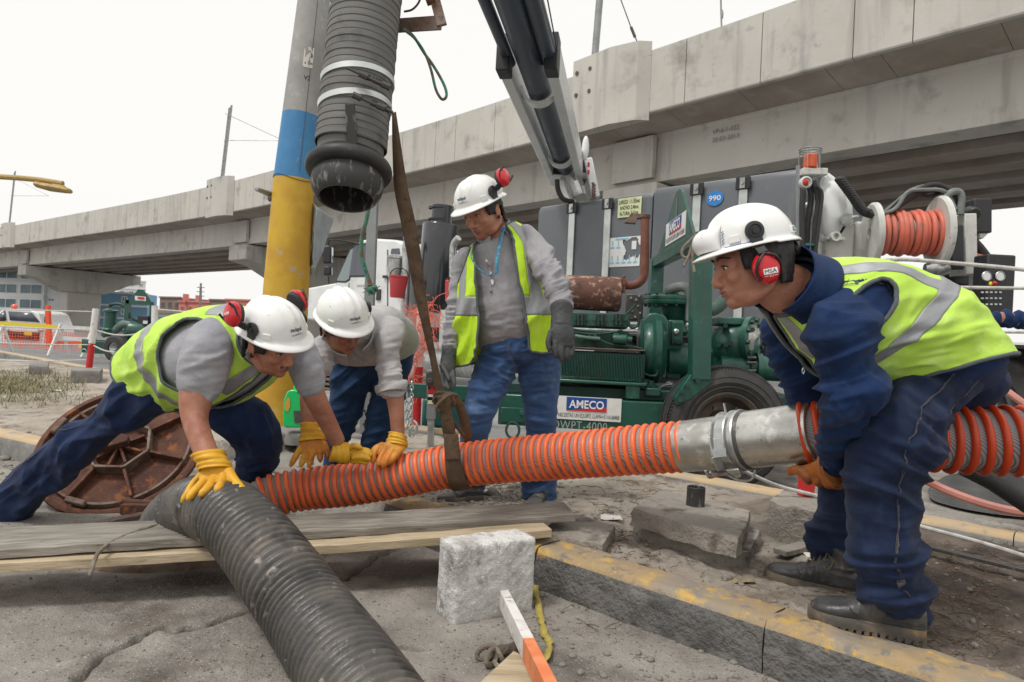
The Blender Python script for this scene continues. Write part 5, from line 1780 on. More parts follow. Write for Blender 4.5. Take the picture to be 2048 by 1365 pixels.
# silencer and exhaust
m0, m1 = q(1100, 583, .32), q(1243, 590, .32)
b = MB().lathe(m0, m1 - m0, [(0, 0), (.11, 0), (.122, .012), (.126, .03), (.126, (m1 - m0).length - .03), (.12, (m1 - m0).length - .01), (.10, (m1 - m0).length), (0, (m1 - m0).length)], 40)
b.build('silencer', 'rust_muffler', pump)
b = MB().cyl(q(1244, 570, .33), q(1250, 570, .33), .058, n=20)
b.bar(q(1247, 556, .3), q(1247, 586, .3), .02, .05, V((0, 1, 0)))
b.ball(q(1248, 553, .3), .012, 8, 6)
b.build('exhaust_flange', 'rust_pipe', pump)
MB().tube(vcurve([q(1244, 570, .33), q(1262, 571, .33), q(1276, 567, .33), q(1286, 556, .33), q(1289, 540, .33), q(1289.5, 500, .33), q(1290, 432, .33)], 7), .031, 20).build('exhaust_pipe', 'rust_pipe', pump)
b = MB().lathe(q(1290, 434, .33), (.04, 0, 1), [(.031, -.01), (.038, -.01), (.038, .012), (.031, .012)], 24, True)
b.build('pipe_collar', 'rust_edge', pump)
b = MB().prism([q(x, y, .33) for x, y in ((1298, 431), (1296, 428), (1262, 427), (1249, 445), (1271, 447), (1275, 437), (1297, 435))], -PN * .06)
b.build('rain_cap', 'rust_edge', pump, bevel=.003, smooth=False)
pbox('control_box', 1252, 588, 1285, 642, .75, .12, 'dark_steel')
b = MB()
for x, y in ((1262, 596), (1272, 600), (1278, 592), (1276, 612), (1264, 622), (1270, 634), (1280, 626)):
 b.cyl(q(x, y, .75), q(x, y, .73), .009, n=8)
b.build('panel_studs', 'galvanised', pump)
# lifting frame
fa, fb_ = P(1313, 527, 5.75), P(1402, 478, 4.42)
fdir = (fb_ - fa)
fdir.z = 0
fdir.normalize()
zt = (fa.z + fb_.z) / 2
fa.z = fb_.z = zt
b = MB().bar(V((fa.x, fa.y, .35)), V((fa.x, fa.y, zt + .02)), .11, .11, fdir)
b.build('lifting_post', 'pump_green', pump, bevel=.006)
b = MB().bar(P(1398, 760, 4.40), V((fb_.x, fb_.y, zt + .02)), .125, .11, fdir)
b.build('lifting_post', 'pump_green', pump, bevel=.006)
b = MB().bar(fa - fdir * .06, fb_ + fdir * .06, .09, .085)
b.build('lifting_beam', 'pump_green', pump, bevel=.006)
b = MB().prism([P(1381, 750, 4.36), P(1420, 752, 4.36), P(1424, 765, 4.36), P(1380, 800, 4.36), P(1352, 812, 4.36), P(1350, 795, 4.36)], V((0, .10, 0)))
b.build('post_foot', 'pump_green', pump, bevel=.005)
b = MB()
for x, y in ((1375, 772), (1364, 783), (1396, 762), (1360, 800)):
 b.cyl(P(x, y, 4.37), P(x, y, 4.33), .016, n=6)
b.build('foot_bolts', 'pump_green_dark', pump)
fmid = fa.lerp(fb_, .52)
hh = .44
pl = [fa.lerp(fb_, .08) + V((0, 0, .03)), fa.lerp(fb_, .93) + V((0, 0, .03)), fmid + fdir * .16 + V((0, 0, hh - .03)), fmid + fdir * .10 + V((0, 0, hh + .01)), fmid - fdir * .02 + V((0, 0, hh + .01)), fmid - fdir * .10 + V((0, 0, hh - .04))]
fn_ = V((-fdir.y, fdir.x, 0))
if fn_.dot(V((0, -1, 0))) < 0:
 fn_ = -fn_
if fn_.dot(fmid - V((0, 0, .9))) > 0:
 fn_ = -fn_
b = MB().prism(pl, fn_ * .02)
lp = b.build('lifting_plate', 'pump_green', pump, bevel=.003, smooth=False)
hc = fmid + V((0, 0, hh * .72)) + fdir * .02 + fn_ * .021
b = MB().prism([hc + fdir * (.028 * math.cos(a)) + V((0, 0, (.055 if math.sin(a) > 0 else -.055) + .03 * math.sin(a))) for a in np.linspace(0, 2 * PI, 25)[:-1]], fn_ * .002)
b.build('lifting_slot', 'tank_grey', lp)
def side_of(v):
 return v if True else v
sgc = fmid + V((0, 0, .165)) + fn_ * .022 + fdir * .02
exF = fdir
if exF.x < 0:
 exF = -exF
b = MB().prism([sgc + exF * (sx * .30) + V((0, 0, sz * .085)) for sx, sz in ((-1, -1), (1, -1), (1, 1), (-1, 1))], fn_ * .003)
sn2 = b.build('name_plate', 'sign_white', lp, smooth=False)
bc2 = sgc + V((0, 0, .03)) + fn_ * .004
b = MB().prism([bc2 + exF * (sx * .18) + V((0, 0, sz * .05)) for sx, sz in ((-1, -1), (1, -1), (1, 1), (-1, 1))], fn_ * .001)
b.v
o_ = b.build('logo_ground', 'sign_blue', lp, smooth=False)
b = MB().prism([bc2 + exF * (.18 * sx) + V((0, 0, sz * .05)) + fn_ * .0015 for sx, sz in ((-1, -1), (1, -1), (1, -.25))], fn_ * .001)
b.build('logo_wedge', 'ink_red', lp, smooth=False)
lettering('AMECO', bc2 + fn_ * .004, exF, V((0, 0, 1)), .31, 'ink_white', lp, .03, aspect=.25, off=.0, name='logo_text')
lettering('SI NECESITAS UN EQUIPO, LLAMA +5116168400', sgc + V((0, 0, -.055)) + fn_ * .005, exF, V((0, 0, 1)), .56, 'ink_black', lp, .01, aspect=.075, off=.0, name='phone_text')
cord([P(1392, 470, 4.3), P(1368, 494, 4.25), P(1364, 510, 4.25), P(1374, 516, 4.25), P(1390, 505, 4.28), P(1392, 485, 4.3), P(1386, 500, 4.25), P(1384, 520, 4.24), P(1389, 545, 4.22)], .009, 'rope_brown', 'thin brown cord looped around the green lifting beam', 'cord')
cord([P(1384, 490, 4.26), P(1376, 515, 4.24), P(1367, 533, 4.22)], .008, 'rope_brown', 'short frayed cord end hanging left of the looped cord', 'cord')
# pump head
vc = q(1341, 603, .62)
plathe('valve_disc', vc, (0, 0, 1), [(0, -.045), (.13, -.045), (.205, -.03), (.21, -.02), (.21, -.004), (.205, .0), (.205, .006), (.21, .01), (.21, .026), (.20, .035), (.12, .05), (.06, .06), (0, .06)], n=40)
b = MB()
for k in range(16):
 a = 2 * PI * k / 16
 b.cyl(vc + V((math.cos(a) * .19, math.sin(a) * .19, -.045)), vc + V((math.cos(a) * .19, math.sin(a) * .19, .048)), .012, n=6)
b.build('disc_bolts', 'pump_green_dark', pump)
plathe('valve_body', vc - V((-.05, 0, .26)), (0, 0, 1), [(0, 0), (.09, 0), (.10, .03), (.07, .08), (.10, .14), (.12, .22), (0, .22)])
plathe('valve_boss', vc + V((-.0, 0, .05)), (0, 0, 1), [(0, 0), (.06, 0), (.055, .05), (.03, .07), (0, .07)])
MB().tube(vcurve([q(1336, 582, .55), q(1348, 577, .50), q(1366, 574, .46), q(1377, 582, .45), q(1381, 600, .45), q(1381, 642, .45)], 7), .036, 20).build('elbow_hose', 'grey_rubber', pump)
MB().tube(vcurve([q(1420, 622, .8), q(1436, 614, .8), q(1450, 600, .8), q(1462, 588, .8)], 7), .045, 16).build('breather_hose', 'grey_green', pump)
b = MB()
for k, p in enumerate(vcurve([q(1420, 622, .8), q(1436, 614, .8), q(1450, 600, .8), q(1462, 588, .8)], 7)):
 pass
hv = vcurve([q(1420, 622, .8), q(1436, 614, .8), q(1450, 600, .8), q(1462, 588, .8)], 6)
for k in range(1, len(hv) - 1):
 e1, e2 = frame_of(hv[k + 1] - hv[k - 1])
 b.tube([hv[k] + (e1 * math.cos(a) + e2 * math.sin(a)) * .046 for a in np.linspace(0, 2 * PI, 18)[:-1]], .006, 6, closed=True)
b.build('hose_ribs', 'grey_green', pump)
# guard, volute, pump casing
b = MB().prism([q(x, y, .22) for x, y in ((1281, 760), (1281, 665), (1286, 640), (1298, 627), (1312, 626), (1330, 632), (1338, 645), (1337, 700), (1322, 690))], -PN * .45)
b.build('belt_guard', 'pump_green', pump, bevel=.012, auto=30)
plathe('bell_housing', q(1284, 700, .30), PE, [(0, 0), (.19, 0), (.21, .03), (.21, .06), (.24, .08), (.235, .12), (.17, .16), (0, .16)], 'pump_green', 40)
pbox('bearing_frame', 1337, 640, 1362, 760, .35, .25)
pbox('coupling_box', 1344, 643, 1366, 690, .3, .2)
plathe('shaft_nut', q(1352, 664, .3), PN, [(0, 0), (.022, 0), (.022, .012), (.012, .02), (0, .02)], 'galvanised', 8)
plathe('shaft_nut', q(1356, 680, .3), PN, [(0, 0), (.03, 0), (.03, .02), (0, .025)], 'pump_green_dark', 12)
plathe('pump_casing', q(1330, 722, .45), PE, [(0, 0), (.12, 0), (.135, .02), (.135, .16), (.18, .18), (.18, .215), (.13, .22), (.13, .30), (0, .30)], 'pump_green', 40)
plathe('casing_flange', q(1424, 712, .42), PE, [(0, 0), (.16, 0), (.165, .01), (.165, .035), (.15, .045), (0, .045)], 'pump_green', 40)
pbox('suction_chest', 1432, 655, 1502, 755, .25, .4, bev=.05)
b = MB().ball(q(1470, 690, .3), (.17, .16, .17), 28, 18)
b.build('chest_dome', 'pump_green', pump)
pbox('chest_cap', 1436, 634, 1500, 652, .18, .42, bev=.01)
lettering('RT10', q(1475, 668, .10), exP, V((0, 0, 1)), .05, 'grey_green', pump, .004, aspect=.3, off=.0, name='cast_mark')
plathe('check_flange', q(1500, 678, .22), V((.75, -.66, 0)), [(0, -.10), (.11, -.10), (.11, -.02), (.155, -.01), (.155, .025), (.145, .03), (.10, .03), (.095, .0), (0, .0)], 'pump_green', 40)
b = MB()
ax_ = V((.75, -.66, 0)).normalized()
e1, e2 = frame_of(ax_)
for k in range(10):
 a = 2 * PI * k / 10 + .2
 c = q(1500, 678, .22) + (e1 * math.cos(a) + e2 * math.sin(a)) * .13 + ax_ * .025
 b.cyl(c, c + ax_ * .025, .017, n=6)
b.build('flange_bolts', 'pump_green_dark', pump)
plathe('steel_seat', q(1500, 678, .22) + ax_ * .02, ax_, [(.09, 0), (.10, .01), (.075, .02), (.0, .022)], 'coupling_steel', 32)
b = MB()
for x, y in ((1441, 657), (1461, 686), (1489, 684), (1505, 660), (1452, 690), (1437, 690), (1470, 742), (1451, 652), (1495, 650)):
 b.cyl(q(x, y, .20), q(x, y, .12), .018, n=6)
b.build('chest_bolts', 'pump_green_dark', pump)
plathe('outlet_pipe', q(1440, 733, .22), PE, [(0, 0), (.085, 0), (.085, .18), (.06, .20), (.06, .24), (.105, .24), (.105, .275), (.085, .28), (.085, .75), (.105, .75), (.105, .79), (0, .79)], 'pump_green', 36)
b = MB()
for yy in (716, 726, 742, 757):
 b.cyl(q(1494, yy, .13), q(1512, yy, .13), .011, n=6)
b.build('outlet_bolts', 'dark_steel', pump)
MB().tube(vcurve([q(1300, 790, .2), q(1325, 772, .3), q(1345, 768, .3)], 5), .012, 8).build('drain_line', 'galvanised', pump)
b = MB()
for x, y in ((1308, 770), (1295, 768), (1302, 762)):
 b.cyl(q(x, y + 12, .1), q(x, y, .1), .022, n=8)
b.build('mount_bolts', 'pump_green_dark', pump)
pbox('mount_block', 1290, 776, 1322, 794, .06, .2)
# wheel
wc = P(1460, 852, 4.36)
wc.z = .40
WN = V((.03, -1, 0)).normalized()
tr = MB().lathe(wc + WN * -.26, WN, [(.24, .03), (.30, .0), (.355, .01), (.385, .03), (.395, .07), (.397, .125), (.395, .18), (.385, .22), (.355, .24), (.30, .25), (.24, .22), (.225, .19), (.225, .06)], 96, True).build('tyre', 'tyre', pump)
e1, e2 = frame_of(WN)
b = MB()
for z in (.055, .10, .15, .195):
 b.tube([wc + WN * (-.26 + z) + (e1 * math.cos(a) + e2 * math.sin(a)) * .3985 for a in np.linspace(0, 2 * PI, 97)[:-1]], .0055, 6, closed=True)
b.build('tread_groove', 'black_rubber', tr)
b = MB()
for k in range(110):
 a = 2 * PI * k / 110
 rr_ = e1 * math.cos(a) + e2 * math.sin(a)
 tt = WN.cross(rr_)
 b.bar(wc + WN * (-.26 + .018) + rr_ * .386, wc + WN * (-.26 + .052) + rr_ * .397 + tt * .008, .004, .006, rr_)
 b.bar(wc + WN * (-.26 + .232) + rr_ * .386, wc + WN * (-.26 + .198) + rr_ * .397 + tt * .008, .004, .006, rr_)
b.build('tread_sipes', 'black_rubber', tr, kind='stuff')
b = MB()
for r_ in (.27, .30, .335):
 b.tube([wc + WN * (-.012 - (r_ > .33) * .004) + (e1 * math.cos(a) + e2 * math.sin(a)) * r_ for a in np.linspace(0, 2 * PI, 65)[:-1]], .004, 6, closed=True)
b.build('sidewall_ridge', 'tyre', tr)
def wtxt(txt, a0, r0, w, mm='tyre'):
 def fn(x, y):
  a = a0 - x / r0
  return wc + WN * (-.006) + (V((1, 0, 0)) * math.cos(a) + V((0, 0, 1)) * math.sin(a)) * (r0 + y)
 lettering(txt, None, V((1, 0, 0)), V((0, 0, 1)), w, 'grey_rubber', tr, .01, aspect=.22, fn=fn, name='tyre_lettering')
wtxt('GTS', 2.35, .315, .12)
rim = MB().lathe(wc + WN * -.23, WN, [(0, .05), (.07, .06), (.08, .11), (.10, .12), (.11, .07), (.16, .06), (.20, .10), (.215, .165), (.235, .175), (.235, .185), (.222, .19), (.20, .17), (.18, .0), (0, .0)], 48).build('rim', 'rim_dirty', pump)
b = MB()
for k in range(6):
 a = 2 * PI * k / 6
 c = wc + WN * -.12 + (e1 * math.cos(a) + e2 * math.sin(a)) * .14
 b.cyl(c, c + WN * .03, .014, n=6)
b.build('wheel_nuts', 'dark_steel', rim)
MB().cyl(wc - WN * .2, wc - WN * 1.4, .04).build('axle', 'pump_green_dark', pump)
w2 = wc - WN * 1.4
MB().lathe(w2 + WN * -.25, WN, [(.22, .0), (.36, .0), (.40, .06), (.40, .19), (.36, .25), (.22, .25)], 48, True).build('tyre', 'tyre', pump)
# tongue jack, chain
b = MB()
jt, jb = P(864, 740, 4.9), P(862, 893, 4.9)
jb.z = .02
jm = jt.lerp(jb, .55)
b.bar(jt, jm, .062, .062, V((0, 1, 0)))
b.build('jack_sleeve', 'steel_post', pump, bevel=.006)
MB().bar(jm, jb, .046, .046, V((0, 1, 0))).build('jack_leg', 'galvanised', pump, bevel=.006)
MB().box(jb, (.16, .16, .015)).build('jack_foot', 'galvanised', pump)
jl = P(864, 780, 4.866)
b = MB().box(jl, (.058, .003, .15))
lbp = b.build('warning_label', 'ink_black', pump)
MB().box(jl + V((0, -.003, -.012)), (.054, .002, .03)).build('label_red', 'ink_red', lbp)
MB().box(jl + V((0, -.003, -.042)), (.05, .002, .018)).build('label_white', 'sign_white', lbp)
MB().prism([jl + V((x_, -.0025, z_)) for x_, z_ in ((-.026, .065), (-.012, .065), (0, .03), (.012, .065), (.026, .065), (.008, .005), (-.008, .005))], V((0, -.002, 0))).build('label_mark', 'ink_red', lbp, smooth=False)
MB().box(P(864, 803, 4.866), (.058, .003, .04)).build('caution_label', 'sign_yellow', pump)
b = MB().bar(P(862, 744, 4.85), P(862, 772, 4.85), .07, .02, V((0, 1, 0)))
b.cyl(P(860, 762, 4.85), P(860, 762, 4.80), .02, n=10)
b.build('jack_bracket', 'dark_steel', pump, bevel=.004)
def chain(pts, name, label, r=.0042, link_=.034, m='galvanised'):
 cv = vcurve(pts, 14)
 root = thing(name, cv[-1], label, 'chain', 'chains hanging from the trailer drawbar')
 d = 0
 k = 0
 i = 0
 while i < len(cv) - 1:
  j = i
  L = 0
  while j < len(cv) - 1 and L < link_ * .72:
   L += (cv[j + 1] - cv[j]).length
   j += 1
  c = (cv[i] + cv[j]) / 2
  t_ = (cv[j] - cv[i]).normalized()
  e1, e2 = frame_of(t_, V((0, 1, .1)))
  s_ = e1 if k % 2 else e2
  MB().tube([c + t_ * (link_ * .55 * math.sin(a)) + s_ * (link_ * .33 * math.cos(a)) for a in np.linspace(0, 2 * PI, 13)[:-1]], r, 6, closed=True).build('link', m, root)
  i = j
  k += 1
 return root
chain([P(812, 762, 4.75), P(813, 800, 4.74), P(815, 840, 4.72), P(817, 866, 4.70), P(826, 872, 4.7)], 'chain', 'left strand of galvanised chain hanging beside the rolled sleeve')
chain([P(824, 764, 4.78), P(823, 800, 4.76), P(822, 832, 4.74), P(824, 854, 4.72), P(832, 866, 4.7)], 'chain', 'right strand of galvanised chain nearest the red and white post')
b = MB().tube(vcurve([P(828, 842, 4.68), P(834, 850, 4.66), P(832, 862, 4.66), P(824, 868, 4.66), P(820, 860, 4.66), P(826, 854, 4.66)], 5), .009, 8)
tag(b.build('chain_hook', 'galvanised'), 'steel hook at the lower end of the hanging chains', 'hook')
jg = thing('jerrycan', q(890, 850, 1.0), 'teal plastic container standing under the pump drawbar', 'container')
pj = P(888, 858, 5.9)
MB().box(pj + V((0, .15, .13)), (.40, .3, .26)).build('body', 'teal_plastic', jg, bevel=.03)
MB().box(pj + V((.05, .1, .28)), (.12, .1, .04)).build('cap', 'teal_plastic', jg, bevel=.01)
# stack of coil springs behind the legs
for k in range(5):
 c = P(652, 738 + k * 9.5, 5.2)
 b = MB().box(c, (.32, .25, .022))
 tag(b.build('rusty_plate', 'rust_edge', bevel=.005), ('topmost', 'second from the top', 'middle', 'fourth from the top', 'lowest')[k] + ' rusty plate of the stack seen behind the yellow pole', 'plate', 'stacked rusty plates behind the pole')

# ------------------------------------------------------------------ distant second pump
d2 = 15.6
sp = thing('pump_trailer', V((P(240, 700, d2).x, d2 + .6, 0)), 'smaller looking green pump trailer standing on the far road at the left', 'pump')
def s2(x, y, dd=0):
 return P(x, y, d2 + dd)
MB().bar(s2(166, 694), s2(335, 702), .1, .28).build('frame', 'pump_green', sp, bevel=.01)
MB().bar(s2(166, 690, 1.3), s2(335, 698, 1.3), .1, .28).build('frame', 'pump_green', sp)
for nm, x, y0, y1, w in (('lifting_post', 256, 600, 690, .1), ('lifting_post', 304, 606, 690, .07)):
 MB().bar(s2(x, y0), s2(x - 2, y1), w, w, V((0, 1, 0))).build(nm, 'pump_green', sp)
MB().bar(s2(254, 604), s2(306, 608), .1, .08).build('lifting_beam', 'pump_green', sp)
MB().prism([s2(x, y) for x, y in ((258, 604), (276, 579), (287, 580), (304, 607))], V((0, .03, 0))).build('lifting_plate', 'pump_green', sp, smooth=False)
MB().prism([s2(x, y, -.02) for x, y in ((270, 592), (292, 594), (292, 603), (270, 601))], V((0, .01, 0))).build('name_plate', 'sign_white', sp, smooth=False)
MB().prism([s2(x, y, -.04) for x, y in ((275, 594), (288, 595), (288, 599), (275, 598))], V((0, .01, 0))).build('logo_ground', 'ink_red', sp, smooth=False)
MB().lathe(s2(219, 662), (.04, 0, 1), [(0, -.1), (.12, -.1), (.14, .02), (.16, .03), (.13, .06), (.13, .42), (.17, .43), (.17, .47), (.1, .49), (0, .49)], 28).build('separator_tank', 'pump_green', sp)
MB().tube(vcurve([s2(219, 616), s2(222, 610), s2(240, 609), s2(252, 617), s2(262, 634), s2(276, 642)], 5), .035, 12).build('vacuum_hose', 'pump_green_dark', sp)
MB().tube(vcurve([s2(206, 668), s2(228, 662), s2(240, 652), s2(250, 648), s2(262, 650)], 5), .09, 16).build('elbow_pipe', 'grey_green', sp)
MB().lathe(s2(262, 662), (1, 0, 0), [(0, 0), (.2, 0), (.22, .03), (.2, .3), (.14, .4), (0, .4)], 28).build('pump_casing', 'pump_green', sp)
MB().box(s2(288, 642, -.05), (.24, .12, .22)).build('control_box', 'black_plastic', sp, bevel=.01)
MB().box(s2(291, 645, -.12), (.1, .02, .07)).build('control_label', 'sign_white', sp)
MB().lathe(s2(310, 644), (1, 0, 0), [(0, 0), (.14, 0), (.15, .02), (.15, 1.0), (0, 1.0)], 28).build('fuel_drum', 'pump_green', sp)
w_ = MB().lathe(s2(233, 697, -.25) + V((0, 0, -.0)), (-.25, -1, 0), [(.14, -.1), (.25, -.1), (.3, -.06), (.31, 0), (.3, .06), (.25, .1), (.14, .1)], 40, True).build('tyre', 'tyre', sp)
MB().lathe(s2(233, 697, -.25), (-.25, -1, 0), [(0, .04), (.05, .06), (.08, .02), (.13, .05), (.15, .06), (.15, -.02), (0, -.02)], 28).build('rim', 'galvanised', w_)
MB().tube([s2(168, 703, -.1) + V((math.cos(a) * .06, 0, math.sin(a) * .05)) for a in np.linspace(0, 2 * PI, 15)[:-1]], .012, 6, closed=True).build('tow_ring', 'galvanised', sp)
MB().bar(s2(160, 692), s2(166, 693), .08, .08).build('hitch', 'tape_yellow', sp)

# green jug beside the pole
gd = 5.0
gj = thing('jug', P(583, 855, gd), 'bright green plastic oil jug with a handle opening by the yellow pole', 'jug')
ol = [(566, 853), (565, 825), (567, 800), (573, 785), (580, 780), (590, 780), (604, 786), (606, 800), (607, 853), (602, 856), (572, 856)]
b = MB().prism([P(x, y, gd) for x, y in ol], V((0, .12, 0)))
b.build('body', 'jug_green', gj, bevel=.012, auto=25)
hl = [(570, 822), (570, 805), (575, 795), (580, 798), (580, 815), (576, 824)]
b = MB().prism([P(x, y, gd - .004) for x, y in hl], V((0, .002, 0)))
b.build('handle_opening', 'column_yellow', gj)
b = MB().prism([P(x, y, gd - .006) for x, y in ((587, 822), (605, 822), (605, 846), (589, 846))], V((0, .002, 0)))
b.build('label_sheet', 'dark_steel', gj, smooth=False)
MB().cyl(P(594, 780, gd + .06), P(594, 772, gd + .06), .025).build('cap', 'jug_green', gj)
# grey square post with holes
gp = thing('steel_post', P(732, 868, 4.5), 'grey square steel post with bolt holes hanging between the two bending men and the truck', 'post')
MB().bar(P(750, 300, 4.5), P(730, 868, 4.5), .062, .062, V((0, 1, 0))).build('post', 'steel_post', gp, bevel=.004)
b = MB()
for yy in (822, 849, 790):
 x_ = 750 - (yy - 300) * 20 / 568
 b.cyl(P(x_ - 3, yy, 4.468), P(x_ - 3, yy, 4.463), .008, n=12)
b.build('bolt_hole', 'black_plastic', gp)
# ------------------------------------------------------------------ planks
def plank(c4, thick, label, m, seed=0, bow=.004):
 A = [V(p) for p in c4]
 def S_(u, v, h):
  p = A[0].lerp(A[1], u).lerp(A[3].lerp(A[2], u), v)
  z = bow * math.sin(u * 5 + seed) + .0022 * vnoise(np.array([[u * 26, v * 4, seed]]))[0]
  return p + V((0, 0, z - h))
 rings = []
 n, mm = 90, 8
 for i in range(n + 1):
  u = i / n
  w = .006 * vnoise(np.array([[u * 30, seed, 3.3]]))[0] * .4
  r = [S_(u, w + (1 - w) * j / mm, 0) for j in range(mm + 1)] + [S_(u, 1 - j / mm, thick) for j in range(mm + 1)]
  rings.append(r)
 d = A[1] - A[0]
 ang = math.atan2(d.y, d.x)
 me = MB().loft(rings).mesh('plank')
 c = sum(A, V((0, 0, 0))) / 4
 R_ = Matrix.Rotation(-ang, 3, 'Z')
 for v in me.vertices:
  v.co = R_ @ (v.co - c)
 o = link(me, 'plank', m, auto=40, origin=(0, 0, 0), bevel=.002)
 o.location = c
 o.rotation_euler = (0, 0, ang)
 return tag(o, label, 'plank', 'planks laid across the manhole edge')
plank([G(-140, 1064, .168), G(1126, 1003, .235), G(1152, 1028, .235), G(-140, 1112, .168)], .028, 'upper weathered grey plank lying under the black hose', 'old_plank', 1)
plank([G(-140, 1080, .136), G(1080, 1040, .203), G(1104, 1061, .203), G(-140, 1137, .136)], .03, 'lower plank with the pale fresh sawn edge beneath the grey plank', 'fresh_plank', 2)
for pts, r, w_ in ((((52, 1098), (58, 1085), (56, 1077)), .004, 'short dark twig nearest the left edge'), (((70, 1078), (85, 1094), (100, 1098)), .004, 'middle dark twig slanting down'), (((96, 1099), (115, 1093), (133, 1087)), .003, 'thinnest dark twig pointing right')):
 b = MB().tube(vcurve([G(x, y, .172) for x, y in pts], 4), r, 5)
 tag(b.build('twig', 'twig'), w_ + ' on the upper plank', 'twig', 'twigs on the upper plank')
b = MB().tube(vcurve([G(332, 1049, .18), G(300, 1055, .19), G(262, 1068, .185), G(225, 1084, .182), G(200, 1102, .178), P(190, 1120, 2.13), P(184, 1140, 2.09), P(180, 1152, 2.08)], 8), .0065, 10)
tag(b.build('twine', 'rope_brown'), 'brown twine trailing from the black hose over both planks', 'rope')

# ------------------------------------------------------------------ block, stake, small ground items
bc = [G(911, 1251, 0), G(1062, 1221, 0)]
ex = (bc[1] - bc[0])
bwid = ex.length
ex.normalize()
en = V((-ex.y, ex.x, 0))
b = MB().loft([[bc[0] - ex * .008 + en * .0 + V((0, 0, z)), bc[1] + ex * .012 + V((0, 0, z)), bc[1] + ex * .012 + en * .13 + V((0, 0, z)), bc[0] - ex * .008 + en * .13 + V((0, 0, z))] for z in (-.01, .245)])
me = remesh(b, .005, 34, .6)
a = co_array(me)
a += nrm_array(me) * (.0035 * fbm(a * 16, 3) + .0028 * fbm(a * 70, 2) - .004 * np.clip(fbm(a * 45 + 3, 3) - .2, 0, 1))[:, None]
set_co(me, a)
bt = thing('concrete_block', bc[0].lerp(bc[1], .5), 'white dusted concrete block standing in front of the planks', 'block')
link(me, 'block', 'block_white', bt)
sa, sb_ = P(1004, 1190, 2.28), P(1150, 1490, 1.28)
smid = sa.lerp(sb_, .50)
stk = thing('stake', sa, 'square wooden stake, white then orange, stuck in the concrete block', 'stake')
MB().bar(sa, smid, .03, .056).build('white_half', 'white_wood', stk, bevel=.002)
MB().bar(smid, sb_, .0302, .0562).build('orange_half', 'orange_wood', stk, bevel=.002)
b = MB()
for k in range(3):
 c = G(972 + k * 11, 1306 + (k % 2) * 10, .02)
 a0 = k * 1.1
 e1 = V((math.cos(a0), math.sin(a0), .3)).normalized()
 e2 = V((-math.sin(a0) * .5, math.cos(a0) * .3, 1)).normalized()
 b.tube([c + (e1 * math.cos(a) * .026 + e2 * math.sin(a) * .017) for a in np.linspace(0, 2 * PI, 19)[:-1]], .0075, 8, closed=True)
b.tube(vcurve([G(985, 1322, .02), G(993, 1330, .012), G(1003, 1340, .01)], 5), .007, 8)
b.tube(vcurve([G(975, 1300, .02), G(980, 1292, .03), G(990, 1298, .015)], 5), .007, 8)
tag(b.build('rope_knot', 'rope_brown'), 'knotted end of old rope on the ground before the concrete block', 'rope')
b = MB().tube(vcurve([G(990, 1308, .012), G(1010, 1302, .018), G(1030, 1296, .018), G(1046, 1288, .01)], 6), .018, 10)
me = b.mesh('x')
a = co_array(me)
a += nrm_array(me) * (.006 * fbm(a * 30, 3))[:, None]
set_co(me, a)
tag(link(me, 'dirt_clod', 'mud'), 'muddy lump beside the knotted rope', 'mud lump')
b = MB().prism([G(x, y, .012) for x, y in ((1027, 1314), (1056, 1330), (1110, 1440), (900, 1440), (970, 1368))], V((0, 0, .018)))
tag(b.build('board_offcut', 'fresh_plank', bevel=.002, smooth=False), 'pale board offcut at the bottom edge under the stake', 'board')
yp = [(1068, 1158), (1072, 1182), (1078, 1220), (1086, 1256), (1092, 1274), (1099, 1282), (1097, 1300), (1091, 1322)]
yc = vcurve([G(x, y, .012) for x, y in yp], 5)
b = MB().loft([[p + V((w_ * .011 * (1 if k % 7 else .5), 0, .004 * w_ + .003 * math.sin(k))) for w_ in (-1, 1)] for k, p in enumerate(yc)], False, False)
tag(b.build('packing_strap', 'yellow_strap', solid=.0015), 'twisted yellow packing strap on the ground right of the block', 'strap')

# ------------------------------------------------------------------ hoses
def hose_core(cl, R, m, name, parent, n=40, step=.02, amp=0, pitch=.03, cap=False, wear=0.0, flatn=0):
 """tube along a smooth line of (point, radius scale); amp > 0 winds a raised rib round it"""
 A_ = np.array([list(p) for p in cl])
 ds = np.concatenate([[0], np.cumsum(np.linalg.norm(np.diff(A_, axis=0), axis=1))])
 tt = np.linspace(0, ds[-1], int(ds[-1] / step) + 1)
 step = tt[1]
 pts = [V([np.interp(q_, ds, A_[:, k]) for k in range(3)]) for q_ in tt]
 s = 0
 a = None
 rings = []
 m_ = len(pts)
 for i, p in enumerate(pts):
  t_ = (pts[min(i + 2, m_ - 1)] - pts[max(i - 2, 0)]).normalized()
  a = frame_of(t_)[0] if a is None else (a - t_ * a.dot(t_)).normalized()
  b_ = t_.cross(a)
  ring = []
  for k in range(n):
   q_ = 2 * PI * k / n
   r = R
   if amp:
    ph = (i * step / pitch - k / n) % 1.0
    r += amp * (max(0, 1 - (abs(ph - .5) / .42) ** 2) ** .9)
   ring.append(p + (a * math.cos(q_) + b_ * math.sin(q_)) * r)
  rings.append(ring)
 me = MB().loft(rings, True, cap).mesh(name)
 if wear:
  A = co_array(me)
  A += nrm_array(me) * (wear * fbm(A * 9, 3))[:, None]
  set_co(me, A)
 return link(me, name, m, parent, auto=70), pts
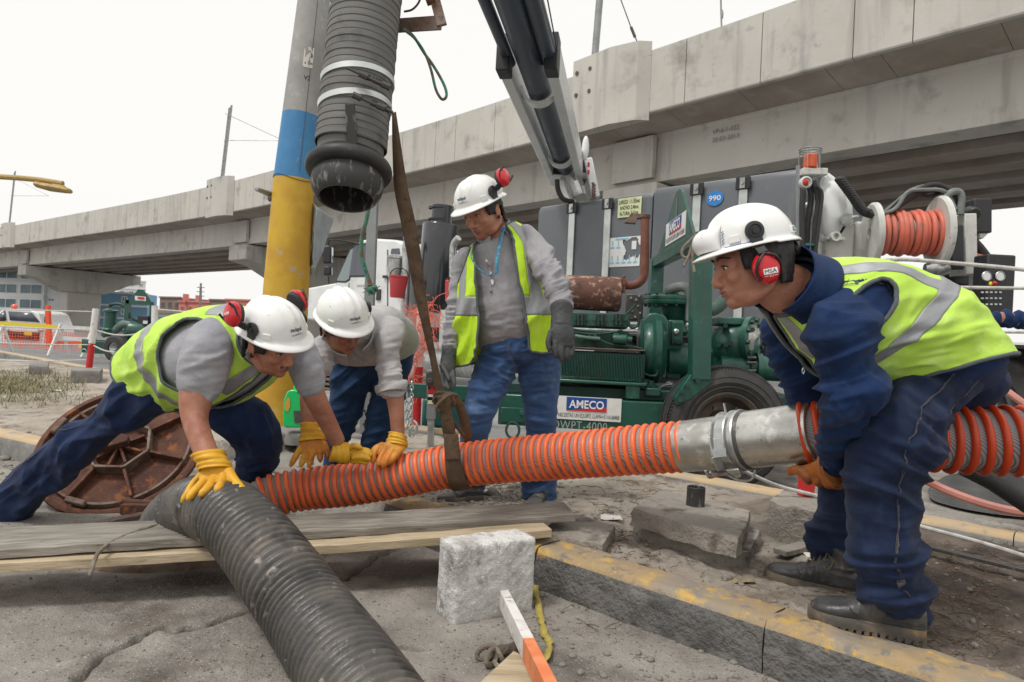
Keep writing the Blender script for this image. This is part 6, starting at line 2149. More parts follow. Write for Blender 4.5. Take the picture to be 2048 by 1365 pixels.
def helix(pts, R, r, pitch, step, m, name, parent, n=26, phase=0.0):
 a = None
 out = []
 s_tot = (len(pts) - 1) * step
 turns = s_tot / pitch
 fr = []
 for i, p in enumerate(pts):
  t_ = (pts[min(i + 2, len(pts) - 1)] - pts[max(i - 2, 0)]).normalized()
  a = frame_of(t_)[0] if a is None else (a - t_ * a.dot(t_)).normalized()
  fr.append((p, a.copy(), t_.cross(a)))
 N = int(turns * n)
 for k in range(N + 1):
  f = k / N * (len(pts) - 1)
  i = min(int(f), len(pts) - 2)
  g = f - i
  p = fr[i][0].lerp(fr[i + 1][0], g)
  e1 = fr[i][1].lerp(fr[i + 1][1], g)
  e2 = fr[i][2].lerp(fr[i + 1][2], g)
  q_ = 2 * PI * k / n + phase
  out.append(p + (e1 * math.cos(q_) + e2 * math.sin(q_)) * R)
 return MB().tube(out, r, 8).build(name, m, parent, auto=80)
dm('hose_braid', (.13, .115, .115), .55, layers=[((.19, .17, .17), 9, .45, .65)], bumps=[(.3, 80, .004)], checker=((.36, .335, .335), 60))
CLW = [(430, 1110, 2.88), (455, 1060, 2.92), (512, 1004, 2.97), (562, 987, 3.0), (620, 977, 3.02), (700, 969, 3.0), (800, 952, 2.97), (900, 933, 2.93), (1000, 922, 2.86), (1100, 914, 2.77), (1200, 906, 2.66), (1300, 898, 2.56), (1372, 893, 2.49)]
oh = thing('suction_hose', P(900, 933, 2.93), 'long orange spiral suction hose slung across the middle and held by gloved hands', 'hose')
cl = vcurve([P(*q_) for q_ in CLW], 8)
core, hp = hose_core(cl, .083, 'hose_braid', 'hose_wall', oh, 36, .018)
helix(hp, .0845, .0112, .0335, .018, 'hose_orange', 'spiral_rib', oh)
# coupling
ca, cb = P(1366, 893.5, 2.50), P(1636, 864, 2.16)
ax = (cb - ca).normalized()
L_ = (cb - ca).length
cpl = thing('hose_coupling', ca.lerp(cb, .5), 'shiny dented metal coupling joining the two orange hoses', 'coupling')
b = MB().lathe(ca, ax, [(.085, 0), (.093, .002), (.0935, .17), (.097, .175), (.097, .182), (.0935, .186), (.0935, L_ * .42), (.088, L_ * .42), (.085, 0)], 64, True)
b.build('sleeve', 'coupling_steel', cpl, auto=30)
b = MB().lathe(ca + ax * (L_ * .52), ax, [(.090, 0), (.0965, .002), (.0965, .05), (.0955, .056), (.0965, L_ * .45), (.0985, L_ * .455), (.0985, L_ * .475), (.09, L_ * .478)], 64, True)
b.build('sleeve', 'coupling_steel', cpl, auto=30)
for f_, w_ in ((.345, .055), (.44, .035)):
 b = MB().lathe(ca + ax * (L_ * f_), ax, [(.092, 0), (.103, .002), (.105, .008), (.098, .012), (.098, w_ - .012), (.105, w_ - .008), (.103, w_ - .002), (.092, w_)], 64, True)
 b.build('clamp_ring', 'galvanised', cpl, auto=30)
b = MB().lathe(ca + ax * (L_ * .49), ax, [(.085, 0), (.100, .002), (.102, .012), (.098, .02), (.085, .022)], 64, True)
b.build('seal_ring', 'dark_steel', cpl)
e1, e2 = frame_of(ax)
def onc(f_, ang, h=0.0):
 """ang 0 faces the camera, +90 is up"""
 up_ = (V((0, 0, 1)) - ax * ax.z).normalized()
 fw = (V((0, -1, 0)) + ax * ax.y).normalized()
 a = math.radians(ang)
 return ca + ax * (L_ * f_) + (fw * math.cos(a) + up_ * math.sin(a)) * (.098 + h)
b = MB()
for a0, a1 in ((60, 25), (25, -10), (-10, -45)):
 b.bar(onc(.36, a0, .004), onc(.36, a1, .004), .03, .006, V((0, -1, 0)))
b.build('clamp_strap', 'galvanised', cpl, bevel=.002)
b = MB().prism([onc(.34, 22, .008), onc(.45, 22, .008), onc(.45, -12, .010), onc(.34, -12, .010)], V((0, -.004, 0)))
b.build('clamp_plate', 'galvanised', cpl, bevel=.003)
b = MB().bar(onc(.24, -62, .012), onc(.50, -48, .016), .018, .012)
b.build('lever', 'rust_edge', cpl, bevel=.002)
b = MB().prism([onc(.40, -38, .012), onc(.50, -36, .012), onc(.49, -55, .02), onc(.44, -62, .022)], V((0, -.012, -.004)))
b.build('latch_hook', 'galvanised', cpl, bevel=.003)
b = MB().tube(vcurve([onc(.235, -45, .004), onc(.232, -62, .016), onc(.25, -76, .012), onc(.27, -66, .012), onc(.262, -50, .006)], 6), .0045, 8)
b.tube(vcurve([onc(.33, -70, .004), onc(.42, -80, .03), onc(.52, -76, .03), onc(.58, -60, .006)], 6), .004, 8)
b.build('wire_bail', 'bright_steel', cpl)
b = MB().cyl(onc(.39, 88, -.002), onc(.385, 90, .035), .004, n=8)
b.build('pin', 'galvanised', cpl)
CRW_ = [(1600, 868, 2.20), (1700, 864, 2.13), (1800, 869, 2.09), (1900, 877, 2.07), (2000, 881, 2.04), (2100, 882, 2.0), (2300, 870, 1.9)]
o2 = thing('suction_hose', P(1960, 884, 2.1), 'thick orange spiral hose passing behind the legs of the bending man at the right edge', 'hose')
cl = vcurve([P(*q_) for q_ in CRW_], 8)
core, hp = hose_core(cl, .094, 'hose_braid', 'hose_wall', o2, 36, .018)
helix(hp, .097, .0115, .043, .018, 'hose_orange_deep', 'spiral_rib', o2)
# black hose
CB = [(332, 1110, 2.80), (338, 1060, 2.72), (365, 1030, 2.58), (408, 1014, 2.40), (460, 1032, 2.24), (512, 1086, 2.09), (562, 1152, 1.96), (620, 1233, 1.83), (688, 1330, 1.62), (745, 1420, 1.46), (830, 1560, 1.28), (930, 1760, 1.1)]
bh = thing('suction_hose', P(512, 1086, 2.1), 'worn black ribbed hose curving out of the manhole towards the bottom edge', 'hose')
cl = vcurve([P(*q_) for q_ in CB], 10)
hose_core(cl, .106, 'hose_black', 'hose_wall', bh, 60, .0035, amp=.0100, pitch=.0285, wear=.0015)
# hanging hose
hh = thing('hanging_hose', P(700, 345, 2.3), 'dark grey wrapped suction hose hanging from above with clamps and a steel ball end', 'hose')
h0, h1 = P(746, -120, 2.42), P(703.5, 284, 2.315)
hax = (h1 - h0).normalized()
Lh = (h1 - h0).length
R_ = .119
prof = [(R_ * .94, 0)]
k = 0
z = .005
while z < Lh:
 prof += [(R_ + .0008 * math.sin(k * 2.7), z), (R_ + .0012 + .0008 * math.sin(k * 2.7), z + .019), (R_ - .0008, z + .0208), (R_ - .0008, z + .0222)]
 z += .0242
 k += 1
prof += [(R_ + .001, Lh), (R_ - .004, Lh + .004), (R_ * .86, Lh + .004)]
hax_t = (hax + V((.0, 0, 0))).normalized()
me = MB().lathe(h0, hax_t, prof, 64, False).mesh('h')
A = co_array(me)
A += nrm_array(me) * (.0022 * fbm(A * 12, 2))[:, None]
set_co(me, A)
link(me, 'hose_wall', 'hose_grey', hh, auto=30)
dn = hax
MB().lathe(h1 - dn * .02, dn, [(R_ * .93, 0), (R_ * .93, .045), (R_ * .90, .075), (R_ * .88, .09)], 56, False).build('inner_sleeve', 'hose_grey', hh)
rc = P(698, 341, 2.30)
rax_ = (dn + V((.05, -.16, 0))).normalized()
b = MB().lathe(rc - rax_ * .012, rax_, [(R_ * .88, -.045)] + [(.124 + .020 * math.cos(a), .012 + .024 * math.sin(a)) for a in np.linspace(-PI / 2, PI / 2, 12)] + [(R_ * .90, .042), (R_ * .88, .04)], 72, True)
b.build('ball_collar', 'collar_dark', hh, auto=50)
b = MB().lathe(rc + rax_ * .01, rax_, [(.106, .0), (.118, .02), (.120, .045), (.114, .07), (.102, .092), (.094, .10), (.088, .098), (.09, .085), (.098, .06), (.10, .0), (.09, -.3), (.086, -.3), (.09, .0)], 72, True)
b.build('ball_end', 'worn_steel', hh, auto=50)
b = MB().lathe(rc + rax_ * -.28, rax_, [(.0, 0), (.10, 0), (.10, .02), (0, .02)], 40)
b.build('inner_lining', 'rust', hh)
b = MB().bar(P(700, 208, 2.185), P(705, 292, 2.20), .032, .006, V((0, 1, 0)))
b.build('tab', 'worn_steel', hh, bevel=.002)
def clampband(y, tilt, rodx0, rody0, rodx1, rody1):
 c = h0.lerp(h1, (y + 144) / 404.0)
 n_ = (dn + V((tilt, 0, 0))).normalized()
 c2 = V(c)
 MB().lathe(c2, n_, [(R_ + .002, -.0105), (R_ + .0055, -.010), (R_ + .0055, .010), (R_ + .002, .0105)], 64, True).build('clamp_band', 'bright_steel', hh, auto=40)
 dr = .022
 a = P(rodx0, rody0, 2.175)
 b_ = P(rodx1, rody1, 2.20)
 MB().cyl(a, b_, .0045, n=10).build('clamp_rod', 'dark_steel', hh)
 for f_ in (.40, .93) if rodx0 < 700 and y < 160 else (.10, .70):
  p = a.lerp(b_, f_)
  MB().lathe(p, (b_ - a), [(0, -.016), (.011, -.014), (.011, .014), (0, .016)], 8).build('clamp_nut', 'dark_steel', hh)
 p, p2 = a.lerp(b_, .42), a.lerp(b_, .92)
 MB().bar(p + V((0, .012, .006)), p2 + V((0, .012, .006)), .006, .022).build('clamp_saddle', 'worn_steel', hh, bevel=.002)
clampband(146, .10, 693, 136, 778, 175)
clampband(196, .12, 706, 190, 786, 225)
br = thing('boom_bracket', P(860, 40, 2.5), 'bent steel bracket and bolt beside the top of the hanging hose', 'bracket')
b = MB()
b.bar(P(795, 52, 2.50), P(884, 46, 2.42), .008, .052)
b.build('lower_arm', 'rust_edge', br, bevel=.002)
b = MB().bar(P(884, 52, 2.42), P(862, -30, 2.46), .036, .012, V((0, 1, 0)))
b.build('upright_arm', 'rust_edge', br, bevel=.002)
MB().cyl(P(852, 2, 2.44), P(868, -4, 2.44), .02, n=8).build('bolt', 'rust', br)
cord([P(808, 60, 2.42), P(830, 78, 2.44), P(850, 108, 2.44), P(862, 140, 2.44), P(872, 180, 2.44), P(884, 199, 2.44), P(893, 192, 2.44), P(888, 170, 2.45), P(868, 134, 2.46), P(848, 106, 2.47), P(826, 72, 2.46), P(806, 58, 2.44)], .0052, 'rope_green', 'dark green rope loop hanging right of the grey hose against the sky')
cord([P(660, -10, 2.6), P(664, 5, 2.58), P(668, 18, 2.55)], .005, 'rope_green', 'short piece of cord left of the hanging hose at the top')
cord([P(808, 24, 2.5), P(824, 20, 2.5), P(836, 8, 2.5), P(843, -8, 2.5)], .004, 'black_rubber', 'thin cable between the hanging hose and the bracket', 'cable')
gr = thing('green_rope', P(742, 580, 3.3), 'green and brown rope with a knotted frayed end hanging below the steel ball end', 'rope')
MB().tube(vcurve([P(737, 385, 3.2), P(737, 415, 3.2), P(732, 444, 3.2), P(724, 473, 3.2), P(723, 509, 3.2), P(729, 533, 3.2), P(742, 573, 3.2)], 8), .0095, 10).build('strand', 'rope_green', gr)
b = MB()
for k in range(4):
 c = P(742 + (k % 3) * 2, 575 + k * 2.5, 3.19)
 a0 = k * 1.3
 b.tube([c + V((math.cos(a) * .018, math.sin(a) * .012 - .005, math.sin(a + a0) * .012)) for a in np.linspace(0, 2 * PI, 15)[:-1]], .0065, 8, closed=True)
b.build('knot', 'rope_green', gr)
b = MB()
for k in range(16):
 c = P(738 if k % 2 else 748, 580, 3.19)
 b.tube([c, c + V((random.uniform(-.03, .03), random.uniform(-.02, .02), random.uniform(-.03, .02)))], .0016, 4)
b.build('frayed_end', 'rope_green', gr)
# webbing sling
sl_ = thing('lifting_sling', P(905, 900, 2.86), 'brown webbing sling knotted and looped around the orange hose', 'sling')
def ribbon(rows, name, m='webbing', th=.006, n=6, wob=.0):
 A = crom(rows, n)
 rings = []
 for r in A:
  a, b_ = P(r[0], r[1], r[4]), P(r[2], r[3], r[4] + (r[5] if len(r) > 5 else 0))
  rings.append([a, a.lerp(b_, .5), b_])
 return MB().loft(rings, False, False).build(name, m, sl_, solid=th, auto=60)
ribbon([(784, 226, 792, 224, 2.32), (785, 300, 803, 298, 2.36), (789, 380, 816, 378, 2.42), (803, 450, 831, 446, 2.48), (816, 520, 843, 516, 2.54), (829, 590, 852, 586, 2.60), (846, 660, 862, 656, 2.66), (860, 720, 873, 717, 2.72), (868, 770, 884, 768, 2.75), (874, 800, 896, 794, 2.76)], 'upper_band')
ribbon([(872, 792, 900, 788, 2.73), (878, 815, 902, 812, 2.74), (883, 850, 908, 848, 2.775), (888, 880, 914, 880, 2.80), (890, 915, 920, 914, 2.795), (893, 950, 928, 948, 2.81), (901, 976, 938, 971, 2.86), (910, 982, 942, 977, 2.97)], 'lower_band', th=.007)
ribbon([(900, 786, 896, 802, 2.78), (916, 790, 906, 806, 2.82), (930, 816, 914, 824, 2.88), (940, 848, 922, 852, 2.92), (944, 872, 928, 876, 2.95), (936, 885, 926, 885, 2.98)], 'tail_loop')
ribbon([(884, 802, 878, 806, 2.74), (898, 822, 892, 828, 2.80), (914, 848, 908, 852, 2.86), (932, 872, 926, 876, 2.92)], 'second_tail', th=.005)
b = MB()
kc = P(890, 797, 2.76)
for k, (rx, rz, tl) in enumerate(((.045, .018, .3), (.038, .028, -.5), (.030, .024, 1.2), (.042, .020, .9))):
 e1_ = V((math.cos(tl) * .9, .2, math.sin(tl) * .6)).normalized()
 b.tube([kc + V((.0, -.008 * k, -.004 * k)) + e1_ * (rx * math.cos(a)) + V((0, -.55, .8)) * (rz * math.sin(a)) for a in np.linspace(0, 2 * PI, 21)[:-1]], .0145, 8, closed=True, flat=.45)
me = remesh(b, .0035, 4, .5)
folds(me, base=(.002, 30), fine=(.001, 90))
link(me, 'knot', 'webbing', sl_)
b = MB().bar(P(893, 884, 2.815), P(916, 884, 2.815), .004, .07)
b = MB()
rows = [(888, 868, 915, 868, 2.79), (890, 900, 919, 899, 2.79), (892, 922, 921, 921, 2.79)]
rings = [[P(r[0] - 1, r[1], r[4] - .008), P(r[2] + 1, r[3], r[4] - .008)] for r in crom(rows, 4)]
MB().loft(rings, False, False).build('sewn_patch', 'webbing', sl_, solid=.004)

# ------------------------------------------------------------------ lines and hoses at the right
cord([P(1470, 930, 2.75), P(1488, 942, 2.9), P(1556, 972, 3.0), P(1640, 994, 3.0), P(1745, 1026, 2.95), P(1848, 1055, 2.85), P(1950, 1082, 2.75), P(2048, 1112, 2.62), P(2160, 1150, 2.5)], .0085, 'rope_white', 'pale cable running low across the ground behind the legs of the bending man', 'cable')
cord([P(1700, 905, 3.2), P(1790, 930, 3.3), P(1855, 963, 3.3), P(1900, 984, 3.25), P(1970, 1009, 3.1), P(2048, 1026, 3.0), P(2160, 1035, 2.9)], .020, 'hose_pink', 'dusty red hose curving over the wet road at the right', 'hose', 'red_hose')
cord([P(1960, 735, 4.2), P(1992, 765, 4.2), P(2030, 795, 4.1), P(2080, 830, 4.0)], .022, 'hose_pink', 'short stretch of dusty red hose above the thick orange hose at the right edge', 'hose', 'red_hose')
cord([P(1748, 523, 4.2), P(1785, 520, 4.2), P(1824, 520, 4.2), P(1897, 526, 4.15), P(1980, 533, 4.1), P(2048, 540, 4.05), P(2150, 552, 4)], .0125, 'rope_white', 'upper pale rope crossing in front of the hose reel')
cord([P(1780, 572, 4.2), P(1906, 575, 4.1), P(2048, 577, 4.0), P(2150, 578, 4)], .010, 'rope_white', 'middle pale rope in front of the control panel')
cord([P(1900, 660, 4.2), P(1990, 664, 4.1), P(2048, 665, 4.0), P(2150, 668, 4)], .009, 'rope_white', 'lowest pale rope below the blue sleeve at the right edge')
b = MB().tube([P(1930, 925, 2.75), P(1990, 955, 2.7), P(2060, 1000, 2.6), P(2150, 1050, 2.5)], .055, 20)
tag(b.build('black_pipe', 'black_rubber'), 'dark pipe slanting down under the orange hose at the right edge', 'pipe')
b = MB().bar(G(1830, 1088, .16), G(2130, 1160, .16), .035, .014)
tag(b.build('steel_strip', 'dark_steel', bevel=.002), 'flat grey steel strip lying on the mud at the right', 'strip')
b = MB().bar(G(1560, 1105, .14), G(1640, 1085, .14), .06, .02)
tag(b.build('wood_scrap', 'old_plank', bevel=.002), 'short wood scrap on the mud behind the far boot', 'wood')
# ------------------------------------------------------------------ people
def secs_interp(rows, sub=5):
 rr = [tuple(r) + (0,) * (7 - len(r)) for r in rows]
 A = crom(rr, sub)
 C, a1, r1, w = [], [], [], []
 for r in A:
  pa, pb = P(r[0], r[1], r[4] + r[6]), P(r[2], r[3], r[4] - r[6])
  C.append((pa + pb) / 2)
  d = (pa - pb) / 2
  r1.append(d.length)
  a1.append(d.normalized())
  w.append(r[5] * d.length)
 a2 = []
 for i in range(len(C)):
  t_ = C[min(i + 1, len(C) - 1)] - C[max(i - 1, 0)]
  c = a1[i].cross(t_)
  if c.length < 1e-6:
   c = V((0, -1, 0))
  c.normalize()
  if c.y > 0:
   c = -c
  a2.append(c)
 return C, a1, a2, r1, w
def stube(mb, rows, n=26, sub=5, k=1.0, add=0.0, kx=None):
 C, a1, a2, r1, w = secs_interp(rows, sub)
 rings = [[C[i] + a1[i] * ((r1[i] * k + add) * math.cos(q_)) + a2[i] * ((w[i] * k + add) * math.sin(q_)) for q_ in (2 * PI * j / n for j in range(n))] for i in range(len(C))]
 # rounded ends
 for e, s_ in ((0, -1), (-1, 1)):
  c = C[e]
  t_ = (C[e] - C[1 if e == 0 else -2]).normalized()
  rad = min(r1[e], w[e]) * k * .5
  cap = [[c + t_ * (rad * f) + (p - c) * g for p in rings[e]] for f, g in ((.5, .86), (.85, .55), (1.0, .15))]
  rings = (cap[::-1] + rings) if e == 0 else (rings + cap)
 mb.loft(rings)
 return mb
class Surf:
 """the skin of a run of sections as a function of (s 0..1, angle)"""
 def __init__(s, rows, sub=8):
  s.C, s.a1, s.a2, s.r1, s.w = secs_interp(rows, sub)
  s.n = len(s.C) - 1
 def at(s, t_, ang, off=0.0):
  f = max(0, min(.99999, t_)) * s.n
  i = int(f)
  g = f - i
  def L(A):
   return A[i] * (1 - g) + A[i + 1] * g
  q_ = math.radians(ang)
  return L(s.C) + L(s.a1) * ((L(s.r1) + off) * math.cos(q_)) + L(s.a2) * ((L(s.w) + off) * math.sin(q_))
def garment(name, m, parent, tubes, voxel=.008, smooth=8, zones=(), base=(.004, 9.0), fine=(.0015, 30.0), add=0.0, seed=0, extra=None, k=1.0):
 mb = MB()
 for r in tubes:
  stube(mb, r, add=add, k=k)
 if extra:
  extra(mb)
 me = remesh(mb, voxel, smooth, .5)
 folds(me, zones, base, fine, seed)
 return link(me, name, m, parent, auto=180)
def Z(x, y, d, R, dx, dy, amp=.010, wl_=.05, dd=0.0):
 """a fold zone: creases run across the picture direction dx, dy"""
 p = P(x, y, d)
 return (p, R, P(x + dx * 50, y + dy * 50, d + dd) - p, amp, wl_)
def vest(parent, surf, keep, tapef, m, off=.012, ns=110, na=150, s0=0.0, s1=1.0, zones=(), seed=0, base=(.006, 6.0), flare=None, warp=0):
 vs, idx = [], {}
 for i in range(ns + 1):
  for j in range(na):
   s_, a_ = s0 + (s1 - s0) * i / ns, 360.0 * j / na
   s_ += (warp * math.sin(math.radians(a_)) * (1 - s_)) if warp else 0
   vs.append(surf.at(s_, a_, off + (flare(s_, a_) if flare else 0)))
 fs, tp = [], []
 for i in range(ns):
  for j in range(na):
   s_, a_ = s0 + (s1 - s0) * (i + .5) / ns, 360.0 * (j + .5) / na
   if not keep(s_, a_):
    continue
   j2 = (j + 1) % na
   fs.append((i * na + j, i * na + j2, (i + 1) * na + j2, (i + 1) * na + j))
   tp.append(tapef(s_, a_))
 me = MB().add(vs, fs).mesh('v')
 bm = bmesh.new()
 bm.from_mesh(me)
 bmesh.ops.recalc_face_normals(bm, faces=bm.faces)
 cen = surf.at(.5, 0, -surf.r1[len(surf.r1) // 2])
 bm.faces.ensure_lookup_table()
 f = bm.faces[0]
 if sum(1 for f in bm.faces if f.normal.dot(f.calc_center_median() - cen) > 0) < len(bm.faces) / 2:
  bmesh.ops.reverse_faces(bm, faces=bm.faces)
 bm.to_mesh(me)
 bm.free()
 folds(me, zones, base, (.002, 24.0), seed)
 A = co_array(me)
 Nn = nrm_array(me)
 def sub(sel, nm, mm, push, th):
  ff = [f for f, t_ in zip(fs, tp) if t_ == sel]
  if not ff:
   return None
  use = sorted({i for f in ff for i in f})
  mp = {i: k for k, i in enumerate(use)}
  mb = MB().add([V(A[i] + Nn[i] * push) for i in use], [tuple(mp[i] for i in f) for f in ff])
  return link(mb.mesh(nm), nm, mm, parent if sel == 0 else vf, auto=180, solid=th, flipfix=False)
 vf = None
 vf = sub(0, 'vest', m, 0, .003)
 # the fabric runs on beneath the tape
 ff = [f for f, t_ in zip(fs, tp) if t_ == 1]
 sub(1, 'reflective_tape', 'tape', .0012, .004)
 # bound edges
 cnt = {}
 for f in fs:
  for a, b_ in zip(f, f[1:] + f[:1]):
   k = (min(a, b_), max(a, b_))
   cnt[k] = cnt.get(k, 0) + 1
 nb = {}
 for (a, b_), c in cnt.items():
  if c == 1:
   nb.setdefault(a, []).append(b_)
   nb.setdefault(b_, []).append(a)
 seen = set()
 mb = MB()
 for st in list(nb):
  if st in seen or len(nb[st]) != 2:
   continue
  loop = [st]
  seen.add(st)
  cur = nb[st][0]
  while cur not in seen:
   loop.append(cur)
   seen.add(cur)
   nx_ = [k for k in nb.get(cur, []) if k not in seen]
   if not nx_:
    break
   cur = nx_[0]
  if len(loop) > 12:
   L_ = np.array([A[i] for i in loop])
   for _ in range(3):
    L_ = (np.roll(L_, 1, 0) + 2 * L_ + np.roll(L_, -1, 0)) / 4
   mb.tube([V(p) for p in L_[::2]], .0062, 7, closed=True)
 if mb.v:
  mb.build('edge_binding', 'vest_trim', vf, auto=180)
 return vf

def head_matrix(x, y, d, f, u, sc=1.0):
 f = V(f).normalized()
 u = V(u)
 u = (u - f * u.dot(f)).normalized()
 r = f.cross(u)
 R = Matrix((r, f, u)).transposed().to_4x4()
 # origin: between the ears at their height (local z .10)
 return Matrix.Translation(P(x, y, d)) @ R @ Matrix.Scale(sc, 4) @ Matrix.Translation((0, 0.0, -.10))
def head_mb(mb, Mx, fat=1.0):
 h = MB()
 h.ball((0, -.012, .135), (.076, .097, .098), 28, 20)
 h.ball((0, .028, .085), (.062 * fat, .066, .078), 24, 16)
 h.ball((0, .030, .040), (.054 * fat, .056, .040), 24, 14)
 h.ball((0, .074, .022), (.023 * fat, .020, .020), 16, 10)
 h.tube([V((-.054 * fat, -.03, .075)), V((-.052 * fat, -.012, .045)), V((-.046 * fat, .03, .025)), V((0, .074, .016)), V((.046 * fat, .03, .025)), V((.052 * fat, -.012, .045)), V((.054 * fat, -.03, .075))], .016, 10)
 h.ball((0, .066, .125), (.058, .034, .05), 20, 14)
 h.tube(vcurve([V((-.05, .062, .135)), V((-.028, .090, .142)), V((0, .092, .137)), V((.028, .090, .142)), V((.05, .062, .135))], 4), .0085, 10)
 h.tube([V((0, .086, .130)), V((0, .102, .105)), V((0, .114, .081))], [.009, .0105, .0125], 12)
 h.ball((0, .111, .078), (.0125, .012, .011), 12, 8)
 for s_ in (-1, 1):
  h.ball((s_ * .0125, .103, .076), (.0085, .010, .008), 10, 8)
  h.ball((s_ * .034 * fat, .068, .088), (.023, .022, .020), 14, 10)
  h.ball((s_ * .031, .079, .119), (.0145, .0125, .0105), 12, 8)
  h.ball((s_ * .077, -.006, .100), (.011, .020, .030), 12, 10)
  h.tube([V((s_ * .084, -.018, .122)), V((s_ * .088, -.006, .130)), V((s_ * .086, .008, .12)), V((s_ * .080, .012, .10)), V((s_ * .078, .006, .078))], .0055, 8)
 h.ball((0, .082, .056), (.030, .018, .020), 16, 10)
 h.tube(vcurve([V((-.024, .086, .052)), V((-.010, .098, .056)), V((0, .099, .0545)), V((.010, .098, .056)), V((.024, .086, .052))], 4), .0052, 8)
 h.tube(vcurve([V((-.021, .085, .047)), V((0, .096, .044)), V((.021, .085, .047))], 5), .0062, 8)
 mb.add([Mx @ V(p) for p in h.v], h.f)
def face_parts(person, Mx, lids=True, mustache=0.0, hairlen=.07):
 def put(b, nm, m):
  b.v = [tuple(Mx @ V(p)) for p in b.v]
  return b.build(nm, m, person)
 for s_ in (-1, 1):
  b = MB().tube(vcurve([V((s_ * .014, .0985, .142)), V((s_ * .030, .0990, .1485)), V((s_ * .052, .076, .141))], 5), [.0028] * 4 + [.0034] * 3 + [.0022] * 4, 6)
  put(b, 'eyebrow', 'hair')
  b = MB().ball((s_ * .032, .0860, .1185), (.0120, .0080, .0046 if lids else .0070), 14, 10)
  e = put(b, 'eye', 'eye_white')
  b = MB().ball((s_ * .034, .0903, .1183), (.0056, .0046, .0038 if lids else .0060), 12, 8)
  put(b, 'iris', 'eye_dark').parent = person
  b = MB().tube(vcurve([V((s_ * .019, .091, .1200)), V((s_ * .032, .0960, .1255)), V((s_ * .047, .084, .1198))], 4), .0020, 6)
  put(b, 'eyelid', 'hair')
 b = MB().tube(vcurve([V((-.021, .0905, .0535)), V((-.010, .1015, .0565)), V((0, .102, .0548)), V((.010, .1015, .0565)), V((.021, .0905, .0535))], 4), [.0016] + [.0032] * 15 + [.0016], 8)
 b.tube(vcurve([V((-.018, .0900, .0475)), V((0, .1005, .0445)), V((.018, .0900, .0475))], 6), [.0018] + [.004] * 11 + [.0018], 8)
 b.f = b.f
 put(b, 'lips', 'lips')
 b = MB().tube(vcurve([V((-.020, .0935, .0505)), V((0, .1035, .0505)), V((.020, .0935, .0505))], 5), .0009, 5)
 put(b, 'mouth_line', 'eye_dark')
 if mustache:
  b = MB()
  for k in range(120):
   x = random.uniform(-.022, .022)
   p = V((x, .1035 - abs(x) * .5, .0655 + random.uniform(-.004, .003)))
   b.tube([p, p + V((x * .14, .0012, -.007 * mustache))], .0006, 3)
  put(b, 'moustache', 'hair')
 # hair: a shell of tufts round the back and sides
 me = MB()
 na, nz = 56, 16
 def keep(u, v):
  a = (u - .5) * 2 * PI           # 0 = back
  z = .045 + v * .13
  front = abs(a) > 2.25 - .5 * (v < .35)
  sideburn = abs(a) > 1.55 and v < .42 and not (1.72 < abs(a) < 1.92 and v > .2)
  ear = 1.28 < abs(a) < 1.72 and v < .55
  return not front and not sideburn and not ear and z > .115 - hairlen
 me.grid(lambda u, v: V((.0805 * math.sin((u - .5) * 2 * PI) * (1 + .012 * math.sin(u * 400)), -.012 - .101 * math.cos((u - .5) * 2 * PI) * (.78 + .22 * min(1, v * 1.6)), .045 + v * .13)), na, nz, mask=keep)
 me.v = [tuple(Mx @ V(p)) for p in me.v]
 msh = me.mesh('hair')
 a = co_array(msh)
 n_ = nrm_array(msh)
 a += n_ * (.003 * vnoise(a * 160))[:, None]
 set_co(msh, a)
 link(msh, 'hair', 'hair', person, solid=.011, auto=180)
def dome(az, el, off=0.0):
 """helmet shell, head coordinates; az 0 front, positive to the wearer's right"""
 ce, se = max(0.0, math.cos(el)), max(0.0, math.sin(el))
 x = (.112 + off) * math.sin(az) * ce ** .85
 y = -.004 + (.130 + off) * math.cos(az) * ce ** .85
 z = .158 + (.112 + off) * se ** .95
 rg = 0
 t_ = max(0, min(1, (se - .35) / .3)) * (1 if y > -.085 else max(0, 1 - (-.085 - y) / .02))
 for x0, hh, ww in ((0, .0075, .011), (.040, .004, .008), (-.040, .004, .008)):
  rg += hh * math.exp(-((x - x0) / ww) ** 2)
 z += rg * t_ * se
 y += rg * t_ * ce * .7 * (1 if y > 0 else -1)
 return V((x, y, z))
